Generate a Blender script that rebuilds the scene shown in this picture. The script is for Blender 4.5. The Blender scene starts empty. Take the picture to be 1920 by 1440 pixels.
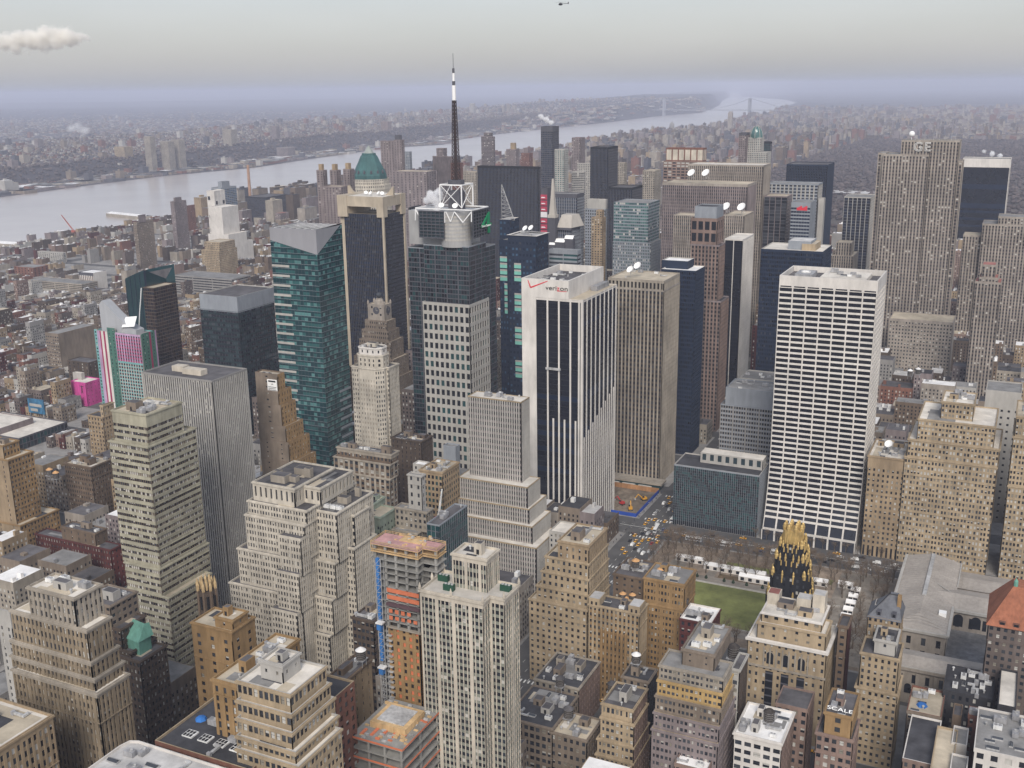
import bpy, math, random
import numpy as np
from mathutils import Matrix, Vector
SC = bpy.context.scene
COL = SC.collection
# ---------------------------------------------------------------- camera
F_PX, YAW, PITCH, ROLL = 2032.3, 0.448459, 0.266893, -0.013455
CAM = np.array([9.34, -39.98, 320.42])
_c, _s = math.cos(YAW), math.sin(YAW)
_fw, _rt, _up = np.array([-_s, _c, 0.]), np.array([_c, _s, 0.]), np.array([0., 0., 1.])
CF = _fw*math.cos(PITCH)-_up*math.sin(PITCH)
_U = _fw*math.sin(PITCH)+_up*math.cos(PITCH)
CR = _rt*math.cos(ROLL)+_U*math.sin(ROLL)
CU = -_rt*math.sin(ROLL)+_U*math.cos(ROLL)
cd = bpy.data.cameras.new('camera'); cam = bpy.data.objects.new('camera', cd); COL.objects.link(cam)
cd.sensor_width = 36; cd.lens = 36*F_PX/1920; cd.clip_start = 1; cd.clip_end = 200000
cam.matrix_world = Matrix(((CR[0], CU[0], -CF[0], CAM[0]), (CR[1], CU[1], -CF[1], CAM[1]), (CR[2], CU[2], -CF[2], CAM[2]), (0, 0, 0, 1)))
SC.camera = cam
# ---------------------------------------------------------------- light
SUN_EL, SUN_AZ = math.radians(38), math.radians(158)     # azimuth clockwise from +Y
w = bpy.data.worlds.new('World'); SC.world = w; w.use_nodes = True
nt = w.node_tree; nt.nodes.clear()
def N(t, **k):
    n = nt.nodes.new(t)
    for a, b in k.items(): setattr(n, a, b)
    return n
sky = N('ShaderNodeTexSky', sky_type='NISHITA', sun_disc=False, sun_elevation=SUN_EL, sun_rotation=SUN_AZ)
sky.air_density = 1; sky.dust_density = 1.8
b1 = N('ShaderNodeBackground'); b1.inputs['Strength'].default_value = 0.05
nt.links.new(sky.outputs[0], b1.inputs[0])
tc = N('ShaderNodeTexCoord'); sep = N('ShaderNodeSeparateXYZ'); nt.links.new(tc.outputs['Generated'], sep.inputs[0])
ramp = N('ShaderNodeValToRGB'); cr = ramp.color_ramp
cr.elements[0].position = 0.0; cr.elements[0].color = (.54, .55, .61, 1)
cr.elements[1].position = 1.0; cr.elements[1].color = (.62, .66, .74, 1)
for p_, c_ in ((.018, (.62, .60, .63, 1)), (.06, (.72, .68, .70, 1)), (.11, (.76, .73, .755, 1)), (.16, (.735, .745, .80, 1)), (.3, (.70, .72, .78, 1))):
    e = cr.elements.new(p_); e.color = c_
nt.links.new(sep.outputs['Z'], ramp.inputs[0])
cn = N('ShaderNodeTexNoise'); cn.inputs['Scale'].default_value = 5; cn.inputs['Detail'].default_value = 5
mp = N('ShaderNodeMapping'); mp.inputs['Scale'].default_value = (1, 1, 5); nt.links.new(tc.outputs['Generated'], mp.inputs[0]); nt.links.new(mp.outputs[0], cn.inputs[0])
mr = N('ShaderNodeMapRange'); mr.inputs[1].default_value = .3; mr.inputs[2].default_value = .7; mr.inputs[3].default_value = .95; mr.inputs[4].default_value = 1.05
nt.links.new(cn.outputs['Fac'], mr.inputs[0])
mul = N('ShaderNodeVectorMath', operation='SCALE'); nt.links.new(ramp.outputs[0], mul.inputs[0]); nt.links.new(mr.outputs[0], mul.inputs['Scale'])
b2 = N('ShaderNodeBackground'); b2.inputs['Strength'].default_value = 0.455; nt.links.new(mul.outputs[0], b2.inputs[0])
ad = N('ShaderNodeAddShader'); nt.links.new(b1.outputs[0], ad.inputs[0]); nt.links.new(b2.outputs[0], ad.inputs[1])
wo = N('ShaderNodeOutputWorld'); nt.links.new(ad.outputs[0], wo.inputs[0])
sl = bpy.data.lights.new('sun', 'SUN'); sl.energy = 2.75; sl.angle = math.radians(25); sl.color = (1, .94, .86)
so = bpy.data.objects.new('sun', sl); COL.objects.link(so)
_sd = Vector((math.sin(SUN_AZ)*math.cos(SUN_EL), math.cos(SUN_AZ)*math.cos(SUN_EL), math.sin(SUN_EL)))
so.rotation_euler = _sd.to_track_quat('Z', 'Y').to_euler(); so.location = (0, -500, 900)
vs = SC.view_settings; vs.view_transform = 'Standard'; vs.look = 'None'; vs.exposure = 0.22; vs.gamma = 1
HAZE_DENSITY = 6.8e-5
SC.cycles.volume_bounces = 8; SC.cycles.max_bounces = 12

# ---------------------------------------------------------------- pixel rays into the real place
def ray(px, py): return CF+CR*(px-960)/F_PX-CU*(py-720)/F_PX
def atz(px, py, z): d = ray(px, py); return CAM+d*((z-CAM[2])/d[2])
def aty(px, py, y): d = ray(px, py); return CAM+d*((y-CAM[1])/d[1])
def x_at(px, y, z):
    v = CR-(px-960)/F_PX*CF
    return CAM[0]-((y-CAM[1])*v[1]+(z-CAM[2])*v[2])/v[0]
def y_at(px, x, z):
    v = CR-(px-960)/F_PX*CF
    return CAM[1]-((x-CAM[0])*v[0]+(z-CAM[2])*v[2])/v[1]
def z_at(py, x, y):
    v = CU-(720-py)/F_PX*CF
    return CAM[2]-((x-CAM[0])*v[0]+(y-CAM[1])*v[1])/v[2]

# ---------------------------------------------------------------- mesh builder
class MB:
    def __init__(s): s.q = []; s.m = []; s.ng = []
    def quads(s, a, m):
        a = np.asarray(a, float).reshape(-1, 4, 3)
        if len(a):
            s.q.append(a); s.m.append(np.broadcast_to(np.asarray(m, int), (len(a),)).copy())
    def quad(s, a, b, c, d, m=0): s.quads([[a, b, c, d]], m)
    def ngon(s, pts, m=0): s.ng.append((np.asarray(pts, float), m))
    def box(s, x0, x1, y0, y1, z0, z1, m=0, bottom=False):
        P = lambda x, y, z: (x, y, z)
        f = [[P(x0,y0,z0),P(x1,y0,z0),P(x1,y0,z1),P(x0,y0,z1)], [P(x1,y0,z0),P(x1,y1,z0),P(x1,y1,z1),P(x1,y0,z1)],
             [P(x1,y1,z0),P(x0,y1,z0),P(x0,y1,z1),P(x1,y1,z1)], [P(x0,y1,z0),P(x0,y0,z0),P(x0,y0,z1),P(x0,y1,z1)],
             [P(x0,y0,z1),P(x1,y0,z1),P(x1,y1,z1),P(x0,y1,z1)]]
        if bottom: f.append([P(x0,y1,z0),P(x1,y1,z0),P(x1,y0,z0),P(x0,y0,z0)])
        s.quads(f, m)
    def prism(s, poly, z0, z1, m=0, mt=None, top=True):
        n = len(poly)
        s.quads([[(*poly[i],z0),(*poly[(i+1)%n],z0),(*poly[(i+1)%n],z1),(*poly[i],z1)] for i in range(n)], m)
        if top: s.ngon([(*p,z1) for p in poly], m if mt is None else mt)
    def rings(s, cx, cy, prof, k=12, m=0, ph=0., cap=True):
        an = [ph+2*math.pi*i/k for i in range(k)]
        R = [[(cx+r*math.cos(a), cy+r*math.sin(a), z) for a in an] for r, z in prof]
        for A, B in zip(R, R[1:]):
            s.quads([[A[i], A[(i+1)%k], B[(i+1)%k], B[i]] for i in range(k)], m)
        if cap and prof[-1][0] > 1e-4: s.ngon(R[-1], m)
    def bar(s, a, b, r, m=0, k=4):
        a, b = np.array(a, float), np.array(b, float); d = b-a; d /= max(np.linalg.norm(d), 1e-9)
        h = np.array([0, 0, 1.]) if abs(d[2]) < .9 else np.array([1., 0, 0])
        u = np.cross(d, h); u /= np.linalg.norm(u); v = np.cross(d, u)
        ring = [u*math.cos(2*math.pi*i/k+.785)*r+v*math.sin(2*math.pi*i/k+.785)*r for i in range(k)]
        s.quads([[a+ring[i], a+ring[(i+1)%k], b+ring[(i+1)%k], b+ring[i]] for i in range(k)], m)
        s.ngon([b+x for x in ring], m); s.ngon([a+x for x in ring[::-1]], m)
    def empty(s): return not s.q and not s.ng
    def build(s, name, mats, parent=None, off=(0, 0, 0), smooth=False):
        off = np.array(off, float)
        V = np.concatenate(s.q).reshape(-1, 3) if s.q else np.zeros((0, 3))
        mi = list(np.concatenate(s.m)) if s.m else []
        nq = len(V)//4; tot = [4]*nq
        if s.ng:
            V = np.concatenate([V]+[p for p, _ in s.ng]); tot += [len(p) for p, _ in s.ng]; mi += [m for _, m in s.ng]
        V = V-off
        me = bpy.data.meshes.new(name)
        me.vertices.add(len(V)); me.vertices.foreach_set('co', V.astype(np.float32).ravel())
        me.loops.add(len(V)); me.loops.foreach_set('vertex_index', np.arange(len(V), dtype=np.int32))
        tot = np.array(tot, np.int32); st = np.concatenate([[0], np.cumsum(tot)[:-1]]).astype(np.int32)
        me.polygons.add(len(tot)); me.polygons.foreach_set('loop_start', st)
        me.polygons.foreach_set('material_index', np.array(mi, np.int32))
        for m in (mats if isinstance(mats, (list, tuple)) else [mats]): me.materials.append(m)
        me.update(calc_edges=True)
        if smooth: me.polygons.foreach_set('use_smooth', np.ones(len(tot), bool))
        o = bpy.data.objects.new(name, me); COL.objects.link(o)
        if parent: o.parent = parent
        else: o.location = off
        return o
def tag(o, label=None, cat=None, group=None, kind=None):
    for k, v in (('label', label), ('category', cat), ('group', group), ('kind', kind)):
        if v: o[k] = v
    return o
def empty(name, loc, label, cat, group=None):
    o = bpy.data.objects.new(name, None); COL.objects.link(o); o.location = loc; o.empty_display_size = 1
    return tag(o, label, cat, group)
def tree_copy(o, loc=None, parent=None, rz=None):
    c = o.copy(); COL.objects.link(c)
    if parent: c.parent = parent
    if loc is not None: c.location = loc
    if rz is not None: c.rotation_euler = (0, 0, rz)
    for ch in KIDS.get(o.name, []): tree_copy(ch, None, c)
    return c
KIDS = {}
def kids(o, *ch): KIDS[o.name] = list(ch); return o

# ---------------------------------------------------------------- materials
_M = {}
def mat(name, col, rough=.85, var=.18, scale=.25, metal=0., streak=True, spec=.3, emit=None):
    key = (name,)
    if key in _M: return _M[key]
    m = bpy.data.materials.new(name); _M[key] = m; m.use_nodes = True
    t = m.node_tree; bs = t.nodes['Principled BSDF']
    bs.inputs['Roughness'].default_value = rough; bs.inputs['Metallic'].default_value = metal
    bs.inputs['Specular IOR Level'].default_value = spec
    c4 = (*col, 1)
    if var:
        g = t.nodes.new('ShaderNodeNewGeometry')
        def nz(sc, det):
            mp = t.nodes.new('ShaderNodeMapping'); mp.inputs['Scale'].default_value = sc; t.links.new(g.outputs['Position'], mp.inputs[0])
            n = t.nodes.new('ShaderNodeTexNoise'); n.inputs['Scale'].default_value = 1; n.inputs['Detail'].default_value = det; n.inputs['Roughness'].default_value = .65
            t.links.new(mp.outputs[0], n.inputs[0])
            r = t.nodes.new('ShaderNodeMapRange'); r.inputs[1].default_value = .3; r.inputs[2].default_value = .7
            r.inputs[3].default_value = 1-var; r.inputs[4].default_value = 1+var*.8; t.links.new(n.outputs['Fac'], r.inputs[0])
            return r.outputs[0]
        a = nz((scale, scale, scale*(.25 if streak else 1)), 4)
        b = nz((scale*.13,)*3, 2)
        x = t.nodes.new('ShaderNodeMath'); x.operation = 'MULTIPLY'; t.links.new(a, x.inputs[0]); t.links.new(b, x.inputs[1])
        v = t.nodes.new('ShaderNodeVectorMath'); v.operation = 'SCALE'; v.inputs[0].default_value = col; t.links.new(x.outputs[0], v.inputs['Scale'])
        t.links.new(v.outputs[0], bs.inputs['Base Color'])
    else: bs.inputs['Base Color'].default_value = c4
    if emit: bs.inputs['Emission Color'].default_value = (*col, 1); bs.inputs['Emission Strength'].default_value = emit
    return m
def glass(name, col, rough=.12, spec=.5): return mat(name, col, rough, .25, .06, 0, False, spec)
GD = glass('dark_glass', (.016, .018, .024)); GM = glass('grey_glass', (.05, .055, .065)); GL = mat('pale_blind', (.45, .44, .41), .6, .1, .5)
GL2 = mat('tan_blind', (.23, .21, .175), .6, .1, .5); GD2 = glass('blue_grey_glass', (.03, .038, .05)); GB = glass('black_glass', (.012, .014, .022)); GN = glass('navy_glass', (.014, .022, .045)); GN2 = glass('navy_glass_lit', (.05, .10, .17))
GT = glass('teal_glass', (.025, .095, .098)); GT2 = glass('teal_glass_bright', (.085, .205, .205)); GT3 = glass('teal_glass_dark', (.01, .04, .048))
GG = glass('green_glass', (.06, .14, .135)); GG2 = glass('green_glass_dark', (.025, .07, .075)); GR = glass('bronze_glass', (.035, .022, .02)); GR2 = glass('bronze_glass_dark', (.018, .012, .014))
GS = glass('sea_glass', (.028, .045, .054)); GMint = mat('mint_lit_window', (.2, .5, .42), .6, .1)  # mint base colour stands for the lit green windows, without emission
WALLS = {}
def wall(k): return WALLS[k]
for k, c in dict(cream=(.60, .55, .475), white=(.72, .69, .655), ivory=(.56, .52, .455), tan=(.345, .27, .19), ochre=(.32, .22, .125), brown=(.17, .13, .10), umber=(.10, .078, .064), cocoa=(.15, .125, .115), loft=(.275, .228, .172),
                 red=(.16, .055, .05), darkred=(.095, .036, .034), brick=(.20, .105, .082), grey=(.31, .30, .29), pale=(.46, .445, .42), stone=(.36, .325, .28), sand=(.40, .325, .235),
                 slate=(.10, .10, .115), char=(.045, .045, .05), olive=(.40, .38, .305), rose=(.255, .19, .165), mauve=(.25, .215, .215), steel=(.30, .32, .35), taupe=(.245, .205, .17), black=(.02, .021, .026),
                 limestone=(.355, .32, .285), green=(.33, .375, .315), concrete=(.31, .305, .29), span=(.26, .268, .235), amber=(.47, .34, .18), pink=(.62, .13, .36), lilac=(.5, .36, .5), orange=(.62, .17, .06), navy=(.02, .03, .055), dteal=(.018, .03, .036)).items():
    l_ = sum(c)/3; c = tuple(max(.01, (l_+(q_-l_)*1.2)*.82) for q_ in c)
    WALLS[k] = mat(k+'_wall', c, .88, .22 if k not in ('white', 'steel', 'navy', 'grey', 'pale', 'slate') else .12, .32)
ROOFS = {k: mat(k+'_roof', c, .9, v, .12, 0, False) for k, c, v in (('tar', (.055, .055, .062), .4), ('grey', (.22, .215, .21), .3), ('silver', (.48, .47, .46), .3), ('white', (.78, .77, .76), .16), ('tan', (.45, .39, .30), .25), ('pale', (.62, .58, .52), .22), ('red', (.30, .12, .10), .3), ('dark', (.10, .095, .10), .4))}
COPPER = mat('green_copper', (.13, .30, .24), .7, .25, .4); GOLD = mat('gilded_metal', (.52, .37, .15), .5, .3, 1.5, .35); STEELW = mat('white_steel', (.8, .8, .8), .5, .06)
TANKW = mat('tank_timber', (.06, .052, .048), .9, .35, 1.5); TANKC = mat('tank_timber_cap', (.58, .33, .15), .8, .2, .8); GALV = mat('galvanised_metal', (.42, .42, .42), .5, .3, .8); MECH = mat('rooftop_steel', (.30, .30, .31), .6, .3, .6); MECHW = mat('rooftop_white_steel', (.66, .66, .65), .6, .2, .6); DARK = mat('dark_void', (.015, .015, .017), .9, 0)
DISH = mat('dish_white', (.85, .85, .84), .5, .04)
# ---------------------------------------------------------------- facades
def S(**k):
    d = dict(fh=3.7, bay=3.0, ww=.5, wh=.55, po=0., so=.02, go=.35, top=1.8, base=0., grp=0, gpw=1.2, wall='tan', pier=None, span=None,
             g=(GD, GM, GL, GL2, GD2), p=(.6, .2, .2), half=.25)
    d.update(k); return d
def V(st, **k): d = dict(st); d.update(k); return d
PUNCH = S(); 
def offset_poly(P, d):
    n = len(P); out = []
    for i in range(n):
        a, b, c = np.array(P[i-1]), np.array(P[i]), np.array(P[(i+1) % n])
        u, v = b-a, c-b; u = u/np.linalg.norm(u); v = v/np.linalg.norm(v)
        nu, nv = np.array([-u[1], u[0]]), np.array([-v[1], v[0]])
        k = 1+nu@nv
        out.append(tuple(b+(nu+nv)/max(k, .3)*d))
    return out
def rect(x0, x1, y0, y1): return [(x0, y0), (x1, y0), (x1, y1), (x0, y1)]
def seen(p0, p1, n):
    m = (np.array(p0)+np.array(p1))/2
    return any(n@(np.array([cx, CAM[1]])-m) > 0 for cx in (CAM[0]-120, CAM[0], CAM[0]+120))
def facade(wm, gm, p0, p1, z0, z1, st, ms, rng, wins):
    """wm wall mesh, gm glazing mesh, ms maps a material to its slot"""
    p0, p1 = np.array(p0, float), np.array(p1, float); W = np.linalg.norm(p1-p0); u = (p1-p0)/W; n = np.array([u[1], -u[0]])
    wl = ms(wall(st['wall'])); pw_m = ms(wall(st['pier'] or st['wall'])); sp_m = ms(wall(st['span'] or st['wall']))
    P = lambda a, b, o: np.stack(np.broadcast_arrays(p0[0]+u[0]*a-n[0]*o, p0[1]+u[1]*a-n[1]*o, b), -1)
    def rc(a0, a1, b0, b1, o, m, mesh=wm):
        a0, a1, b0, b1 = np.broadcast_arrays(*map(np.asarray, (a0, a1, b0, b1)))
        mesh.quads(np.stack([P(a0, b0, o), P(a1, b0, o), P(a1, b1, o), P(a0, b1, o)], -2).reshape(-1, 4, 3), m if np.ndim(m) == 0 else np.ravel(m))
    zb = z0+st['base']; zt = z1-st['top']
    if not seen(p0, p1, n) or st.get('blank') or W < 1.2 or zt-zb < 1.5:
        rc(0, W, z0, z1, 0, wl); return
    nb = max(1, int(W/st['bay']+.5)); nf = max(1, int((zt-zb)/st['fh']+.5)); bw, fh = W/nb, (zt-zb)/nf
    sh = fh*(1-st['wh']); pw = bw*(1-st['ww']); g = st['go']
    k = np.arange(nb+1); pws = np.full(nb+1, pw)
    if st['grp']: pws[k % st['grp'] == (st.get('gof', 0) % st['grp'])] = max(pw, st['gpw'])
    if st.get('corner'): pws[0] = pws[-1] = max(2*st['corner'], pw)
    a0 = np.clip(k*bw-pws/2, 0, W); a1 = np.clip(k*bw+pws/2, 0, W); ok = a1-a0 > .01; a0, a1 = a0[ok], a1[ok]
    o = st['po']
    ptop = zt if st['top'] > .1 else z1
    rc(a0, a1, z0, ptop, o, pw_m)
    z0a, z1a = np.full(len(a0), z0), np.full(len(a0), ptop)
    wm.quads(np.stack([P(a0, z0a, g), P(a0, z0a, o), P(a0, z1a, o), P(a0, z1a, g)], -2), pw_m)
    wm.quads(np.stack([P(a1, z0a, o), P(a1, z0a, g), P(a1, z1a, g), P(a1, z1a, o)], -2), pw_m)
    s = st['so']; j = np.arange(nf); b0 = zb+j*fh; b1 = b0+sh; e0, e1 = np.zeros(nf), np.full(nf, W)
    rc(e0, e1, b0, b1, s, sp_m)
    wm.quads(np.stack([P(e0, b1, s), P(e1, b1, s), P(e1, b1, g), P(e0, b1, g)], -2), sp_m)
    wm.quads(np.stack([P(e0, b0, g), P(e1, b0, g), P(e1, b0, s), P(e0, b0, s)], -2), sp_m)
    if st['top'] > .1:
        to = min(o, s)-.005
        rc(0, W, zt, z1, to, ms(wall(st.get('topm') or st['wall'])))
        rc(0, W, zt, zt+.01, to, wl)
        wm.quad(P(0, zt, g), P(W, zt, g), P(W, zt, to), P(0, zt, to), wl)
    if st.get('ledge'):
        for zz in [zb+fh*q for q in st['ledge'] if q < nf]:
            q = [P(0, zz, -.3), P(W, zz, -.3), P(W, zz+.4, -.3), P(0, zz+.4, -.3)]
            wm.quad(*q, wl); wm.quad(P(0, zz+.4, -.3), P(W, zz+.4, -.3), P(W, zz+.4, o), P(0, zz+.4, o), wl); wm.quad(P(0, zz, o), P(W, zz, o), P(W, zz, -.3), P(0, zz, -.3), wl)
    if st['base'] > .3:   # dark shop fronts behind the piers
        rc(0, W, z0, zb, g, ms(GD), gm)
    A, B = np.meshgrid(np.arange(nb), np.arange(nf)); A, B = A.ravel(), B.ravel()
    G = st['g']; pr = np.array(st['p'], float)
    if len(G) == 5 and len(pr) == 3: pr = np.array([pr[0]*.7, pr[1], pr[2]*.6, pr[2]*.4, pr[0]*.3])
    pr /= pr.sum()
    rowb = np.array([rng.random() for _ in range(nf)]); rr = np.array([rng.random() for _ in range(len(A))])
    if st.get('rows'): rr = rr*(1-st['rows'])+rowb[B]*st['rows']
    idx = np.minimum(np.searchsorted(np.cumsum(pr), rr), len(G)-1)
    half = np.array([rng.random() < st['half'] for _ in A]) & (idx == 0) & (len(G) > 2)
    gz0, gz1 = zb+B*fh+sh, zb+(B+1)*fh
    skip = np.zeros(len(A), bool)
    if wins is not None:
        ny = -n[1]+.6*n[0]
        for q in range(len(A)):
            lo = A[q]*bw+pw/2; hi = (A[q]+1)*bw-pw/2
            if st['grp']:
                if A[q] % st['grp'] == 0: lo = A[q]*bw+max(pw, st['gpw'])/2
                if (A[q]+1) % st['grp'] == 0: hi = (A[q]+1)*bw-max(pw, st['gpw'])/2
            if hi-lo > .3: wins.append((gz0[q]+20*ny, p0, u, n, lo, hi, gz0[q], gz1[q], g, G[idx[q]] if not half[q] else 'half', G))
    else:
        slots = np.array([ms(x) for x in G])
        zc = np.where(half, gz0+(gz1-gz0)*.5, gz1)
        rc(A*bw, (A+1)*bw, gz0, zc, g, slots[idx], gm)
        if half.any():
            h = half; rc(A[h]*bw, (A[h]+1)*bw, zc[h], gz1[h], g, ms(G[2]), gm)

class Slots:
    def __init__(s): s.l = []
    def __call__(s, m):
        if m not in s.l: s.l.append(m)
        return s.l.index(m)
FOOT = []; _win_mesh = {}; BLD = {}
def window_part(parent, off, wd):
    _, p0, u, n, a0, a1, b0, b1, g, m, G = wd
    w_, h_ = round((a1-a0)*5)/5, round((b1-b0)*5)/5
    w_, h_ = max(w_, .4), max(h_, .4)
    fr = G[1] if len(G) > 1 else G[0]
    key = (w_, h_, m if isinstance(m, str) else m.name, G[0].name, G[-1].name)
    if key not in _win_mesh:
        b = MB(); x, z = (a1-a0)/2, (b1-b0)/2
        q = lambda x0, x1, z0, z1, y, mm: b.quad((x0, y, z0), (x1, y, z0), (x1, y, z1), (x0, y, z1), mm)
        mats = [G[0] if isinstance(m, str) else m, fr, G[2] if len(G) > 2 else fr]
        if m == 'half': q(-x, x, -z, .1, 0, 0); q(-x, x, .1, z, 0, 2)
        else: q(-x, x, -z, z, 0, 0)
        b.box(-x, x, -.06, 0, -.05, .05, 1, True); b.box(-x, -x+.08, -.06, 0, -z, z, 1); b.box(x-.08, x, -.06, 0, -z, z, 1)
        _win_mesh[key] = b.build('window', mats, parent)
        o = _win_mesh[key]
    else:
        o = _win_mesh[key].copy(); COL.objects.link(o); o.parent = parent
    c = p0+u*(a0+a1)/2-n*(g-.03)
    o.location = (c[0]-off[0], c[1]-off[1], (b0+b1)/2-off[2]); o.rotation_euler = (0, 0, math.atan2(u[1], u[0]))
    return o
def building(name, label, tiers, st, roof='tar', cat='building', iw=0, bulk=(), group=None, seed=None, clutter=0, cope=True, foot=True):
    """tiers: [(polygon ccw, z0, z1, style or None)] from the ground up; bulk: [(x0,x1,y0,y1,z0,z1,wallkey)]"""
    rng = random.Random(seed if seed is not None else hash(label) % 99991 if False else sum(map(ord, label)))
    P0 = np.array(tiers[0][0]); c = P0.mean(0); off = (c[0], c[1], 0)
    root = empty(name, off, label, cat, group)
    ms = Slots(); wm, gm, rm = MB(), MB(), MB(); wins = [] if iw else None
    for poly, z0, z1, s in tiers:
        s = s or st; m = len(poly)
        for i in range(m):
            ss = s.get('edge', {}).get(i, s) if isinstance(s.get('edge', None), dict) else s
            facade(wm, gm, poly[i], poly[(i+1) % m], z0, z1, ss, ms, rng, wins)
        zr = z1-(s.get('par', .9))
        try: inn = offset_poly(poly, .45)
        except Exception: inn = poly
        rm.ngon([(*p, zr) for p in poly], 0)
        A_ = np.array(poly); ax0, ay0 = A_.min(0)+1; ax1, ay1 = A_.max(0)-1
        if m == 4 and iw and ax1-ax0 > 4 and ay1-ay0 > 4:
            for q_ in range(4):
                pw_, pd_ = rng.uniform(2, (ax1-ax0)*.6), rng.uniform(2, (ay1-ay0)*.6); px_, py_ = rng.uniform(ax0, ax1-pw_), rng.uniform(ay0, ay1-pd_)
                rm.quad((px_, py_, zr+.03+.012*q_), (px_+pw_, py_, zr+.03+.012*q_), (px_+pw_, py_+pd_, zr+.03+.012*q_), (px_, py_+pd_, zr+.03+.012*q_), rng.choice([1, 2, 3, 0]))
        if s.get('cor', iw and s.get('top', 0) >= 1.2 and not s.get('blank')):
            o1 = offset_poly(poly, -.5); cmm = ms(wall(s.get('topm') or s['wall']))
            wm.quads([[(*o1[i], z1-1.1), (*o1[(i+1) % m], z1-1.1), (*o1[(i+1) % m], z1-.35), (*o1[i], z1-.35)] for i in range(m)], cmm)
            wm.quads([[(*o1[i], z1-.35), (*o1[(i+1) % m], z1-.35), (*poly[(i+1) % m], z1-.3), (*poly[i], z1-.3)] for i in range(m)], cmm)
            wm.quads([[(*poly[i], z1-1.3), (*poly[(i+1) % m], z1-1.3), (*o1[(i+1) % m], z1-1.1), (*o1[i], z1-1.1)] for i in range(m)], cmm)
        if cope:
            cm = ms(wall(s.get('cope') or s.get('topm') or s['wall']))
            wm.quads([[(*poly[i], z1), (*poly[(i+1) % m], z1), (*inn[(i+1) % m], z1), (*inn[i], z1)] for i in range(m)], cm)
            wm.quads([[(*inn[i], z1), (*inn[(i+1) % m], z1), (*inn[(i+1) % m], zr), (*inn[i], zr)] for i in range(m)], cm)
    wm.build('wall', ms.l or [wall('tan')], root, off)
    if wins is not None:
        wins.sort(key=lambda t: -t[0]); lim = min(iw, 100)
        for wd in wins[:lim]: window_part(root, off, wd)
        for wd in wins[lim:]:
            _, p0, u, n, a0, a1, b0, b1, g, mm, G = wd
            f = lambda a, b: (p0[0]+u[0]*a-n[0]*g, p0[1]+u[1]*a-n[1]*g, b)
            if mm == 'half':
                bc = (b0+b1)/2
                gm.quad(f(a0, b0), f(a1, b0), f(a1, bc), f(a0, bc), ms(G[0])); gm.quad(f(a0, bc), f(a1, bc), f(a1, b1), f(a0, b1), ms(G[2]))
            else: gm.quad(f(a0, b0), f(a1, b0), f(a1, b1), f(a0, b1), ms(mm))
    if not gm.empty():
        tag(gm.build('glazing', ms.l, root, off), kind='stuff')
    ro = rm.build('roof', [ROOFS[roof], ROOFS['grey'], ROOFS['tar'], ROOFS['tan' if roof != 'tan' else 'pale']], root, off)
    TA = np.array(tiers[-1][0]); tx0, ty0 = TA.min(0)+2; tx1, ty1 = TA.max(0)-2; zt_ = tiers[-1][2]-(tiers[-1][3] or st).get('par', .9); ar = (tx1-tx0)*(ty1-ty0)
    if iw and not bulk and tx1-tx0 > 5 and ty1-ty0 > 5:
        bulk = []
        for q_ in range(min(3, 1+int(ar/260))):
            bw_, bd_ = rng.uniform(3, min(8, (tx1-tx0)*.5)), rng.uniform(3, min(8, (ty1-ty0)*.5)); bx0, by0 = rng.uniform(tx0, tx1-bw_), rng.uniform(ty0+1, ty1-bd_)
            if any(bx0 < q[1]+.5 and bx0+bw_ > q[0]-.5 and by0 < q[3]+.5 and by0+bd_ > q[2]-.5 for q in bulk): continue
            bulk.append((bx0, bx0+bw_, by0, by0+bd_, zt_, zt_+rng.uniform(2.6, 5), rng.choice([st['wall'], st['wall'], 'pale', 'taupe'])))
        clutter = max(clutter, min(9, 2+int(ar/70)))
    for b in bulk:
        x0, x1, y0, y1, z0, z1, wk = b; bb = MB(); bb.box(x0, x1, y0, y1, z0, z1, 0)
        bb.quad((x0+.3, y0+.3, z1+.02), (x1-.3, y0+.3, z1+.02), (x1-.3, y1-.3, z1+.02), (x0+.3, y1-.3, z1+.02), 1)
        if y1-y0 > 2 and x1-x0 > 2: bb.box((x0+x1)/2-.6, (x0+x1)/2+.6, y0-.04, y0, z0+.1, z0+2.2, 2)
        bb.build('bulkhead', [wall(wk), ROOFS['dark'], DARK], ro, off)
    xs, ys = P0[:, 0], P0[:, 1]
    if foot: FOOT.append((xs.min(), xs.max(), ys.min(), ys.max()))
    tp = tiers[-1]; T = np.array(tp[0]); info = dict(root=root, off=off, x0=T[:, 0].min(), x1=T[:, 0].max(), y0=T[:, 1].min(), y1=T[:, 1].max(), z=tp[2]-(tp[3] or st).get('par', .9), base=(xs.min(), xs.max(), ys.min(), ys.max()), H=tp[2])
    BLD[label] = info
    info['tiers'] = tiers
    if clutter: roof_units(info, clutter, label, rng, bulk)
    return info
def box_px(c, L=None, R=None, y=None, H=None, w=None, d=None, x0=None, b=None):
    if b is not None: q = atz(*b, 0); q = np.array([q[0], q[1], z_at(c[1], q[0], q[1])])
    else: q = aty(*c, y) if y is not None else atz(*c, H)
    x1, y0, z = q
    if x0 is None: x0 = x1-w if w else x_at(L, y0, z)
    y1 = y0+d if d else y_at(R, x1, z)
    return x0, x1, y0, y1, z
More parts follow.
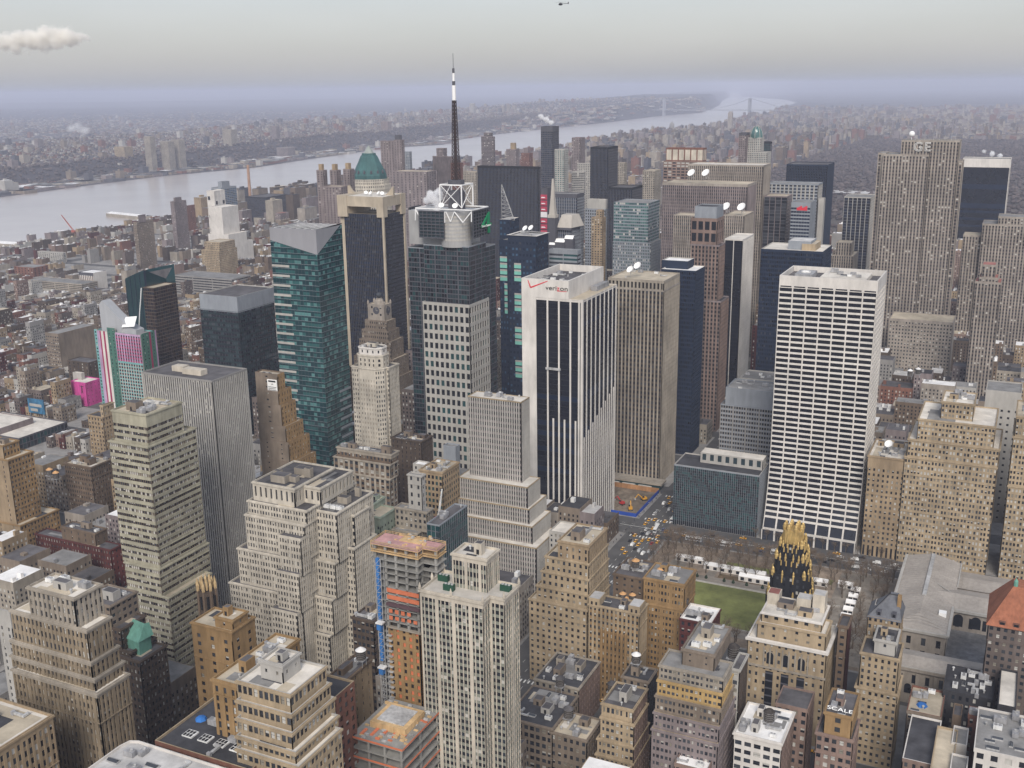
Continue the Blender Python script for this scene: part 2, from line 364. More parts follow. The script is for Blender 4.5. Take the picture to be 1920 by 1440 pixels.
def B(name, label, c, L=None, R=None, y=None, H=None, w=None, d=None, st=PUNCH, tiers=(), low=(), z0=0, shift=0, b=None, x0=None, **k):
    """main block from its front corner c at block line y (or height H); tiers: blocks above, low: wider blocks below, each from its own corner"""
    m = box_px(c, L, R, y, H, w, d, x0, b); X0, X1, Y0, Y1, Z = m
    T = [[X0, X1, Y0, Y1, Z, None]]
    def solve(t, sgn):
        a, e = (0, 30) if sgn > 0 else (-30, 0)
        if 'y' in t: s_ = t['y']
        else:
            f = lambda s_: aty(*t['c'], Y0+s_)[0]-(X1-s_)
            lo, hi = a, e
            for _ in range(40):
                md = (lo+hi)/2
                if f(lo)*f(md) <= 0: hi = md
                else: lo = md
            s_ = (lo+hi)/2
            if f(a)*f(e) > 0: s_ = t.get('s', 2.*sgn)
        q = aty(*t['c'], Y0+s_); x1 = q[0] if t.get('fx') else min(q[0], X1) if sgn > 0 else max(q[0], X1)
        z = q[2]; x0 = x_at(t['L'], Y0+s_, z) if 'L' in t else (X0+s_ if 'w' not in t else x1-t['w'])
        y1 = y_at(t['R'], x1, z) if 'R' in t else (Y1-s_ if 'd' not in t else Y0+s_+t['d'])
        return [x0, x1, Y0+s_, y1, z, t.get('st')]
    if k.get('iw') and not st.get('ledge') and st.get('belt', 1): st = V(st, ledge=tuple(range(3, 60, 5+len(label) % 4)))
    lows = sorted([solve(t, -1) for t in low], key=lambda t: t[4]); ups = sorted([solve(t, 1) for t in tiers], key=lambda t: t[4])
    T = lows+T+ups; out = []; zz = z0
    for t in T:
        if t[4] <= zz+.3: continue
        out.append((rect(*t[:4]), zz, t[4], t[5])); zz = t[4]-.9
    return building(name, label, out, st, **k)

# ---------------------------------------------------------------- roof things
_proto = {}
def proto_unit(kind):
    if kind in _proto:
        o = tree_copy(_proto[kind]); return o
    b = MB()
    if kind == 'fan':
        e = empty('cooling_unit', (0, 0, 0), '', 'cooling unit'); b.box(-1.6, 1.6, -1.1, 1.1, .3, 1.9, 0, True)
        for sx in (-1.3, 1.3):
            for sy in (-.8, .8): b.box(sx-.1, sx+.1, sy-.1, sy+.1, 0, .3, 0)
        c1 = b.build('casing', [MECHW], e); f = MB()
        for sx in (-.75, .75): f.rings(sx, 0, [(.6, 1.9), (.6, 2.15), (.5, 2.15), (.5, 1.95)], 10, 0)
        c2 = f.build('fan_housing', [MECH], e); kids(e, c1, c2)
    elif kind == 'duct':
        e = empty('air_duct', (0, 0, 0), '', 'air duct'); b.box(-3, 3, -.5, .5, .4, 1.3, 0, True); b.box(2.1, 3, .5, 2.4, .4, 1.3, 0, True); c1 = b.build('trunking', [GALV], e)
        f = MB(); f.box(-3.6, -2.4, -.8, .8, 0, 1.7, 0); c2 = f.build('inlet_box', [MECH], e); kids(e, c1, c2)
    elif kind == 'box':
        e = empty('air_handler', (0, 0, 0), '', 'air handler'); b.box(-2.2, 2.2, -1.3, 1.3, .2, 2.4, 0, True); b.box(-2.4, -2.2, -.9, .9, .5, 2, 0); c1 = b.build('casing', [MECH], e)
        f = MB(); f.rings(.6, 0, [(.8, 2.4), (.8, 2.8), (.65, 2.8), (.65, 2.45)], 10, 0); c2 = f.build('fan_housing', [GALV], e); kids(e, c1, c2)
    elif kind == 'sky':
        e = empty('skylight', (0, 0, 0), '', 'skylight'); b.box(-2.2, 2.2, -1, 1, 0, .6, 0); c1 = b.build('kerb', [GALV], e)
        f = MB(); f.quad((-2.1, -.9, .62), (2.1, -.9, .62), (2.1, 0, 1.2), (-2.1, 0, 1.2)); f.quad((2.1, .9, .62), (-2.1, .9, .62), (-2.1, 0, 1.2), (2.1, 0, 1.2)); c2 = f.build('pane', [GM], e); kids(e, c1, c2)
    elif kind == 'vent':
        e = empty('roof_vent', (0, 0, 0), '', 'roof vent'); b.rings(0, 0, [(.35, 0), (.35, 1.3), (.7, 1.4), (.6, 1.8), (.1, 2.0)], 10); c1 = b.build('stack', [GALV], e); kids(e, c1)
    elif kind == 'tank':
        e = empty('water_tank', (0, 0, 0), '', 'water tank'); b.rings(0, 0, [(2.1, 3.2), (2.1, 7.4)], 16, cap=False)
        for z in (3.6, 4.4, 5.2, 6.1, 7.0): b.rings(0, 0, [(2.14, z), (2.14, z+.08)], 16, 1, cap=False)
        c1 = b.build('barrel', [TANKW, GALV], e); f = MB(); f.rings(0, 0, [(2.35, 7.3), (1.2, 8.2), (.1, 8.8)], 16); c2 = f.build('roof', [TANKC], e)
        ch = [c1, c2]
        g_ = MB(); g_.box(-2.2, 2.2, -2.2, 2.2, 2.9, 3.2, 0, True); ch.append(g_.build('platform', [MECH], e))
        for sx in (-1.5, 1.5):
            for sy in (-1.5, 1.5):
                l = MB(); l.bar((sx, sy, 0), (sx, sy, 3), .16); ch.append(l.build('leg', [MECH], e))
        kids(e, *ch)
    elif kind == 'dish':
        e = empty('satellite_dish', (0, 0, 0), '', 'satellite dish'); t = math.radians(50)
        prof = [(r, .22*r*r/4*2.2) for r in (0.05, .8, 1.5, 2.1, 2.5)]
        k = 18; R = []
        for r, z in prof:
            ring = []
            for i in range(k):
                a = 2*math.pi*i/k; x, y = r*math.cos(a), r*math.sin(a)
                ring.append((x, -z*math.sin(t)*0+(-(z)*math.sin(t)+y*math.cos(t)), 3.2+z*math.cos(t)+y*math.sin(t)))
            R.append(ring)
        for A, Bq in zip(R, R[1:]): b.quads([[A[i], A[(i+1) % k], Bq[(i+1) % k], Bq[i]] for i in range(k)], 0)
        c1 = b.build('reflector', [DISH], e, smooth=True); f = MB(); f.bar((0, .4, 0), (0, .3, 3.1), .22); f.bar((-1.2, 1.4, 0), (0, .4, 2.6), .1); f.bar((1.2, 1.4, 0), (0, .4, 2.6), .1); c2 = f.build('mount', [GALV], e); kids(e, c1, c2)
    _proto[kind] = e; return e
CAPM = {'orange': TANKC}
def unit(kind, x, y, z, label, group, rz=0, sc=1.):
    first = kind not in _proto
    e = proto_unit(kind); e.location = (x, y, z); e.rotation_euler = (0, 0, rz); e.scale = (sc,)*3
    e['label'] = label
    if group: e['group'] = group
    elif 'group' in e: del e['group']
    return e
_tankm = {}
def water_tank(x, y, z, label, cap='orange', group=None, sc=1., body=None):
    e = unit('tank', x, y, z, label, group, 0, sc)
    if cap != 'orange':
        m = {'grey': ROOFS['dark'], 'white': ROOFS['white'], 'dark': TANKW}[cap]
        for ch in e.children:
            if ch.name.startswith('roof'):
                k = ('c', cap)
                if k not in _tankm:
                    me = ch.data.copy(); me.materials[0] = m; _tankm[k] = me
                ch.data = _tankm[k]
    return e
KINDN = {'fan': 'white twin fan cooling unit', 'duct': 'grey air duct', 'box': 'grey air handler', 'sky': 'low glazed skylight', 'vent': 'small round vent'}
def roof_units(I, n, label, rng, bulk=()):
    x0, x1, y0, y1, z = I['x0']+2.5, I['x1']-2.5, I['y0']+2.5, I['y1']-2.5, I['z']
    if x1-x0 < 3 or y1-y0 < 3: return
    put = []
    short = ' '.join(label.replace(',', '').split()[:8])
    for _ in range(n*6):
        if len(put) >= n: break
        x, y = rng.uniform(x0, x1), rng.uniform(y0, y1)
        if any(b[0]-3 < x < b[1]+3 and b[2]-2.5 < y < b[3]+2.5 for b in bulk) or any(abs(x-a)+abs(y-c) < 5 for a, c in put): continue
        put.append((x, y)); kd = rng.choice(['fan', 'fan', 'duct', 'box', 'box', 'sky', 'vent'])
        g = f'{KINDN[kd]} on roof of {short}'
        unit(kd, x, y, z, g, g+' (several)', rng.choice([0, 0, math.pi/2]), rng.uniform(.75, 1.15))
def letters(s, loc, size, m, parent=None, off=(0, 0, 0), rot=(math.pi/2, 0, 0), ext=.15, name='sign_letters', align='LEFT', outline=0, space=1., fit=None):
    cu = bpy.data.curves.new('t', 'FONT'); cu.body = s; cu.size = size; cu.extrude = ext; cu.align_x = align; cu.space_character = space
    if outline: cu.fill_mode = 'NONE'; cu.bevel_depth = outline; cu.bevel_resolution = 0
    o = bpy.data.objects.new('t', cu); COL.objects.link(o); bpy.context.view_layer.update()
    me = bpy.data.meshes.new_from_object(o.evaluated_get(bpy.context.evaluated_depsgraph_get())); bpy.data.objects.remove(o)
    if fit:
        co = np.empty(len(me.vertices)*3); me.vertices.foreach_get('co', co); co = co.reshape(-1, 3); wd = co[:, 0].max()-co[:, 0].min(); co[:, 0] *= fit/wd; me.vertices.foreach_set('co', co.ravel())
    me.name = name; me.materials.clear(); me.materials.append(m)
    o = bpy.data.objects.new(name, me); COL.objects.link(o)
    if parent: o.parent = parent
    o.location = tuple(np.array(loc)-np.array(off)); o.rotation_euler = rot; return o
# ---------------------------------------------------------------- setting
GROUND = mat('asphalt_ground', (.105, .103, .103), .95, .3, .05, 0, False)
PAVE = mat('pavement_concrete', (.27, .26, .25), .95, .22, .15, 0, False)
DIRT = mat('bare_earth', (.19, .155, .12), .95, .4, .15, 0, False)
GRASS = mat('winter_lawn_grass', (.17, .185, .06), .95, .35, .09, 0, False)
PAINT = mat('road_paint', (.75, .75, .72), .8, .1)
GRAVEL = mat('park_gravel', (.23, .205, .175), .95, .3, .15, 0, False)
WATERM = mat('river_water', (.46, .42, .40), .22, .1, .004, 0, False, .5)
FARLAND = mat('distant_town_land', (.09, .08, .085), .95, .6, .006, 0, False)
WOOD = mat('bare_wood_hillside', (.05, .045, .05), .95, .35, .02, 0, False)
g = MB(); g.quad((-70000, -3000, 0), (70000, -3000, 0), (70000, 90000, 0), (-70000, 90000, 0))
tag(g.build('ground', [FARLAND]), 'flat land reaching to the hazy horizon', None, None, 'structure')
AVE = [(-2010, -1950), (-1718, -1692), (-1474, -1448), (-1230, -1204), (-986, -960), (-742, -716), (-500, -470), (-240, -210), (50, 80)]
STW = lambda k: 15 if k == 42 else 9
STY = {k: 685+(k-42)*80.5-(5 if k < 42 else 0) for k in range(34, 112)}
g = MB(); g.quad((-2010, -200, .05), (400, -200, .05), (400, 2060, .05), (-2010, 2060, .05)); tag(g.build('road', [GROUND]), 'dark asphalt streets and avenues', None, None, 'structure')
bx = [(a[1], b_[0]) for a, b_ in zip(AVE, AVE[1:])]
pv = MB()
for k in range(34, 59):
    y0, y1 = STY[k]+STW(k), STY[k+1]-STW(k+1)
    for x0, x1 in bx:
        if k in (40, 41) and x0 > -215: continue
        pv.box(x0, x1, y0, y1, .05, .19, 0)
pv.box(-210, 50, 534, 670, .05, .19, 0)
tag(pv.build('pavement', [PAVE]), 'pale concrete pavements with kerbs round every block', None, None, 'structure')
mk = MB()
def dash(x0, x1, y0, y1): mk.quad((x0, y0, .056), (x1, y0, .056), (x1, y1, .056), (x0, y1, .056))
for a, b_ in AVE[5:]:
    for ln in (1, 2, 3):
        x = a+4+(b_-a-8)*ln/4
        for y in range(180, 1100, 9): dash(x-.09, x+.09, y, y+3.2)
    for k in range(36, 48):
        for s in (-1, 1):
            yy = STY[k]+s*(STW(k)+2.2)
            for q in range(9): dash(a+4+q*(b_-a-8)/9, a+4+q*(b_-a-8)/9+.9, yy-1.6, yy+1.6)
for q in range(40):
    for yy in (681.5, 688.5): dash(-250+q*8, -250+q*8+3, yy-.08, yy+.08)
dash(-250, 50, 684.8, 685.2)
tag(mk.build('road_markings', [PAINT]), 'white lane dashes and zebra crossings', None, None, 'structure')
# Hudson river: a sheet just above the land sheet
_f = lambda y, px: (x_at(px, y, 0), y)
NYS = [(-1990, -3000), (-1990, 1500), (-1985, 2000), (-2010, 3000), (-2060, 4000), (-2150, 5200), (-2260, 6300), (-2330, 7500), (-2420, 9000), (-2700, 10600), (-2790, 11300), _f(12300, 1427), _f(14000, 1452), _f(17000, 1478), _f(20000, 1494), _f(24000, 1470), _f(30000, 1392), _f(60000, 1378)]
NJS = [(-3350, -3000), (-3150, 800), (-3040, 1900), (-3010, 2440), (-3080, 2900), (-3120, 3300), (-3060, 3800), (-3180, 4400), (-3230, 4750), (-3330, 5300), (-3180, 5700), (-3380, 6200), (-3500, 7000), (-3560, 8200), (-3600, 9300), (-3700, 10600), (-3790, 11500), _f(13000, 1312), _f(15000, 1335), _f(18000, 1349), _f(24000, 1356), _f(30000, 1368), _f(60000, 1370)]
g = MB(); g.ngon([(x, y, .3) for x, y in NYS+NJS[::-1]])
tag(g.build('river_water', [WATERM]), 'wide grey river under an overcast sky', None, None, 'structure')
# land across the river: shore shelf, wooded cliff, plateau, meadows
def njs(y):
    for (xa, ya), (xb, yb) in zip(NJS, NJS[1:]):
        if ya <= y <= yb: return xa+(xb-xa)*(y-ya)/(yb-ya)
    return NJS[-1][0]
def pal(y):   # cliff height
    pts = [(-3000, 30), (1000, 42), (3000, 52), (5000, 62), (7000, 75), (9000, 95), (10500, 130), (12000, 150), (14000, 165), (20000, 170), (24000, 120), (60000, 60)]
    for (a, h), (b_, k) in zip(pts, pts[1:]):
        if a <= y <= b_: return h+(k-h)*(y-a)/(b_-a)
    return 40
rs = random.Random(5)
def njz(s, y):
    """height at s metres inland from the shore"""
    sh = (260 if y < 6800 else max(40, 260-(y-6800)*.1)); P_ = pal(y); wob = 14*math.sin(y/310.)+9*math.sin(y/130.+1)
    s2 = s-sh-wob
    if s2 < 0: return 1.5
    if s2 < 130: return 1.5+(P_-1.5)*(s2/130)**.8
    if s2 < 1700: return P_+5*math.sin(s/400.+y/700.)
    t = min(1, (s2-1700)/900); base = P_*(1-t)+6*t
    far = max(0., (s2-9000)/6000.); return base+min(far, 1)*(35+25*math.sin(y/2600.+s/4000.))+min(max(0, (s2-22000)/8000.), 1)*90
ss = [0, 60, 150, 240, 262, 280, 300, 330, 360, 400, 450, 600, 800, 1100, 1500, 1900, 2300, 2700, 3200, 4000, 6000, 9000, 11000, 13000, 16000, 20000, 25000, 30000, 40000, 60000]
ys = list(range(-2500, 9000, 120))+list(range(9000, 16000, 300))+list(range(16000, 40001, 1500))+[60000]
Vq = [[(njs(y)-s, y, njz(s, y)) for s in ss] for y in ys]
g = MB(); q = []; mm = []
for i in range(len(ys)-1):
    for j in range(len(ss)-1):
        q.append([Vq[i][j], Vq[i+1][j], Vq[i+1][j+1], Vq[i][j+1]][::-1]); z0, z1 = Vq[i][j][2], Vq[i][j+1][2]; mm.append(1 if (240 <= ss[j] < 450 and z1-z0 > .5) or (ss[j] >= 9000) or ys[i] > 9000 else 0)
g.quads(q, mm); tag(g.build('hills', [FARLAND, WOOD]), 'wooded river cliff and hazy land beyond it', None, None, 'structure')
# haze: one closed volume around the camera and the scene
g = MB(); g.box(-45000, 20000, -2500, 50000, -1, 400, 0, True)
hz = g.build('haze', [])
hm = bpy.data.materials.new('haze_air'); hm.use_nodes = True; t = hm.node_tree; t.nodes.clear()
pv_ = t.nodes.new('ShaderNodeVolumePrincipled'); pv_.inputs['Color'].default_value = (.74, .785, .95, 1); pv_.inputs['Density'].default_value = HAZE_DENSITY; pv_.inputs['Anisotropy'].default_value = 0
mo = t.nodes.new('ShaderNodeOutputMaterial'); t.links.new(pv_.outputs[0], mo.inputs['Volume']); hz.data.materials.append(hm)
tag(hz, 'thin lilac haze over the far city and river', None, None, 'stuff')
# ---------------------------------------------------------------- near buildings, south of the park
IW = 100
OFF = S(fh=3.7, bay=2.5, ww=.5, wh=.55, wall='tan', p=(.62, .2, .18))
# left edge
B('setback_loft_building', 'big brown brick loft building with stepped top tiers and vertical piers', (181, 1300), L=22, R=241, y=212, roof='pale', iw=IW, seed=1,
  st=S(fh=3.6, bay=2.1, ww=.55, wh=.6, so=.3, go=.5, wall='loft', topm='stone', grp=4, gpw=1.6, top=2.2, p=(.5, .25, .25)),
  tiers=[dict(c=(177, 1272), L=20, R=232), dict(c=(170, 1240), L=20, R=222), dict(c=(162, 1180), L=19, R=207, st=S(fh=3.6, bay=2.1, ww=.5, wh=.6, so=.2, wall='loft', topm='stone', grp=3, top=2, p=(.5, .25, .25))), dict(c=(138, 1121), L=50, R=190, st=S(fh=4, bay=2.4, ww=.5, wh=.62, so=.25, go=.5, wall='stone', top=1.6))])
B('corner_loft_building', 'tan brick corner building with cornice at bottom left frame corner', (-60, 1440), R=98, H=112, w=60, st=S(fh=3.9, bay=2.2, ww=.6, wh=.6, so=.2, wall='tan', grp=3, top=3.2, p=(.5, .3, .2)), iw=60, roof='pale', clutter=4, seed=2)
B('apartment_block', 'small white box building behind big brown loft building left', (18, 1148), L=-8, R=22, y=292, st=S(wall='pale', bay=4, ww=.25, top=9), roof='white')
B('loft_building', 'dark grid brick building with green copper roof below olive banded tower', (262, 1240), L=150, R=312, y=292, roof='dark', iw=IW, seed=3,
  st=S(fh=3.7, bay=2.3, ww=.55, wh=.5, wall='umber', p=(.35, .25, .4), top=1.6),
  tiers=[dict(c=(246, 1222), R=292, L=150), dict(c=(226, 1180), R=272, L=150), dict(c=(206, 1136), R=257, L=150, st=S(fh=4, bay=3.2, ww=.6, wh=.5, wall='taupe', p=(.4, .4, .2), top=1.2))])
B('office_tower', 'olive cream tower of horizontal window bands with stepped base', (277, 837), L=204, R=366, y=372, roof='tan', iw=IW, seed=4,
  st=S(fh=3.7, bay=1.55, ww=.82, wh=.5, po=.25, so=0, go=.45, wall='olive', pier='brown', top=1.5, p=(.5, .12, .38), rows=.55, half=.3),
  tiers=[dict(c=(273, 777), L=209, R=340, st=S(fh=3.7, bay=1.55, ww=.82, wh=.5, po=.25, so=0, go=.45, wall='olive', pier='brown', top=7.5, p=(.5, .15, .35)))],
  low=[dict(c=(299, 1067), L=233, R=391), dict(c=(316, 1120), L=238, R=396)], bulk=())
B('office_tower', 'grey slab tower with thin vertical fins and pale corner pier', (397, 714), L=265, R=463, y=453, roof='dark', seed=5,
  st=S(fh=3.8, bay=1.75, ww=.52, wh=.6, po=0, so=.45, go=.5, wall='grey', pier='pale', span='slate', top=1.2, corner=.9, p=(.75, .17, .08), half=.1))
B('brick_tower', 'tan brick corner building with gilded crown behind white slab pavement', (15, 862), L=-70, R=62, y=453, roof='tan', iw=IW, seed=6, st=V(OFF, wall='ochre', bay=2.8, edge={0: S(wall='tan', bay=12, ww=.08)}),
  tiers=[dict(c=(5, 835), L=-70, R=35)], low=[dict(c=(38, 985), L=-60, R=110), dict(c=(40, 1040), L=-60, R=116)])
BLD['tan brick corner building with gilded crown behind white slab pavement']['root']['label'] = 'tall tan brick building with blank south wall at left frame edge'
B('loft_building', 'square brown brick loft building beside olive banded tower', (170, 876), L=120, R=211, y=520, roof='tan', iw=IW, seed=7, st=V(OFF, wall='brown', bay=2.4, ww=.45, wh=.55, top=2.4), clutter=4)
B('brick_building', 'dark red brick building with purple cornice and flat penthouse', (207, 1031), L=65, R=229, y=440, roof='slate' if 'slate' in ROOFS else 'dark', iw=IW, seed=8, st=S(fh=4, bay=2.4, ww=.42, wh=.48, wall='darkred', p=(.25, .15, .6), top=1.6, edge={1: S(fh=4, bay=3, ww=.35, wh=.45, wall='red', p=(.3, .2, .5))}),
  tiers=[dict(c=(178, 1000), L=114, R=200, st=S(wall='brown', bay=6, ww=.15, top=2))], clutter=2)
B('loft_building', 'small tan hotel building with rooftop turret near pink wall', (192, 782), L=164, R=213, y=612, roof='dark', iw=40, seed=9, st=V(OFF, wall='tan', bay=3.4, ww=.4), tiers=[dict(c=(203, 762), L=187, R=213, st=S(wall='sand', bay=4, ww=.3, top=2))])
# middle left
B('brick_building', 'orange tan brick building with blank wall and dark tank', (434, 1184), L=358, R=477, y=292, roof='tan', iw=60, seed=10, st=V(OFF, wall='ochre', bay=7, ww=.25, wh=.5, fh=4, top=5), tiers=[dict(c=(436, 1163), L=402, R=464, st=S(wall='ochre', bay=9, ww=.12, top=2))])
B('brick_building', 'tan brick building with tall slit windows and cluttered roof', (443, 1284), L=397, y=218, d=36, roof='tan', iw=40, seed=11, st=S(fh=3.6, bay=3.4, ww=.35, wh=.7, so=.3, wall='ochre', top=2.5), clutter=6)
STEP = S(fh=3.7, bay=2.3, ww=.72, wh=.58, wall='sand', top=1.7, p=(.5, .25, .25), belt=0, cope='pale')
B('setback_loft_building', 'cream terraced loft building with zigzag corner setbacks low centre', (547, 1375), L=443, R=627, y=212, roof='pale', iw=IW, seed=12, st=STEP,
  tiers=[dict(c=(546, 1340), L=443, R=619, y=2), dict(c=(544, 1302), L=443, R=611, y=4), dict(c=(529, 1247), L=487, R=562, s=12, st=S(wall='pale', bay=6, ww=.2, wh=.35, top=3))],
  low=[dict(c=(554, 1411), L=443, R=634, y=-2), dict(c=(560, 1438), L=443, R=640, y=-4)], clutter=3)
B('loft_building', 'narrow brown loft building with dark tank beside construction tower', (648, 1276), L=614, R=696, y=292, roof='dark', iw=80, seed=13, st=V(OFF, wall='brown', bay=4, ww=.6, top=2.2, edge={1: S(wall='tan', bay=5, ww=.18, wh=.5)}))
B('office_building', 'dark office block behind hoist with curved roof sign frame', (700, 1165), L=660, R=735, y=372, H=None, roof='dark', iw=40, seed=14, st=S(fh=4, bay=2.6, ww=.7, wh=.5, wall='umber', p=(.5, .3, .2)))
# white ziggurat
WZ = S(fh=3.55, bay=1.75, ww=.58, wh=.6, so=.12, go=.4, wall='ivory', grp=4, gpw=1.2, top=1.7, g=(GD, GM, GL), p=(.84, .1, .06), half=.08)
def ziggurat():
    yW, yB = 372, 424; xm = aty(566, 1120, yW)[0]; T = []; z0 = 0; SOL = S(fh=9, bay=3.4, ww=.35, wh=.7, wall='ivory', top=2.5, go=.6, p=(1, 0, 0), half=0)
    for k, (px, py, dy) in enumerate(((430, 1090, 0), (445, 1026, 2.5), (459, 963, 5), (464, 937, 7))):
        q = aty(px, py, yW+dy); T.append((rect(q[0], xm+.4*k, yW+dy, yB), z0, q[2], None)); z0 = q[2]-.9
    zt = aty(473, 902, yW+10)[2]; T.append((rect(aty(473, 902, yW+10)[0], aty(552, 921, yW+10)[0], yW+10, yB-6), z0, zt, SOL)); T.append((rect(aty(552, 921, yW+10)[0]-.5, aty(600, 911, yW+18)[0], yW+18, yB-4), z0, zt-1, SOL))
    z0 = 0; yE = yW+9
    for k, (px, py, dy) in enumerate(((618, 1191, 0), (623, 1123, 2.5), (628, 1055, 5), (631, 962, 7))):
        q = aty(px, py, yE+dy); T.append((rect(xm-3, q[0], yE+dy, yB-.5-k*.4), z0, q[2], None)); z0 = q[2]-.9
    xe = T[-1][0][1][0]
    for k, (px, py) in enumerate(((668, 1050), (655, 952))):
        zz = z_at(py, xe+1.6, yB-12) if k else z_at(1010, xe+3, yB-14); T.append((rect(xe-4, xe+(3.4 if not k else 1.7), yE+16+k*4, yB-6-k*3), 0 if not k else T[-1][2]-.9, zz, None))
    I = building('setback_tower', 'ivory white ziggurat office tower with many setbacks', T, WZ, 'dark', iw=IW, seed=15, foot=False); FOOT.append((T[0][0][0][0], xe+4, yW, yB+4))
    b, ms, gm, rng = MB(), Slots(), MB(), random.Random(3)
    for (pl, pr, pt, dy, zb) in ((508, 557, 1150, -4.5, 0), (517, 560, 1077, -2.2, T[0][2]-8), (522, 563, 1010, .6, T[1][2]-8)):
        yy = yW+dy; q = aty(pr, pt, yy); P = rect(x_at(pl, yy, q[2]), q[0], yy, yW+8)
        for i in (0, 1, 3): facade(b, gm, P[i], P[(i+1) % 4], zb, q[2], WZ, ms, rng, None)
        b.ngon([(*p, q[2]-.7) for p in P], ms(ROOFS['dark']))
    b.build('bay_wing', ms.l, I['root'], I['off']); tag(gm.build('bay_glazing', ms.l, I['root'], I['off']), kind='stuff')
    for zz, bs in ((zt-.9, ((8, 5, 9, 4), (16, 9, 5, 3), (3, 14, 4, 2.6), (12, 20, 7, 3.4), (20, 18, 4, 5))), (T[-3][2]-.9, ((-9, 20, 6, 3.5), (-15, 27, 5, 3), (-6, 32, 3, 5)))):
        for a_, c_, s_, h_ in bs:
            m_ = MB(); X_ = (T[4][0][0][0] if a_ > 0 else xe)+a_; Y_ = yW+10+c_; m_.box(X_, X_+s_, Y_, Y_+s_*.7, zz, zz+h_, 0); m_.quad((X_+.3, Y_+.3, zz+h_+.03), (X_+s_-.3, Y_+.3, zz+h_+.03), (X_+s_-.3, Y_+s_*.7-.3, zz+h_+.03), (X_+.3, Y_+s_*.7-.3, zz+h_+.03), 1); m_.build('bulkhead', [wall('stone'), ROOFS['dark']], I['root'], I['off'])
    q = aty(640, 955, yE+14)
    for k in range(3): unit('fan', q[0]-4*k, yE+13, T[-3][2]-.9, 'cooling unit on the low east roof of the white ziggurat', 'cooling units on the white ziggurat', 0, 1.1)
ziggurat()
# beige residential tower
def beige():
    y0 = 292; q = aty(905, 1129, y0); H = q[2]; x1 = q[0]; x0 = x_at(787, y0, H); xe = atz(945, 1122, H)[0]; yn = atz(945, 1122, H)[1]; ye = y_at(973, xe, H)
    P = [(x0, y0), (x1, y0), (x1, yn), (xe, yn), (xe, ye), (x0, ye)]
    st = S(fh=2.95, bay=1.8, ww=.8, wh=.58, so=.15, go=.4, wall='cream', span='span', grp=4, gpw=1.5, top=3, g=(GD, GD2, GM, GL), p=(.7, .16, .08, .06), half=.0)
    c = ((x0+xe)/2, (y0+ye)/2)
    zt = z_at(1078, xe-5, yn+3)+3; top = rect(x_at(847, y0+9, H+12), x_at(912, y0+9, H+12), y0+9, y0+20)
    I = building('apartment_tower', 'tall beige apartment tower with notched corner and cream piers', [(P, 0, H, st), (top, H-.9, H+13.5, V(st, fh=3.6, grp=4, gpw=1.2, bay=1.5))], st, 'pale', iw=IW, seed=20)
    low = rect(x0-4, x0, y0-2, y0+18)
    lo = building('apartment_wing', 'low beige wing on west side of tall apartment tower', [(low, 0, H-75, st)], st, 'pale', seed=21, iw=30)
    for k, (dx, dy) in enumerate(((4, 12), (10, 5.5), (xe-x0-3, 14))):
        b = MB(); x, y = x0+dx, y0+dy; b.box(x-2.2, x+2.2, y-1, y+1, H-.9, H+1.6, 0); 
        for i in range(3): b.rings(x-1.4+i*1.4, y, [(.55, H+1.6), (.55, H+1.9)], 8, 1)
        o = b.build('cooling_unit', [mat('green_casing', (.02, .07, .045), .6, .1), GALV], None, (x, y, H-.9)); tag(o, ['green cooling unit at west roof edge of beige apartment tower', 'long green cooling unit before beige tower penthouse', 'green cooling unit at east roof edge of beige apartment tower'][k], 'cooling unit')
    f = MB()
    for px_, py_ in ((x0, y0), ((x0+x1)/2, y0), (x1, y0), (xe, yn), (xe, ye), (x0, ye), (x0, (y0+ye)/2)): f.rings(px_, py_, [(.6, H), (.6, H+1.2), (.05, H+3)], 6, 0)
    f.build('finial', [wall('cream')], I['root'], I['off'])
beige()
# tan setback north of 39th
TS = S(fh=3.65, bay=3.3, ww=.42, wh=.5, wall='sand', top=1.8, p=(.8, .1, .1), half=.2)
B('setback_tower', 'tan wedding cake office tower with regular dark windows', (1101, 1143), L=992, R=1143, y=453, roof='tan', iw=IW, seed=22, st=TS,
  tiers=[dict(c=(1104, 1115), L=1006, R=1142), dict(c=(1106, 1086), L=1015, R=1141), dict(c=(1108, 1057), L=1022, R=1140), dict(c=(1110, 1024), L=1046, R=1138, st=S(fh=4, bay=3.3, ww=.3, wall='tan', top=3))])
B('scalloped_building', 'tan building with scalloped front and two white roofed corner towers', (1199, 1150), L=1104, R=1214, y=450, roof='dark', iw=IW, seed=23, st=S(fh=3.6, bay=2.3, ww=.45, wh=.52, so=.25, wall='sand', span='ochre', grp=3, gpw=1.2, top=1.6, p=(.7, .15, .15)))
_s = BLD['tan building with scalloped front and two white roofed corner towers']
B('loft_building', 'dark brown loft building with three orange topped tanks', (1207, 1085), L=1150, y=490, d=24, roof='dark', iw=50, seed=24, st=V(OFF, wall='brown', bay=4, ww=.3, wh=.4))
B('loft_building', 'golden tan loft building with triple windows facing 40th street', (1284, 1096), L=1207, R=1305, y=482, roof='grey', iw=IW, seed=25, st=V(OFF, wall='ochre', bay=2, ww=.55, wh=.5, grp=4, gpw=2.2, top=2.6), low=[dict(c=(1276, 1142), L=1214, R=1302)], clutter=4)
BLD['golden tan loft building with triple windows facing 40th street']['root']['label'] = 'golden tan loft building with grouped windows beside the park lawn'
B('brick_building', 'red brick house with bright white roof beside the lawn', (1333, 1170), L=1275, R=1351, y=470, roof='white', iw=60, seed=26, st=V(OFF, wall='darkred', bay=3.4, ww=.45, cope='white'), clutter=3)
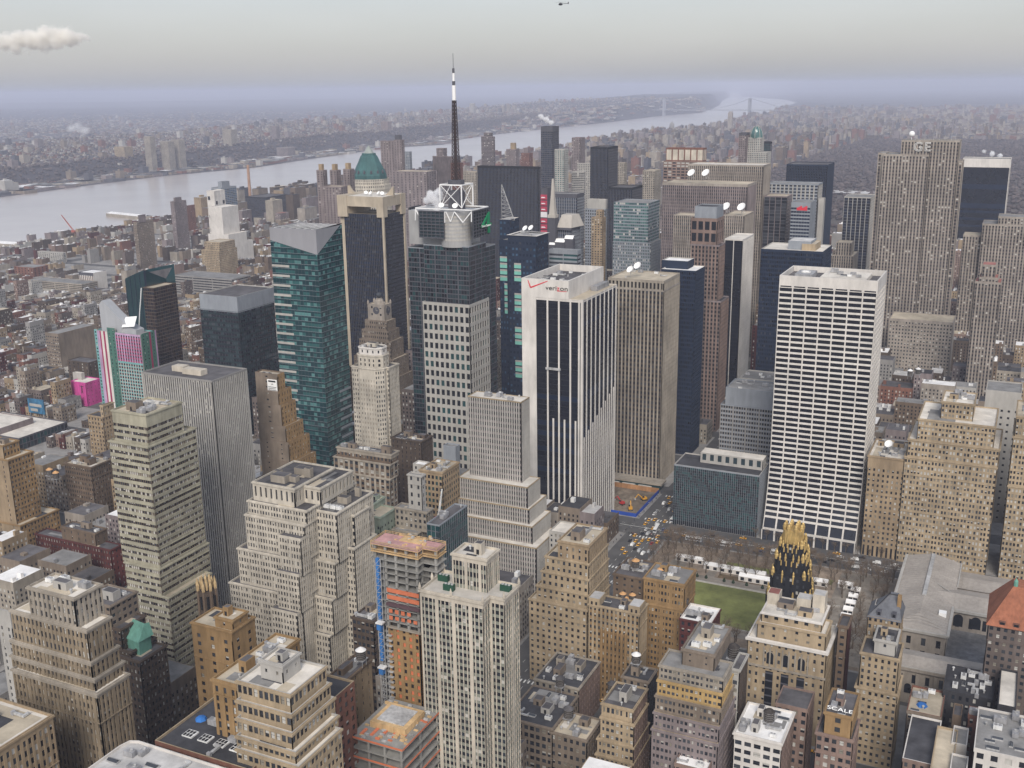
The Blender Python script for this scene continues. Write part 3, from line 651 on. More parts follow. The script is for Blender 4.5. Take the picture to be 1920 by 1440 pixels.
B('palazzo_building', 'tan stone palazzo block with arched top storey and white cornice', (1550, 1222), L=1402, R=1569, y=453, roof='pale', iw=IW, seed=27, st=S(fh=4.2, bay=3.4, ww=.42, wh=.5, wall='sand', grp=2, gpw=2.6, top=1.4, ledge=(-1,), p=(.6, .25, .15), topm='white'),
  tiers=[dict(c=(1549, 1190), L=1420, R=1560, st=S(fh=5, bay=6, ww=.25, wh=.4, wall='sand', top=1.5)), dict(c=(1541, 1168), L=1428, R=1555, st=S(fh=4.2, bay=4.6, ww=.4, wh=.5, wall='sand', top=1.2, topm='white'))])
GST = S(fh=3.7, bay=2.0, ww=.66, wh=.5, wall='stone', top=1.7, grp=5, gpw=1.6, p=(.5, .3, .2))
B('setback_loft_building', 'grey brick stepped loft building with yellow brick middle storeys', (1356, 1272), L=1236, R=1373, y=372, roof='grey', iw=IW, seed=28, st=V(GST, wall='stone'),
  low=[dict(c=(1352, 1300), L=1233, R=1374, y=-1, st=V(GST, wall='amber', cope='sand')), dict(c=(1349, 1330), L=1229, R=1376, y=-2.2, st=V(GST, wall='taupe', cope='sand')), dict(c=(1346, 1362), L=1226, R=1378, y=-3.4, st=V(GST, wall='mauve', cope='sand')), dict(c=(1342, 1394), L=1222, R=1379, y=-4.6, st=V(GST, wall='mauve', cope='sand'))], tiers=[dict(c=(1340, 1228), L=1279, R=1371, st=S(wall='taupe', bay=7, ww=.12, wh=.3, top=2))])
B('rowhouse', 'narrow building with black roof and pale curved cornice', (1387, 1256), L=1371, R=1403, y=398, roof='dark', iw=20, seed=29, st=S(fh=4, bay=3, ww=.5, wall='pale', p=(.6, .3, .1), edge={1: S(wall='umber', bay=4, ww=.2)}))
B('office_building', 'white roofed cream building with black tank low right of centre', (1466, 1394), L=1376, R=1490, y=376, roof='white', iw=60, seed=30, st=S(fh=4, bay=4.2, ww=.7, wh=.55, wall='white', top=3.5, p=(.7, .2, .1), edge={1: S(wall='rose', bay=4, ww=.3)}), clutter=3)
B('loft_building', 'narrow loft with cooling towers behind white roofed cream building', (1515, 1331), L=1454, R=1528, y=408, roof='dark', seed=31, st=S(fh=4, bay=3.5, ww=.5, wall='rose'))
B('rowhouse', 'low building with white roof at bottom edge left of cream building', (1326, 1446), L=1264, R=1351, y=360, roof='white', seed=32, st=S(fh=4, bay=3.5, ww=.5, wall='rose'), clutter=2)
B('loft_building', 'black roofed loft with two long skylights beside beige tower', (1036, 1366), L=948, y=372, d=32, roof='tar', iw=50, seed=33, st=S(fh=4, bay=3, ww=.7, wh=.6, wall='taupe', grp=3, gpw=1.2), clutter=2)
B('loft_building', 'grey brown loft with tan roof and tank on white box', (1100, 1388), L=1032, R=1128, y=372, roof='tan', iw=50, seed=34, st=S(fh=4, bay=3, ww=.5, wh=.5, wall='taupe', p=(.5, .3, .2)), clutter=2)
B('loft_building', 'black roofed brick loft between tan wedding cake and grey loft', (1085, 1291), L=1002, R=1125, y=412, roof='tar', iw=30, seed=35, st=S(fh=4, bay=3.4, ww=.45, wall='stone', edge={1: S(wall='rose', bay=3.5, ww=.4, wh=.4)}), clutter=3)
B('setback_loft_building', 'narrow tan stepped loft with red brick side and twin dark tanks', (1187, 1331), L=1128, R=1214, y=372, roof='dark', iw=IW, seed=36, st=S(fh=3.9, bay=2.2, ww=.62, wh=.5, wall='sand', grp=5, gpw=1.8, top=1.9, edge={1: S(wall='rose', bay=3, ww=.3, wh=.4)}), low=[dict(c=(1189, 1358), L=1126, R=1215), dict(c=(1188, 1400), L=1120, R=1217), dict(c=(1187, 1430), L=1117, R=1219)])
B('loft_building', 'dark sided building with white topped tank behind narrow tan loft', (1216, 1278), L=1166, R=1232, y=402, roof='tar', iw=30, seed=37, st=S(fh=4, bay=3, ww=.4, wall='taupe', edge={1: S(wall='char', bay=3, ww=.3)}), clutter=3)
# right of centre
B('scalloped_building', 'slim tan tower with bowed centre bays near the library', (1683, 1302), L=1604, R=1692, y=448, roof='dark', iw=IW, seed=38, st=S(fh=3.7, bay=2.6, ww=.48, wh=.5, wall='sand', top=1.8, p=(.6, .2, .2), grp=0),
  tiers=[dict(c=(1686, 1236), L=1614, R=1694, st=S(fh=3.7, bay=3, ww=.4, wall='sand', top=2)), dict(c=(1681, 1205), L=1639, R=1688, y=4, st=S(wall='pale', bay=9, ww=.12, wh=.3, top=2, cope='pale'))])
B('loft_building', 'brown building with dark roof and white rooftop lettering', (1600, 1388), L=1530, R=1612, y=392, roof='slate' if 'slate' in ROOFS else 'dark', iw=30, seed=39, st=S(fh=4, bay=3.2, ww=.6, wall='rose'), tiers=[dict(c=(1598, 1345), L=1546, R=1612, st=S(wall='ochre', bay=8, ww=.2, top=2))])
B('brick_tower', 'slim red brick building between palazzo block and white park booths', (1590, 1175), L=1571, R=1598, y=470, roof='dark', iw=30, seed=40, st=S(fh=3.8, bay=3.6, ww=.4, wh=.4, wall='brown', edge={1: S(wall='darkred', bay=3, ww=.2)}))
# low roofs at bottom right
B('low_building', 'low building with black sunken roof and white border', (1752, 1435), L=1692, R=1766, y=396, roof='tar', seed=41, st=S(fh=4, bay=3, ww=.4, wall='rose', cope='white'))
B('low_building', 'long narrow tan roofed building at bottom right', (1784, 1462), L=1742, R=1797, y=384, roof='tan', seed=42, st=S(fh=4, bay=3, ww=.4, wall='sand'))
B('low_building', 'white walled building with long grey roof at bottom right', (1813, 1398), L=1784, R=1817, y=412, roof='grey', seed=43, st=S(wall='white', blank=1, cope='white'))
B('low_building', 'low grey topped white extension at bottom frame edge right', (1813, 1448), L=1781, R=1813, y=390, d=12, roof='grey', seed=44, st=S(wall='white', blank=1, cope='white'))
B('low_building', 'wide dark flat roofed building at bottom right frame corner', (1960, 1432), L=1826, y=392, d=34, roof='grey', seed=45, st=S(fh=5, bay=5, ww=.5, wall='white'), clutter=14)
B('low_building', 'low terrace building with red parapet and blue tarpaulin', (1765, 1345), L=1700, y=438, d=24, roof='tan', seed=46, st=S(fh=4, bay=3, ww=.5, wall='taupe', cope='brick'), clutter=7)
B('low_building', 'dark low building with row of round roof fans', (1862, 1312), L=1768, y=458, d=26, roof='tar', seed=47, st=S(fh=4, bay=3, ww=.4, wall='char'), clutter=16)
B('office_building', 'black walled block with white rooftop units at right', (1905, 1327), L=1871, y=440, d=34, roof='pale', seed=48, st=S(wall='char', blank=1), clutter=9)
B('brick_tower', 'slim brown brick shaft standing above black low roofs', (1803, 1343), L=1786, R=1806, y=434, roof='dark', seed=49, st=S(wall='brown', blank=1))
B('low_building', 'low terrace with red parapet and roof garden at right', (1872, 1352), L=1815, y=428, d=8, roof='tan', seed=50, st=S(fh=4, bay=3, ww=.4, wall='brick'), clutter=2)

# roofs along the bottom edge
def low_roof(name, label, sw, y, xr, d, roof, wl, n, seed):
    q = aty(*sw, y); P = rect(q[0], x_at(xr, y, q[2]), y, y+d); return building(name, label, [(P, 0, q[2], S(fh=4, bay=4, ww=.5, wall=wl, cope='sand'))], PUNCH, roof, iw=0, clutter=n, seed=seed)
low_roof('low_building', 'dark flat roof with blue tarpaulins below orange tan brick building', (290, 1388), 205, 470, 62, 'tar', 'brick', 12, 60)
I_ = BLD['dark flat roof with blue tarpaulins below orange tan brick building']; r_ = random.Random(6); TB = mat('tarpaulin_blue', (.03, .15, .45), .7, .2)
for k in range(4): x, y = I_['x0']+5+k*1.6, I_['y0']+18+k*9; b = MB(); b.rings(x, y, [(2.2, I_['z']), (1.7, I_['z']+.9), (.5, I_['z']+1.3)], 7); tag(b.build('tarpaulin', [TB], None, (x, y, I_['z'])), 'blue tarpaulin heap on dark flat roof at lower left', 'tarpaulin', 'blue tarpaulins on the dark roof')
for k in range(4): b = MB(); x, y = I_['x0']+8+k*7, I_['y0']+9; b.box(x-2.2, x+2.2, y-2, y+2, I_['z'], I_['z']+.5); [b.box(x-2+i*1.3, x-1+i*1.3, y-1.8+j*1.9, y-.2+j*1.9, I_['z']+.5, I_['z']+.54, 1) for i in range(3) for j in range(2)]; tag(b.build('skylight', [DISH if k == 3 else MECHW, DARK], None, (x, y, I_['z'])), 'paned skylight in row on dark flat roof at lower left', 'skylight', 'skylights on the dark roof')
q = aty(240, 1386, 201); P = [(q[0], 130), (q[0]+62, 130), (q[0]+62, 202), (q[0]+4, 202), (q[0]+1, 200.8), (q[0], 197)]
_i = building('low_building', 'pale roof with white rounded rim and many ducts at bottom edge', [(P, 0, q[2], S(wall='white', blank=1, cope='white'))], PUNCH, 'silver', seed=61, clutter=46)

def palazzo_trim():
    I = BLD['tan stone palazzo block with arched top storey and white cornice']; x0, x1, y0, y1 = I['base']; H = I['tiers'][0][2]; W = x1-x0; root, off = I['root'], I['off']
    for k in range(3):
        cx = x0+W*(.3+.2*k); b = MB(); z = H-13; pts = [(cx-1.7, y0-.08, z), (cx+1.7, y0-.08, z), (cx+1.7, y0-.08, z+5)]+[(cx+1.7*math.cos(t), y0-.08, z+5+1.7*math.sin(t)) for t in np.linspace(.25, 2.9, 7)]+[(cx-1.7, y0-.08, z+5)]; b.ngon(pts, 0)
        R = [(cx+1.9*math.cos(t), y0-.2, z+5+1.9*math.sin(t)) for t in np.linspace(0, math.pi, 9)]
        for p, q in zip(R, R[1:]): b.bar(p, q, .25, 1)
        b.build('arched_window', [GD, wall('stone')], root, off)
        b = MB(); b.box(cx-1.9, cx+1.9, y0-.12, y0-.05, 12, H-17, 0); [b.box(cx-1.9, cx+1.9, y0-.2, y0-.12, z_, z_+.8, 1) for z_ in np.arange(14, H-18, 4.2)]; b.build('window_strip', [GD, wall('slate')], root, off)
    for k in range(8): cx = x0+W*(.22+.08*k); b = MB(); b.box(cx-.35, cx+.35, y0-.5, y0, H-14, H-4, 0); b.build('pilaster', [wall('stone')], root, off)
    b = MB(); b.box(x0-.4, x1+.4, y0-.7, y0, H-15.4, H-14.4, 0, True); b.box(x0-.9, x1+.9, y0-1.1, y0, H-1.6, H-.4, 1, True); b.box(x1, x1+1.1, y0, y1, H-1.6, H-.4, 1, True); b.build('cornice', [wall('stone'), wall('white')], root, off)
palazzo_trim()

_a, _b, _c, _d = _s['base']; _w = (_b-_a)*.22
for xx in (_a-.1, _b-_w+.1): m_ = MB(); m_.box(xx, xx+_w, _c-.15, _c+9, _s['H']-2, _s['H']+3.4, 0); m_.quad((xx+.3, _c+.2, _s['H']+3.45), (xx+_w-.3, _c+.2, _s['H']+3.45), (xx+_w-.3, _c+8.7, _s['H']+3.45), (xx+.3, _c+8.7, _s['H']+3.45), 1); [m_.box(xx+_w*t-.5, xx+_w*t+.5, _c-.2, _c-.14, _s['H']-.2, _s['H']+1.6, 2) for t in (.3, .7)]; m_.build('corner_turret', [wall('sand'), ROOFS['silver'], DARK], _s['root'], _s['off'])
for k in range(7):
    m_ = MB(); t = (_b-_a-2*_w)/7; xx = _a+_w+t*(k+.5); m_.rings(xx, _c-.1, [(t*.36, 0), (t*.36, _s['H']-14), (.2, _s['H']-12.5)], 10); m_.build('bowed_bay', [wall('ochre')], _s['root'], _s['off'])
I = BLD['tan stone palazzo block with arched top storey and white cornice']; x0, x1, y0, y1 = I['x0'], I['x1'], I['y0'], I['y1']
for nm, xa, xb, ya, h in (('west', x0, x0+6, y1-9, 6), ('east', x1-7, x1-1, y1-8, 9), ('mid', x1-15, x1-8, y1-7, 5)):
    m_ = MB(); m_.box(xa, xb, ya, ya+7, I['z'], I['z']+h, 0); m_.quad((xa+.4, ya+.4, I['z']+h+.03), (xb-.4, ya+.4, I['z']+h+.03), (xb-.4, ya+6.6, I['z']+h+.03), (xa+.4, ya+6.6, I['z']+h+.03), 1); m_.build('bulkhead', [wall('cream'), ROOFS['red' if nm == 'west' else 'silver']], I['root'], I['off'])
I = BLD['low terrace building with red parapet and blue tarpaulin']; m_ = MB(); m_.rings(I['x0']+6, I['y0']+8, [(2.6, I['z']), (2, I['z']+1.1), (.4, I['z']+1.5)], 6); tag(m_.build('tarpaulin', [TB], None, (I['x0']+6, I['y0']+8, I['z'])), 'bright blue tarpaulin on the red parapet terrace at right', 'tarpaulin')
I = BLD['grey slab tower with thin vertical fins and pale corner pier']; x0, y0 = I['x0'], I['y0']
for k, (dx, dy, w_) in enumerate(((14, 12, 9), (25, 9, 15))): m_ = MB(); m_.box(x0+dx, x0+dx+w_, y0+dy, y0+dy+6, I['z'], I['z']+3.4, 0); m_.build('bulkhead', [wall('cream')], I['root'], I['off'])
# ---------------------------------------------------------------- towers along 42nd street and north of it
FIN = lambda **k: S(**{**dict(fh=3.8, bay=2.6, ww=.48, wh=.62, po=0, so=.42, go=.5, wall='limestone', span='cocoa', g=(GD, GM), p=(.8, .2), half=0, top=1, corner=.8), **k})
# grey glass block at the park corner
B('office_building', 'low blue green glass office block facing the park', (1424, 892), L=1264, R=1441, y=700, roof='tar', iw=0, seed=60,
  st=S(fh=1.95, bay=1.55, ww=.9, wh=.88, po=0, so=.02, go=.15, wall='steel', span='slate', g=(GS, GG2, GD), p=(.5, .25, .25), half=0, top=1.2, base=4, cope='pale'))
_h = BLD['low blue green glass office block facing the park']
def sub(I, name, x0, x1, y0, y1, z0, z1, st, rf='grey', seed=1):
    b, gm, ms, rng = MB(), MB(), Slots(), random.Random(seed); P = rect(x0, x1, y0, y1)
    for i in range(4): facade(b, b, P[i], P[(i+1) % 4], z0, z1, st, ms, rng, None)
    b.ngon([(*p, z1-.5) for p in P], ms(ROOFS[rf])); return b.build(name, ms.l, I['root'], I['off'])
sub(_h, 'penthouse', _h['x0']+16, _h['x1']-1, _h['y0']+14, _h['y1']-3, _h['z'], _h['z']+8, S(fh=7, bay=6, ww=.5, wh=.7, wall='pale', g=(GS,), p=(1,), half=0, top=1), 'pale')
# white grid slab with a swept foot
def swept():
    x0, x1, y0, y1, H = box_px((1647, 527), 1462, 1658, y=716)
    y1 = y0+46
    lab = 'white travertine slab with black window grid and swept base'; off = ((x0+x1)/2, (y0+y1)/2, 0); root = empty('office_tower', off, lab, 'tower')
    dy = lambda z: 0 if z > 75 else -17.5*((75-z)/75)**2.2
    wm, gm = MB(), MB(); nb, fh = 7, 3.88; zt = H-8.6; nf = int((zt-15)/fh); fh = (zt-15)/nf; zs = [15+fh*i for i in range(nf+1)]
    bw = (x1-x0)/nb
    for a, c in zip(zs, zs[1:]):
        ya, yc = y0+dy(a), y0+dy(c); s = a+fh*.36; ysp = y0+dy(s)
        wm.quad((x0, ya, a), (x1, ya, a), (x1, ysp, s), (x0, ysp, s), 0); wm.quad((x0, ysp, s), (x1, ysp, s), (x1, ysp+.35, s), (x0, ysp+.35, s), 0)
        wm.quad((x0, yc+.35, c), (x1, yc+.35, c), (x1, yc, c), (x0, yc, c), 0)
        for i in range(nb): gm.quad((x0+i*bw, ysp+.35, s), (x0+(i+1)*bw, ysp+.35, s), (x0+(i+1)*bw, yc+.35, c), (x0+i*bw, yc+.35, c), 0 if random.Random(i*91+int(a)).random() < .8 else 1)
        for i in range(nb+1):
            xa, xb = max(x0, x0+i*bw-.45), min(x1, x0+i*bw+.45)
            wm.quad((xa, ya-.12, a), (xb, ya-.12, a), (xb, yc-.12, c), (xa, yc-.12, c), 0)
            for xx in (xa, xb): wm.quad((xx, ya-.12, a), (xx, yc-.12, c), (xx, yc+.7, c), (xx, ya+.7, a), 0)
    gm.quad((x0, y0+dy(0)+.7, .2), (x1, y0+dy(0)+.7, .2), (x1, y0+dy(15)+.7, 15), (x0, y0+dy(15)+.7, 15), 0)
    for i in range(nb+1):
        xa, xb = max(x0, x0+i*bw-.6), min(x1, x0+i*bw+.6); wm.box(xa, xb, y0+dy(0)-.1, y0+dy(0)+1, .1, 8, 0); wm.quad((xa, y0+dy(8)-.12, 8), (xb, y0+dy(8)-.12, 8), (xb, y0+dy(15)-.12, 15), (xa, y0+dy(15)-.12, 15), 0)
    wm.box(x0, x1, y0+dy(8)-.2, y0+dy(8)+.8, 6.4, 8.2, 0)
    # top band with a slot row
    wm.quad((x0, y0-.12, zt), (x1, y0-.12, zt), (x1, y0-.12, H), (x0, y0-.12, H), 0)
    for i in range(nb): gm.quad((x0+i*bw+.9, y0-.16, zt+.6), (x0+(i+1)*bw-.9, y0-.16, zt+.6), (x0+(i+1)*bw-.9, y0-.16, zt+1.5), (x0+i*bw+.9, y0-.16, zt+1.5), 0)
    ms = Slots(); ms(wall('white')); g2, rng = MB(), random.Random(4)
    stE = S(fh=fh, bay=7.6, ww=.86, wh=.6, so=.1, go=.7, wall='white', g=(GB, GD), p=(.8, .2), half=0, top=8.6)
    ms2 = Slots(); ms2(wall('white')); ms2(GB); ms2(GD)
    w2 = MB(); facade(w2, gm if False else g2, (x1, y0), (x1, y1), 0, H, stE, ms2, rng, None); facade(w2, g2, (x0, y1), (x0, y0), 0, H, stE, ms2, rng, None)
    w2.quad((x1, y1, 0), (x0, y1, 0), (x0, y1, H), (x1, y1, H), 0)
    fl = [(y0+dy(z)-.12, z) for z in (0, 5, 10, 15, 20, 27, 35, 45, 55, 65, 75)]
    for xx in (x0, x1): w2.ngon([(xx, y, z) for y, z in fl]+[(xx, y0+.01, 75), (xx, y0+.01, 0)], 0)
    wm.build('wall', [wall('white')], root, off); w2.build('side_wall', ms2.l, root, off); tag(gm.build('glazing', [GB, GD], root, off), kind='stuff'); tag(g2.build('side_glazing', ms2.l, root, off), kind='stuff')
    r = MB(); zr = H-4; r.ngon([(x0+1, y0+1, zr), (x1-1, y0+1, zr), (x1-1, y1-1, zr), (x0+1, y1-1, zr)], 0); r.build('roof', [ROOFS['dark']], root, off)
    p = MB(); inn = rect(x0+1, x1-1, y0+1, y1-1); out = rect(x0, x1, y0-.12, y1)
    p.quads([[(*out[i], H), (*out[(i+1) % 4], H), (*inn[(i+1) % 4], H), (*inn[i], H)] for i in range(4)]+[[(*inn[i], H), (*inn[(i+1) % 4], H), (*inn[(i+1) % 4], zr), (*inn[i], zr)] for i in range(4)], 0); p.build('parapet', [wall('white')], root, off)
    b = MB(); b.box(x0+26, x1-9, y0+8, y1-8, zr, zr+3, 0); b.build('bulkhead', [ROOFS['pale']], root, off)
    b = MB(); b.box(x0+8, x0+20, y0+12, y1-14, zr, zr+3.6, 0); b.rings(x0+14, y0+21, [(3.4, zr+3.6), (3.4, zr+4.4), (3, zr+4.4), (3, zr+3.7)], 16, 1); b.build('cooling_plant', [MECH, MECHW], root, off)
    FOOT.append((x0, x1, y0-18, y1)); I = dict(root=root, off=off, x0=x0+26, x1=x1-9, y0=y0+8, y1=y1-8, z=zr+3); roof_units(I, 7, lab, rng)
swept()
# white and black striped tower with sign
def striped():
    x0, x1, y0, y1, H = box_px((1093, 563), 978, 1157, y=640)
    lab = 'black glass tower with white vertical piers and white sign crown'; off = ((x0+x1)/2, (y0+y1)/2, 0); root = empty('office_tower', off, lab, 'tower')
    wm, gm, rng = MB(), MB(), random.Random(7)
    g_ = .4; wx = x_at(1005, y0, H-5)
    gm.quads([], 0)
    for (a, n_) in (((wx, x1), 'S'), ((y0, y1), 'E')):
        for zz in np.arange(0, H-3, 3.9):
            m = 0 if rng.random() < .8 else 1
            if n_ == 'S': gm.quad((a[0], y0+g_, zz), (a[1], y0+g_, zz), (a[1], y0+g_, min(zz+3.9, H-2)), (a[0], y0+g_, min(zz+3.9, H-2)), m)
            else: gm.quad((x1-g_, a[0], zz), (x1-g_, a[1], zz), (x1-g_, a[1], min(zz+3.9, H-2)), (x1-g_, a[0], min(zz+3.9, H-2)), m)
            if n_ == 'S': wm.quad((a[0], y0+g_-.06, zz), (a[1], y0+g_-.06, zz), (a[1], y0+g_-.06, zz+.5), (a[0], y0+g_-.06, zz+.5), 1)
            else: wm.quad((x1-g_+.06, a[0], zz), (x1-g_+.06, a[1], zz), (x1-g_+.06, a[1], zz+.5), (x1-g_+.06, a[0], zz+.5), 1)
    wm.box(x0, wx, y0, y1, 0, H, 0)
    W = x1-wx; D = y1-y0
    px = [wx+W*f for f in (.245, .49, .735)]
    for x in px: wm.box(x-.6, x+.6, y0, y0+g_, 0, H, 0)
    for x in [wx+W*f for f in (.365, .61, .85)]: wm.box(x-.6, x+.6, y0, y0+g_, 0, 92, 0)
    wm.box(wx+W*.9-.0, wx+W*.9+1.3, y0, y0+g_, 0, H, 0)
    wm.box(x1-1.6, x1, y0, y0+1.6, 0, H, 0)
    nE = 8
    for i in range(1, nE+1):
        y = y0+D*i/(nE)-(1.2 if i == nE else 0); wm.box(x1-g_, x1, y-.6, y+.6, 0, H, 0)
        ym = y0+D*(i-.5)/nE; zt = 96+3.2*i
        wm.box(x1-g_, x1, ym-.6, ym+.6, 0, zt-20 if True else 0, 0)
        if i < nE: wm.box(x1-g_+.02, x1+.02, y-.8, y+.8, 0, zt+8, 0)
    wm.quad((x1, y1, 0), (x0, y1, 0), (x0, y1, H), (x1, y1, H), 0)
    wm.quad((wx, y0+.3, H-2), (x1, y0+.3, H-2), (x1, y0+.3, H), (wx, y0+.3, H), 0); wm.quad((x1-.3, y0, H-2), (x1-.3, y1, H-2), (x1-.3, y1, H), (x1-.3, y0, H), 0)
    wm.build('wall', [wall('white'), wall('black')], root, off); tag(gm.build('glazing', [GB, GN], root, off), kind='stuff')
    r = MB(); r.ngon([(x0, y0, H-.4), (x1, y0, H-.4), (x1, y1, H-.4), (x0, y1, H-.4)]); r.build('roof', [ROOFS['tan']], root, off)
    xc = aty(1066, 527, y0)[0]; Hc = aty(1066, 527, y0)[2]; c = MB()
    for q in (((x0, y0), (xc, y0)), ((xc, y0), (xc, y1)), ((xc, y1), (x0, y1)), ((x0, y1), (x0, y0))):
        (ax, ay), (bx_, by) = q; c.quad((ax, ay-.05, H-.4), (bx_, by-.05, H-.4), (bx_, by-.05, Hc), (ax, ay-.05, Hc), 0)
    for P, Q in zip(rect(x0, xc, y0-.05, y1), offset_poly(rect(x0, xc, y0, y1), 1)): pass
    out, inn = rect(x0, xc, y0-.05, y1-.05), offset_poly(rect(x0, xc, y0, y1), 1.2); zr = Hc-5
    c.quads([[(*out[i], Hc), (*out[(i+1) % 4], Hc), (*inn[(i+1) % 4], Hc), (*inn[i], Hc)] for i in range(4)]+[[(*inn[i], Hc), (*inn[(i+1) % 4], Hc), (*inn[(i+1) % 4], zr), (*inn[i], zr)] for i in range(4)], 0)
    c.build('crown', [wall('white')], root, off); r = MB(); r.ngon([(*p, zr) for p in inn]); r.build('crown_roof', [ROOFS['dark']], root, off)
    FOOT.append((x0, x1, y0, y1)); roof_units(dict(x0=x0, x1=xc, y0=y0, y1=y1, z=zr), 22, lab, rng)
    u = MB(); u.box(xc+2, x1-4, y0+D*.55, y1-6, H-.4, H+3); u.build('bulkhead', [MECH], root, off)
    # facade cradle
    cr_ = MB(); cr_.box(px[0]-1, px[1]+1.5, y0-1.4, y0-.2, 128, 129.6, 0, True); o = cr_.build('window_cradle', [GALV], None, ((px[0]+px[1])/2, y0-1, 128)); tag(o, 'grey window cleaning cradle hanging on black striped tower', 'cradle')
    # sign on the crown
    red = mat('sign_red', (.62, .03, .05), .6, 0); blk = mat('sign_black', (.02, .02, .02), .6, 0)
    L, T = x_at(990, y0, Hc-3), None
    k = MB(); z = lambda py, x: z_at(py, x, y0-.2)
    def stroke(a, b_, wd):
        (ax, az), (bx_, bz) = a, b_; d = np.array([bx_-ax, bz-az]); d /= np.linalg.norm(d); n_ = np.array([-d[1], d[0]])*wd
        P = [(ax+n_[0], az+n_[1]), (bx_+n_[0]*.5, bz+n_[1]*.5), (bx_-n_[0]*.5, bz-n_[1]*.5), (ax-n_[0], az-n_[1])]
        k.quad(*[(p[0], y0-.22, p[1]) for p in P[::-1]]); 
    xa, xb, xcx = x_at(990, y0, Hc-3), x_at(995, y0, Hc-8), x_at(1027, y0, Hc-4)
    stroke((xb, z(539, xb)), (xa, z(525, xa)), .5); stroke((xb, z(539, xb)), (xcx, z(527, xcx)), .5)
    k.build('sign_tick', [red], root, off)
    xt = x_at(1023, y0, Hc-8); zt = z_at(543, xt, y0); wd = x_at(1064, y0, Hc-8)-xt; sz = wd/7*2.0*.98
    for t_, a_, b_, m_ in (('veri', 0, .50, blk), ('z', .52, .64, red), ('on', .66, 1, blk)): letters(t_, (xt+wd*a_, y0-.25, zt), sz, m_, root, off, ext=.12, fit=wd*(b_-a_))
    k = MB(); k.quad((xt+wd*.53, y0-.2, zt-.7), (xt+wd*.97, y0-.2, zt-.55), (xt+wd*.97, y0-.2, zt-.2), (xt+wd*.53, y0-.2, zt-.4)); k.build('sign_underline', [red], root, off)
striped()
B('office_tower', 'tan concrete fin tower with open top storey beside black striped tower', (1245, 545), L=1140, R=1275, y=774, roof='tan', seed=61, st=FIN(bay=3.1, ww=.6, wh=.6, wall='limestone', pier='stone', span='umber', top=1.2, base=0), clutter=5,
  tiers=[dict(c=(1245, 527), L=1140, R=1275, y=.15, st=S(fh=9, bay=3.1, ww=.55, wh=.78, wall='stone', go=1.2, g=(DARK,), p=(1,), half=0, top=2.2))])
B('office_tower', 'dark navy slab tower with white roof ledge', (1305, 508), L=1240, R=1322, y=858, roof='white', seed=62, st=S(fh=3.9, bay=1.6, ww=.8, wh=.6, po=0, so=.05, wall='navy', g=(GN, GB), p=(.6, .4), half=0, top=1.5, cope='white'),
  tiers=[dict(c=(1290, 490), L=1241, R=1302, s=6, st=S(wall='navy', blank=1, cope='pale'))])
B('office_tower', 'brown granite tower with pink piers and dark glass notched crown', (1352, 565), L=1312, R=1367, y=935, seed=63, st=S(fh=3.9, bay=3.4, ww=.55, wh=.55, wall='mauve', pier='rose', span='cocoa', g=(GD, GM), p=(.8, .2), half=0, top=1.5, so=.2, go=.4),
  tiers=[dict(c=(1349, 460), L=1296, R=1360, s=1.5), dict(c=(1345, 410), L=1296, R=1358, s=3, st=S(fh=12, bay=6, ww=.7, wh=.72, wall='rose', g=(GD,), p=(1,), half=0, top=3)), dict(c=(1344, 388), L=1303, R=1357, s=5, st=S(wall='steel', blank=1))])
B('office_tower', 'white and black vertical striped tower beside brown granite tower', (1393, 449), L=1359, R=1414, y=1016, seed=64, roof='pale', st=S(fh=3.9, bay=2.9, ww=.55, wh=.9, so=.3, go=.35, wall='white', span='black', g=(GB,), p=(1,), half=0, top=1.5, corner=.8, edge={0: S(fh=3.9, bay=9, ww=.92, wh=.9, so=.6, go=.7, wall='white', span='black', g=(GB,), p=(1,), half=0, top=1.5)}))
B('office_tower', 'tan finned slab carrying two big white dishes', (1396, 404), L=1357, R=1414, y=1096, roof='tan', seed=65, st=FIN(bay=2.2, wall='limestone'), w=None)
BLD['tan finned slab carrying two big white dishes']['root']['label'] = 'small tan finned tower top right of brown granite tower'
B('office_tower', 'narrow tan finned tower left of brown granite tower', (1305, 404), L=1263, R=1316, y=1090, roof='tan', seed=66, st=FIN(bay=2.2, wall='limestone'))
B('office_tower', 'broad tan finned slab with two white dishes on its roof', (1402, 346), L=1242, R=1419, y=1177, roof='tan', seed=67, st=FIN(bay=2.4, wall='limestone', pier='mauve', top=3))
B('office_tower', 'tallest tan finned slab with pale roof behind the dish slab', (1432, 310), L=1290, R=1446, y=1257, roof='pale', seed=68, st=FIN(bay=2.4, wall='limestone', top=2))
B('office_tower', 'rust brown tower with cream panelled crown', (1318, 303), L=1244, R=1325, y=1418, seed=69, roof='grey', st=S(fh=4, bay=6, ww=.75, wh=.5, wall='rose', g=(GD, GL), p=(.7, .3), half=0, top=1.5),
  tiers=[dict(c=(1320, 278), L=1249, R=1325, y=.2, st=S(fh=20, bay=9, ww=.82, wh=.85, wall='brick', g=(wall('cream'),), p=(1,), half=0, top=2, so=.1, go=.3))])
B('office_tower', 'dark curtain wall tower with pale roof and two penthouses', (1543, 472), L=1427, R=1560, y=935, roof='pale', seed=70, st=S(fh=3.9, bay=1.6, ww=.8, wh=.6, po=0, so=.05, wall='navy', g=(GN, GB, GM), p=(.55, .35, .1), half=0, top=2.5, cope='pale'))
_q = BLD['dark curtain wall tower with pale roof and two penthouses']
sub(_q, 'penthouse', _q['x0']+22, _q['x0']+42, _q['y0']+10, _q['y1']-10, _q['z'], _q['z']+8, S(wall='steel', blank=1), 'silver'); sub(_q, 'penthouse', _q['x1']-20, _q['x1']-8, _q['y0']+8, _q['y1']-12, _q['z'], _q['z']+6, S(wall='sand', blank=1), 'tan')
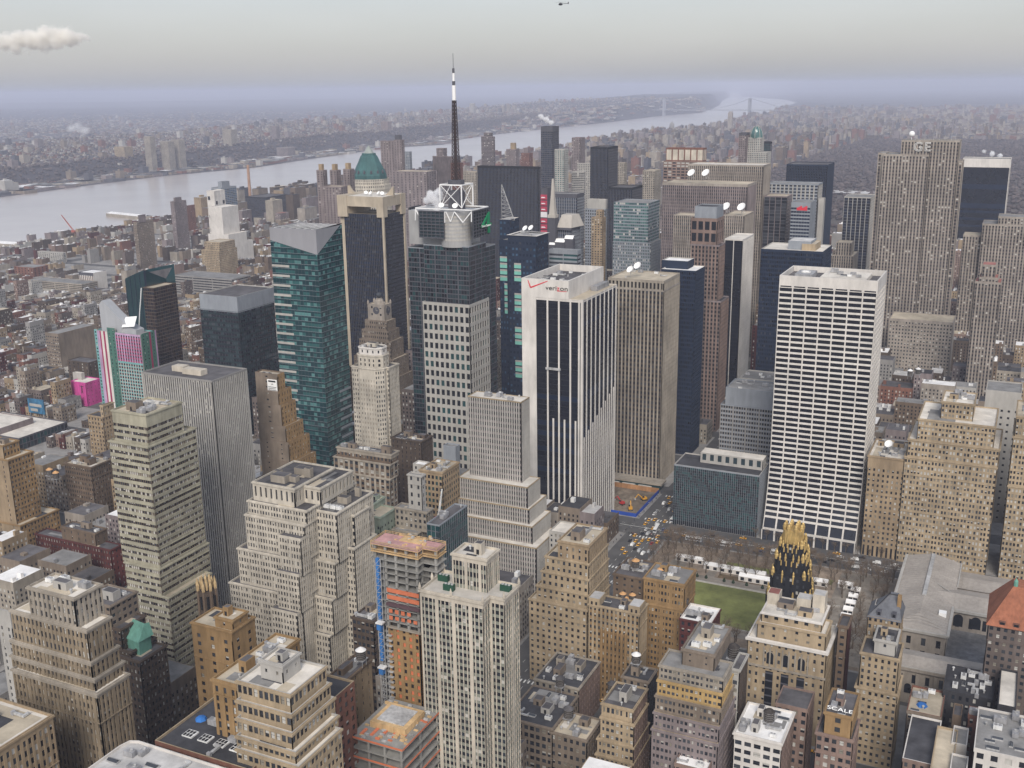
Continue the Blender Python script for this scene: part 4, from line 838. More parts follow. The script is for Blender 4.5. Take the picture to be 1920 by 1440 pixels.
B('office_tower', 'pale grey tower with wide window squares and dishes on roof', (1535, 345), L=1440, R=1543, y=1337, roof='grey', seed=71, st=S(fh=3.9, bay=5.2, ww=.7, wh=.5, wall='steel', pier='pale', span='steel', go=.6, so=.3, g=(GN, GD), p=(.6, .4), half=0, top=2))
B('office_tower', 'slim dark tower with brown corner beside pale grey tower', (1476, 368), L=1433, R=1486, y=1257, roof='tan', seed=72, st=S(fh=3.9, bay=6.5, ww=.9, wh=.8, wall='mauve', span='slate', g=(GD, GM), p=(.7, .3), half=0, top=1.5, so=.1))
B('office_tower', 'blue grey banded tower with red sign', (1520, 380), L=1484, R=1531, y=1222, roof='grey', seed=73, st=S(fh=3.9, bay=3, ww=.95, wh=.55, wall='steel', g=(GN,), p=(1,), half=0, top=6, edge={1: S(wall='steel', blank=1)}))
B('office_tower', 'black monolith tower in front of the bare park', (1552, 309), L=1475, R=1565, y=1660, roof='dark', seed=74, st=S(fh=3.9, bay=2.4, ww=.6, wh=.7, wall='navy', span='black', g=(GB,), p=(1,), half=0, top=2, so=.3, go=.5))
B('office_tower', 'grey tower with thin pale corner pier behind blue grey banded tower', (1545, 372), L=1535, R=1548, y=1330, seed=75, st=S(wall='pale', blank=1))
B('office_tower', 'black glass tower with pale stripes left of limestone slab', (1633, 370), L=1583, R=1642, y=1490, roof='grey', seed=76, st=S(fh=3.9, bay=6, ww=.86, wh=.7, wall='pale', span='slate', g=(GB, GN), p=(.7, .3), half=0, top=1.5, so=.3, go=.5))
B('stepped_tower', 'small stepped limestone top before black striped glass tower', (1600, 480), L=1560, R=1610, y=1337, roof='tan', seed=77, st=FIN(bay=3, wall='limestone'), tiers=[dict(c=(1597, 455), L=1568, R=1602)])
# limestone slab with sign
LS = S(fh=3.9, bay=3.5, ww=.5, wh=.5, po=0, so=.35, go=.45, wall='limestone', span='cocoa', g=(GD, GM, GL), p=(.84, .1, .06), half=.05, top=2.2, par=.5)
B('skyscraper', 'tall ribbed limestone slab with rooftop letters and white ball', (1740, 287), L=1643, R=1752, y=1257, roof='grey', seed=78, st=LS, d=None,
  tiers=[dict(c=(1741, 262), L=1690, R=1798, y=6, fx=1, st=LS)]) if False else None
def slab():
    y0 = 1262; z1 = aty(1740, 290, y0)[2]; z2 = z1+9; x = lambda p, z=z1, y=y0: x_at(p, y, z)
    lab = 'tall ribbed limestone slab with rooftop letters and white ball'
    P1 = rect(x(1645), x(1660), y0+6, y0+34); P2 = rect(x(1656), x(1742), y0, y0+36); P3 = rect(x(1742), x(1797), y0+4, y0+34); P4 = rect(x(1797), x(1806), y0+8, y0+30); P5 = rect(x(1688), x(1742), y0+3, y0+33)
    zt = z_at(263, x(1770), y0+4)
    b = MB(); I = building('skyscraper', lab, [(P2, 0, z1, LS), (P5, z1-.5, zt, LS)], LS, 'grey', seed=78)
    for nm, P, z in (('west_bay', P1, z1+1), ('east_bay', P3, zt), ('end_bay', P4, zt-22)):
        w_, g_, ms, rng = MB(), MB(), Slots(), random.Random(9)
        for i in range(4): facade(w_, w_, P[i], P[(i+1) % 4], 0, z, LS, ms, rng, None)
        w_.ngon([(*p, z-.5) for p in P], ms(ROOFS['grey'])); w_.build('wing', ms.l, I['root'], I['off'])
    FOOT.append((x(1645), x(1806), y0, y0+40))
    xx = x(1711); letters('GE', (xx, y0+2.4, z_at(283, xx, y0+2.5)), 13.5, mat('sign_silver', (.60, .59, .57), .5, 0), I['root'], I['off'], ext=.2, outline=.36, space=1.2)
    m = MB(); m.rings(x(1704), y0+15, [(.3, zt), (.3, zt+3)], 8); 
    r = 3.2; m.rings(x(1704), y0+15, [(r*math.sin(a)+.01, zt+3+r-r*math.cos(a)) for a in np.linspace(0, math.pi, 9)], 14); m.build('radome', [DISH], I['root'], I['off'], True)
    for k, q in enumerate((1712, 1730, 1746, 1757, 1768, 1780, 1788)):
        a = MB(); a.bar((x(q), y0+10, zt-.5), (x(q), y0+10, zt+5+(k*3) % 4), .22); a.build('mast', [GALV], I['root'], I['off'])
slab()
B('office_building', 'low grey limestone block at foot of ribbed limestone slab', (1787, 605), L=1668, y=1180, d=40, roof='taupe' if 'taupe' in ROOFS else 'tan', seed=79, st=S(fh=3.8, bay=3.2, ww=.45, wh=.5, wall='limestone', top=3, p=(.8, .1, .1)))
B('office_tower', 'black glass slab framed in white right of limestone slab', (1896, 298), L=1806, y=1902, d=40, roof='grey', seed=80, st=S(fh=3.9, bay=80, ww=.965, wh=1, wall='white', g=(GB, GN), p=(.7, .3), half=0, top=14, so=.4))
LS2 = V(LS, bay=3.4)
B('stepped_tower', 'broad limestone slab at right frame edge behind slim stepped tower', (2000, 425), L=1842, y=1337, d=40, roof='grey', seed=81, st=LS2, tiers=[dict(c=(2000, 410), L=1872, y=4)])
B('stepped_tower', 'lower limestone wing between ribbed slab and broad slab', (1846, 442), L=1806, y=1345, d=30, roof='rose' if 'rose' in ROOFS else 'tan', seed=82, st=LS2)
B('stepped_tower', 'slim stepped limestone tower with rose roof', (1872, 521), L=1836, y=1100, d=24, roof='red', seed=83, st=V(LS, bay=3), tiers=[dict(c=(1868, 497), L=1842, y=2)], low=[dict(c=(1878, 530), L=1828, y=-1)])
# 42nd street, right
SAL = S(fh=3.7, bay=2.15, ww=.64, wh=.56, wall='sand', top=2.2, grp=2, gpw=1.15, so=.1, p=(.35, .25, .4), half=.5)
B('setback_tower', 'wide tan brick office block with paired windows facing the library', (1867, 800), L=1722, y=700, d=46, roof='pale', iw=IW, seed=84, st=SAL, tiers=[dict(c=(1827, 758), L=1766, y=9, d=30)], low=[dict(c=(1875, 842), L=1703, y=-.5), dict(c=(1870, 876), L=1696, y=-1)])
B('palazzo_building', 'tan stone hall building with tall pilasters and satellite dish', (1699, 862), L=1628, y=700, d=40, roof='pale', iw=IW, seed=85, st=S(fh=3.9, bay=3.2, ww=.42, wh=.5, wall='tan', top=9, grp=1, p=(.4, .3, .3), base=8))
B('office_building', 'blank grey slab with small square holes behind tan office block', (1916, 737), L=1849, y=800, d=30, roof='grey', seed=86, st=S(fh=5.2, bay=4.4, ww=.33, wh=.33, wall='pale', g=(GD,), p=(1,), half=0, top=14))
B('setback_tower', 'tan tower with paired windows cut by right frame edge', (2010, 790), L=1906, y=700, d=40, roof='tan', iw=60, seed=87, st=SAL, low=[dict(c=(2010, 830), L=1900, y=-1), dict(c=(2010, 925), L=1890, y=-2)])
# blocks left of the sign tower
ST5 = S(fh=3.75, bay=1.7, ww=.5, wh=.6, po=0, so=.3, go=.45, wall='pale', span='mauve', g=(GD, GM), p=(.8, .2), half=0, top=.8, par=.4, topm='sand', cope='sand')
B('setback_tower', 'pale striped tower stepping down to 40th street', (977, 754), L=877, R=993, y=560, roof='pale', seed=88, st=ST5,
  low=[dict(c=(989, 914), L=859, R=1013, st=ST5), dict(c=(992, 955), L=856, R=1025, st=ST5), dict(c=(998, 988), L=856, R=1033, st=ST5), dict(c=(1006, 1028), L=860, R=1046, st=ST5)], clutter=6)
B('office_building', 'low building with tan roof shed below black striped tower', (1062, 1000), L=1030, R=1082, y=560, roof='pale', seed=89, st=S(wall='pale', bay=3, ww=.4))
B('office_building', 'dark green glass building with curved east wall', (824, 985), L=800, R=876, y=453, roof='dark', seed=90, st=S(fh=3.8, bay=2.4, ww=.93, wh=.85, wall='steel', span='slate', g=(GG2, GS, GT3), p=(.4, .3, .3), half=0, top=.8, so=.04, go=.1), clutter=3)
B('apartment_building', 'pale green rounded building above dark red brick storeys', (713, 970), L=668, R=743, y=453, roof='tan', iw=60, seed=91, st=S(fh=4.2, bay=3.6, ww=.4, wh=.45, wall='green', top=6, p=(.8, .2, 0)), tiers=[dict(c=(694, 948), L=668, R=722, y=6)], low=[dict(c=(709, 1060), L=660, R=745, y=-1.5, st=S(fh=4, bay=3, ww=.4, wall='darkred'))], clutter=3)
# around the hotel
KN = S(fh=3.9, bay=3, ww=.45, wh=.55, wall='taupe', top=1.6, p=(.45, .25, .3), topm='stone')
B('hotel_building', 'grey brown mansard hotel block with pale pilasters', (731, 898), L=620, R=744, y=560, roof='dark', iw=IW, seed=92, st=V(KN, span='brown', pier='stone', bay=4.2, ww=.6), tiers=[dict(c=(738, 872), L=625, R=746, y=1), dict(c=(738, 853), L=631, R=748, y=3, st=V(KN, wall='brown', top=3.5))], clutter=4)
B('loft_building', 'brown loft block with rooftop pipes right of white slender tower', (790, 828), L=733, R=811, y=612, roof='dark', iw=30, seed=93, st=V(OFF, wall='umber', bay=4, ww=.2), clutter=6)
B('office_building', 'ornate tan terracotta building with green windows', (829, 886), L=786, R=861, y=530, roof='tan', iw=60, seed=94, st=S(fh=4, bay=3, ww=.6, wh=.6, wall='tan', g=(GG2, GD, GM), p=(.5, .4, .1), top=3), clutter=2)
B('office_building', 'plain grey service block above white roof house', (854, 838), L=831, R=862, y=600, roof='grey', seed=95, st=S(wall='steel', blank=1))
B('church_tower', 'ornate pale tower wrapped in scaffolding near the crane', (790, 892), L=764, R=797, y=470, roof='grey', iw=30, seed=96, st=S(fh=5, bay=4.5, ww=.3, wh=.5, wall='pale', top=1.2), low=[dict(c=(800, 960), L=740, R=812, y=-3, st=S(fh=4.2, bay=3, ww=.5, wall='stone')), dict(c=(782, 1000), L=735, R=822, y=-8, st=S(fh=4.2, bay=3, ww=.5, wall='stone'))], clutter=2)
B('low_building', 'small roof terrace house beside ornate terracotta building', (796, 872), L=774, R=806, y=548, roof='white', seed=97, st=S(wall='pale', bay=4, ww=.3))
# white slender tower
def slender():
    y0 = 612; x0, x1, _, _, H = box_px((707, 692), 656, None, y=y0, d=20); y1 = y_at(735, x1+4, H-6); y1 = min(max(y1, y0+22), y0+34); xe = x1+4
    c = 3.2; P = [(x0, y0+c), (x0+c, y0), (x1-c, y0), (x1, y0), (xe, y0+4), (xe, y1), (x0, y1)]
    P = [(x0, y0+2), (x0+6, y0+2), (x0+8, y0), (x1-2, y0), (x1+3, y0+5), (x1+3, y0+8), (xe+1, y0+8), (xe+1, y1), (x0, y1)]
    st = S(fh=3.6, bay=2.0, ww=.45, wh=.55, wall='ivory', top=2.5, p=(.6, .3, .1), edge={2: S(fh=3.6, bay=2.2, ww=.3, wh=.5, wall='ivory', top=9, g=(GM, wall('stone')), p=(.2, .8), half=0)})
    zt = z_at(650, x0+6, y0+4)
    T = [(x0+3, y0+6), (x0+6, y0+3), (x1-3, y0+3), (x1+1, y0+7), (x1+1, y0+15), (x1-3, y0+19), (x0+6, y0+19), (x0+3, y0+16)]
    building('skyscraper', 'slender white tower with chamfered top below clock tower', [(P, 0, H, st), (T, H-.9, H+9, S(fh=4.5, bay=4, ww=.3, wh=.6, wall='ivory', top=3, g=(GD,), p=(1,), half=0)), (offset_poly(T, 1.2), H+8, zt, S(fh=4.5, bay=5, ww=.25, wh=.5, wall='white', top=2, g=(GD,), p=(1,), half=0))], st, 'dark', iw=80, seed=98)
slender()
# brown stepped tower with a painted sign
B('setback_tower', 'brown tower stepping down like stairs with white sign panel', (520, 702), L=478, R=533, y=520, roof='tan', iw=60, seed=99, st=V(OFF, cor=0, belt=0, wall='brown', bay=3, ww=.35, edge={0: S(wall='taupe', bay=16, ww=.1, wh=.3), 1: S(fh=3.7, bay=3, ww=.35, wall='ochre')}),
  low=[dict(c=(521, 734), L=480, R=546, y=-.4), dict(c=(527, 760), L=482, R=554, y=-.8), dict(c=(535, 800), L=484, R=568, y=-1.2), dict(c=(541, 830), L=487, R=580, y=-1.6), dict(c=(548, 868), L=490, R=592, y=-2)], clutter=4)
# ---------------------------------------------------------------- special towers
TEAL = S(fh=3.9, bay=2.9, ww=.95, wh=.62, wall='steel', pier='navy', span='navy', g=(GT, GT2, GT3), p=(.45, .2, .35), half=0, top=.1, so=.02, go=.07, po=.05, rows=.3)
def facade_cut(w_, g_, p0, p1, zf, st, ms, rng):
    """glass face whose top edge runs from height zf(0) to zf(1)"""
    p0, p1 = np.array(p0, float), np.array(p1, float); W = np.linalg.norm(p1-p0); u = (p1-p0)/W; n = np.array([u[1], -u[0]])
    nb = round(W/st['bay']); bw = W/nb; fh = st['fh']; P = lambda a, z, o: (*(p0+u*a-n*o), z)
    for i in range(nb):
        zt = min(zf(i/nb), zf((i+1)/nb)); z = 0
        while z < zt-.2:
            z2 = min(z+fh, zt); k = rng.random(); m = st['g'][0 if k < .45 else 1 if k < .65 else 2]
            g_.quad(P(i*bw, z, .07), P((i+1)*bw, z, .07), P((i+1)*bw, z2, .07), P(i*bw, z2, .07), ms(m)); z += fh
        za, zb = zf(i/nb), zf((i+1)/nb)
        g_.quad(P(i*bw, zt, .07), P((i+1)*bw, zt, .07), P((i+1)*bw, zb, .07), P(i*bw, za, .07), ms(st['g'][2]))
    z = 0
    while z < max(zf(0), zf(1)):
        A, C = 0, W
        if z+1.5 > min(zf(0), zf(1)):
            f = (z+1.5-zf(0))/(zf(1)-zf(0)); A, C = (0, W*f) if zf(0) > zf(1) else (W*f, W)
        if C-A > .2: w_.quad(P(A, z, .03), P(C, z, .03), P(C, z+1.3, .03), P(A, z+1.3, .03), ms(GT3)); w_.quad(P(A, z+1.3, .0), P(C, z+1.3, 0), P(C, z+1.5, 0), P(A, z+1.5, 0), ms(wall('steel')))
        z += fh
    for i in range(nb+1): w_.quad(P(max(0, i*bw-.08), 0, 0), P(min(W, i*bw+.08), 0, 0), P(min(W, i*bw+.08), zf(i/nb), 0), P(max(0, i*bw-.08), zf(i/nb), 0), ms(wall('slate')))
    zc = max(zf(0), zf(1))
def teal():
    y0 = 612; q = aty(592, 431, y0); x1, H = q[0], q[2]; x0 = x_at(505, y0, H); y1 = y_at(641, x1, H-1)
    lab = 'teal glass tower with slanted grey crown'; off = ((x0+x1)/2, (y0+y1)/2, 0); root = empty('office_tower', off, lab, 'tower'); rng = random.Random(1)
    w_, g_, ms = MB(), MB(), Slots(); ms(wall('steel'))
    zc = z_at(478, x1, y0); zl = z_at(450, x0, y0); zr = z_at(418, x1, y1)
    facade_cut(w_, g_, (x0, y0), (x1, y0), lambda t: zl+(zc-zl)*t, TEAL, ms, rng); facade_cut(w_, g_, (x1, y0), (x1, y1), lambda t: zc+(zr-zc)*t, TEAL, ms, rng)
    z = 4
    bw = (x1-x0)*.38
    for k in range(20):   # pale floor bands on the west part of the south face
        zz = 60+k*7.4
        if zz < zl-18: w_.box(x0, x0+bw, y0-.25, y0, zz, zz+1.7, ms(wall('pale')), True)
    for k in range(9): w_.box(x1, x1+.25, y0+(y1-y0)*.55, y1, 35+k*7.4, 36.8+k*7.4, ms(wall('steel')), True)
    w_.quad((x1, y1, 0), (x0, y1, 0), (x0, y1, H), (x1, y1, H), ms(GT3)); w_.quad((x0, y1, 0), (x0, y0, 0), (x0, y0, zl), (x0, y1, H), ms(GT3))
    w_.build('wall', ms.l, root, off); tag(g_.build('glazing', ms.l, root, off), kind='stuff')
    c = MB(); e = .0
    c.quad((x0, y0, zl), (x1, y0, zc), (x1, y0, H), (x0, y0, H), 0); c.ngon([(x1, y0, zc), (x1, y1, zr), (x1, y1-.5, H), (x1, y0, H)], 0); c.quad((x0, y1, H), (x0, y0, zl), (x0, y0, H), (x0, y1, H+.01), 0)
    out, inn = rect(x0, x1, y0, y1), offset_poly(rect(x0, x1, y0, y1), .8)
    c.quads([[(*out[i], H), (*out[(i+1) % 4], H), (*inn[(i+1) % 4], H), (*inn[i], H)] for i in range(4)]+[[(*inn[i], H), (*inn[(i+1) % 4], H), (*inn[(i+1) % 4], H-3), (*inn[i], H-3)] for i in range(4)], 0)
    c.build('crown', [mat('crown_cladding', (.27, .27, .29), .6, .06)], root, off); r = MB(); r.ngon([(*p, H-3) for p in inn]); r.build('roof', [ROOFS['grey']], root, off)
    f = MB()
    for t in np.linspace(0.1, .9, 6): f.bar((x0+(x1-x0)*t, y0+.4, H+.2), (x0+(x1-x0)*min(1, t+.15), y1-.4, H+.2), .25)
    f.build('roof_frame', [MECHW], root, off); FOOT.append((x0, x1, y0, y1))
teal()
def finned():   # blue black tower with stone fins and crown
    y0 = 855; x0, x1, y1, _, H = 0, 0, 0, 0, 0
    q = aty(718, 403, y0); x1, H = q[0], q[2]; x0 = x_at(645, y0, H); y1 = y_at(757, x1, H)
    st = S(fh=3.8, bay=2.0, ww=.84, wh=.62, wall='navy', pier='slate', span='black', g=(GN, GB, GM), p=(.55, .35, .1), half=0, top=.6, so=.05, go=.2)
    lab = 'blue black glass tower with notched tan stone crown'
    I = building('office_tower', lab, [(rect(x0, x1, y0, y1), 0, H, st)], st, 'tan', seed=101); off = I['off']; root = I['root']
    zt = z_at(369, x1-12, y0-1); zc = z_at(389, x1, y0-1); c = MB(); W, D = x1-x0, y1-y0
    c.box(x1-.6, x1+1.4, y0-1.4, y0+.6, 0, zc, 0); c.box(x0-6, x0-.1, y0+2, y1, 0, zc, 0); c.box(x1-1, x1+1.2, y1-1.5, y1+1, 0, zc, 0)
    c.box(x0-5, x1+1.2, y0-1.2, y1+1, zc, zt, 0, True); c.box(x0-6.2, x0+5, y0-1.8, y1+2, H-3, zt+.6, 0, True); c.box(x1-6, x1+1.6, y0-1.7, y0+6, H-2.5, zt-.4, 0, True); c.box(x1-5, x1+1.7, y1-7, y1+1.5, H-2.5, zt+.4, 0, True)
    for sx in (-1, 1):   # upswept corners
        xa = x0-6.1 if sx < 0 else x1+1.6; b0, b1 = y0+D*.45, y0+D*.45+3; w_ = 9*sx*-1
        for yy in (b0, b1): pass
        P = [(xa, zt-1.5), (xa, zt+8), (xa+w_*.12, zt+8.4), (xa+w_*.5, zt+3.5), (xa+w_*1.2, zt-1)]
        if sx > 0: P = P[::-1]
        c.ngon([(x, b0, z) for x, z in P[::-1]], 0); c.ngon([(x, b1, z) for x, z in P], 0)
        for (xa_, za), (xb_, zb) in zip(P, P[1:]+P[:1]): c.quad((xa_, b0, za), (xb_, b0, zb), (xb_, b1, zb), (xa_, b1, za), 0)
    c.build('crown', [mat('crown_stone', (.42, .36, .28), .85, .15)], root, off); r = MB(); r.ngon([(x0-4, y0-.8, zt+.05), (x1+1, y0-.8, zt+.05), (x1+1, y1+.8, zt+.05), (x0-4, y1+.8, zt+.05)]); r.build('crown_roof', [ROOFS['pale']], root, off)
    for k, (fx, fy) in enumerate(((.45, .25), (.6, .2), (.75, .3), (.88, .22))):
        unit('dish', x0+W*fx, y0+D*fy, zt, ['white dish', 'pale dish'][0]+' among four on the notched tan stone crown', 'dishes on the tan crown', rng_.uniform(-1, 1), .8)
rng_ = random.Random(77)
finned()
def pyramid():
    y = 1275; ctr = aty(692, 300, y); cx, cy = ctr[0]-0, y; s = F_PX/1830.; Z = lambda py: z_at(py, cx, cy)
    R = lambda px: px/2*1/ (F_PX/np.dot(np.array([cx, cy, 200])-CAM, CF))
    lab = 'far tower with green copper pyramid roof and glass tip'; root = empty('skyscraper', (cx, cy, 0), lab, 'tower'); off = (cx, cy, 0)
    def octa(r, k=12): return [(cx+r*math.cos(2*math.pi*(i+.5)/k), cy+r*math.sin(2*math.pi*(i+.5)/k)) for i in range(k)]
    st = S(fh=5, bay=3, ww=.4, wh=.5, wall='ivory', g=(GD,), p=(1,), half=0, top=.8); rng = random.Random(2); w_, ms = MB(), Slots()
    P = octa(R(80)); 
    for i in range(len(P)): facade(w_, w_, P[i], P[(i+1) % len(P)], 0, Z(345), st, ms, rng, None)
    P2 = octa(R(74))
    for i in range(len(P2)): facade(w_, w_, P2[i], P2[(i+1) % len(P2)], Z(345)-.5, Z(334), st, ms, rng, None)
    w_.ngon([(*p, Z(345)) for p in P], ms(wall('ivory'))); w_.build('wall', ms.l, root, off)
    c = MB(); c.rings(cx, cy, [(R(64), Z(336)), (R(64), Z(328)), (R(60), Z(323)), (R(50), Z(312)), (R(40), Z(302)), (R(33), Z(294)), (R(29), Z(291)), (R(27), Z(291)), (R(26), Z(287))], 8, 0, .39)
    for i in range(14): a = 2*math.pi*i/14; c.rings(cx+R(57)*math.cos(a), cy+R(57)*math.sin(a), [(1.6, Z(324)), (1.6, Z(320)), (.1, Z(317))], 6, 1)
    c.build('roof', [mat('pyramid_copper', (.045, .12, .12), .7, .2, .3), wall('slate')], root, off)
    t = MB(); t.rings(cx, cy, [(R(22), Z(288)), (.2, Z(272))], 8, 0, .39); t.build('glass_tip', [mat('tip_glass', (.30, .33, .31), .4, .1)], root, off)
pyramid()
def antenna_tower():
    y0 = 700; q = aty(880, 572, y0); x1, z1 = q[0], q[2]; x0 = x_at(792, y0, z1); y1 = y_at(917, x1, z1)
    lab = 'tower with stone lower half, glass upper half and tall antenna mast'
    sto = S(fh=7.6, bay=4.6, ww=.62, wh=.62, wall='pale', g=(GD, GG2), p=(.75, .25), half=0, top=2.4, so=.1, go=.6)
    gl = S(fh=3.9, bay=2.6, ww=.92, wh=.8, wall='steel', pier='slate', span='slate', g=(GS, GG2, GD), p=(.55, .1, .35), half=0, top=.8, so=.05, go=.12, grp=4, gpw=1.0)
    X0 = x_at(770, y0+12, z1+10); Y1 = y1+16; zg = z_at(462, x1, y0+5)
    I = building('skyscraper', lab, [(rect(x0, x1, y0, y1), 0, z1, sto), (rect(x0+1, x1-1, y0+3, y1-2), z1-.8, zg, gl)], sto, 'grey', seed=103)
    root, off = I['root'], I['off']; FOOT.append((X0, x1, y0, Y1))
    w_, ms, rng = MB(), Slots(), random.Random(3); P = rect(X0, x1-1.5, y0+10, Y1)
    for i in range(4): facade(w_, w_, P[i], P[(i+1) % 4], 0, zg-4, gl, ms, rng, None)
    w_.ngon([(*p, zg-4.2) for p in P], ms(ROOFS['grey'])); w_.build('rear_wing', ms.l, root, off)
    cx, cy = (x0+x1)/2+2, (y0+y1)/2+2; zr = z_at(392, x1-4, y0+5)
    d = MB(); d.rings(x1-16, y0+11, [(12, zg-1), (12, zr-2)], 28); 
    for k in range(7): d.rings(x1-16, y0+11, [(12.15, zg+4+k*3), (12.15, zg+5.6+k*3)], 28, 1, cap=False)
    d.box(X0+3, x1-10, y0+8, y1+6, zg-1, zr-3, 0); d.build('drum', [mat('drum_metal', (.33, .33, .33), .5, .12), wall('pale')], root, off)
    # corner sign frames: lattice screens
    def screen(p0, p1, z0, z_1, name, plain=False):
        s = MB(); p0, p1 = np.array(p0), np.array(p1); nn = 6
        for i in range(nn+1): a = p0+(p1-p0)*i/nn; s.bar((*a, z0), (*a, z_1), .3)
        for k in range(9): z = z0+(z_1-z0)*k/8; s.bar((*p0, z), (*p1, z), .35 if k % 2 else .5)
        s.build(name, [wall('slate')], root, off)
        b = MB(); u = (p1-p0)/np.linalg.norm(p1-p0); n = np.array([u[1], -u[0]])*-.8; b.quad((*(p0+n), z0), (*(p1+n), z0), (*(p1+n), z_1), (*(p0+n), z_1)); b.build('screen_back', [GS], root, off)
    sx0, sx1 = x_at(787, y0, zr), x_at(834, y0, zr); zb = z_at(449, x1, y0-2); Z2 = z_at(397, sx1, y0-2)
    screen((sx0, y0-2), (sx1, y0-2), zb, Z2, 'sign_frame')
    ey0, ey1 = y_at(887, x1+2, zr), y_at(917, x1+2, zr); screen((x1+2, ey0), (x1+2, ey1), zb, Z2, 'sign_frame'); screen((X0-1, y0+16), (X0-1, y0+34), zb, Z2, 'sign_frame')
    grn = mat('sign_green', (.0, .22, .085), .6, 0)
    h4 = z_at(400, x1+2, (ey0+ey1)/2)-z_at(440, x1+2, (ey0+ey1)/2)
    letters('4', (x1+2.8, ey0+(ey1-ey0)*.42, z_at(442, x1+2, ey0+4)), h4*1.42, grn, root, off, (math.pi/2, 0, math.pi/2), .4, fit=(ey1-ey0)*.62)
    letters('Times Square', (x1+3.4, ey0+(ey1-ey0)*.40, z_at(429, x1+2, ey0+4)), 2.6, DISH, root, off, (math.pi/2, 0, math.pi/2), .1, fit=(ey1-ey0)*.6)
    # white hat truss and mast frame
    h = MB(); xa_, xb_ = x_at(779, y0-1, zr), x_at(884, y0-1, zr); yb_ = y_at(915, xb_, zr); F0 = [(xa_, y0-1), (xb_, y0-1), (xb_, yb_), (xa_, yb_)]
    for i in range(4): h.bar((*F0[i], zr), (*F0[(i+1) % 4], zr), .55)
    zl = zr-10
    for a, b_ in ((F0[0], F0[1]), (F0[1], F0[2])):
        a, b_ = np.array(a), np.array(b_)
        for t in (0, .2, .62, .8, 1): pass
    xs = lambda p: x_at(p, y0-1, zr)
    for A, C in (((779, 392), (779, 413)), ((779, 392), (786, 405)), ((836, 397), (845, 416)), ((845, 416), (852, 397)), ((852, 397), (868, 417)), ((868, 417), (884, 397)), ((834, 397), (834, 418)), ((884, 397), (884, 416))):
        pa, pb = [aty(u_, v_, y0-1.2) for u_, v_ in (A, C)]; h.bar(pa, pb, .45)
    h.build('hat_truss', [STEELW], root, off)
    zm = z_at(345, cx, cy); f = MB(); m_ = 9.5; C4 = [(cx-m_, cy-m_), (cx+m_, cy-m_), (cx+m_, cy+m_), (cx-m_, cy+m_)]
    for i in range(4):
        a, b_ = C4[i], C4[(i+1) % 4]; f.bar((*a, zr), (*a, zm), .55); f.bar((*a, zm), (*b_, zm), .6); f.bar((*a, zr), (*b_, zm), .3); f.bar((*b_, zr), (*a, zm), .3)
    f.build('mast_frame', [STEELW], root, off); t = MB(); t.box(cx-5, cx+5, cy-5, cy+5, zr-2, zm-5); t.rings(cx, cy, [(6.5, zm), (6.5, zm+3), (5, zm+3.2)], 12); t.build('mast_base', [wall('slate')], root, off)
    mcx = cx-0; Z = lambda py: z_at(py, cx, cy); px_per = F_PX/np.dot(np.array([cx, cy, 280])-CAM, CF)
    a = MB(); r0, r1 = 2.6, 1.1; zA, zB = zm, Z(188)
    n = 22
    for k in range(n):
        za, zb_ = zA+(zB-zA)*k/n, zA+(zB-zA)*(k+1)/n; ra, rb = r0+(r1-r0)*k/n, r0+(r1-r0)*(k+1)/n
        cs = lambda r, z: [(cx-r, cy-r, z), (cx+r, cy-r, z), (cx+r, cy+r, z), (cx-r, cy+r, z)]
        A, Bq = cs(ra, za), cs(rb, zb_)
        for i in range(4): a.bar(A[i], Bq[i], .3); a.bar(A[i], Bq[(i+1) % 4], .16); a.bar(A[i], A[(i+1) % 4], .16); a.bar(A[(i+1) % 4], Bq[i], .16)
    a.rings(cx, cy, [(.9, zA), (.7, zB)], 8); a.build('antenna_lattice', [mat('mast_dark', (.05, .035, .035), .7, .1)], root, off)
    a = MB(); a.rings(cx, cy, [(1.5, zB), (1.5, Z(160))], 10); a.build('antenna_radome', [STEELW], root, off)
    a = MB(); a.rings(cx, cy, [(1.2, Z(160)), (1.2, Z(152))], 8); a.rings(cx, cy, [(.95, Z(137)), (.95, Z(128))], 8); a.rings(cx, cy, [(.25, Z(128)), (.2, Z(100))], 6); a.build('antenna_tip', [wall('slate')], root, off); a = MB(); a.rings(cx, cy, [(.9, Z(152)), (.9, Z(137))], 8); a.build('antenna_collar', [STEELW], root, off)
    for dx in (-14, -2): unit('dish', cx+dx+10, y0+1.5, zr-.5, 'round dish on the white steel truss under the antenna', 'dishes under the antenna', .3, .9)
    return cx, cy, zr, zm
ANT = antenna_tower()
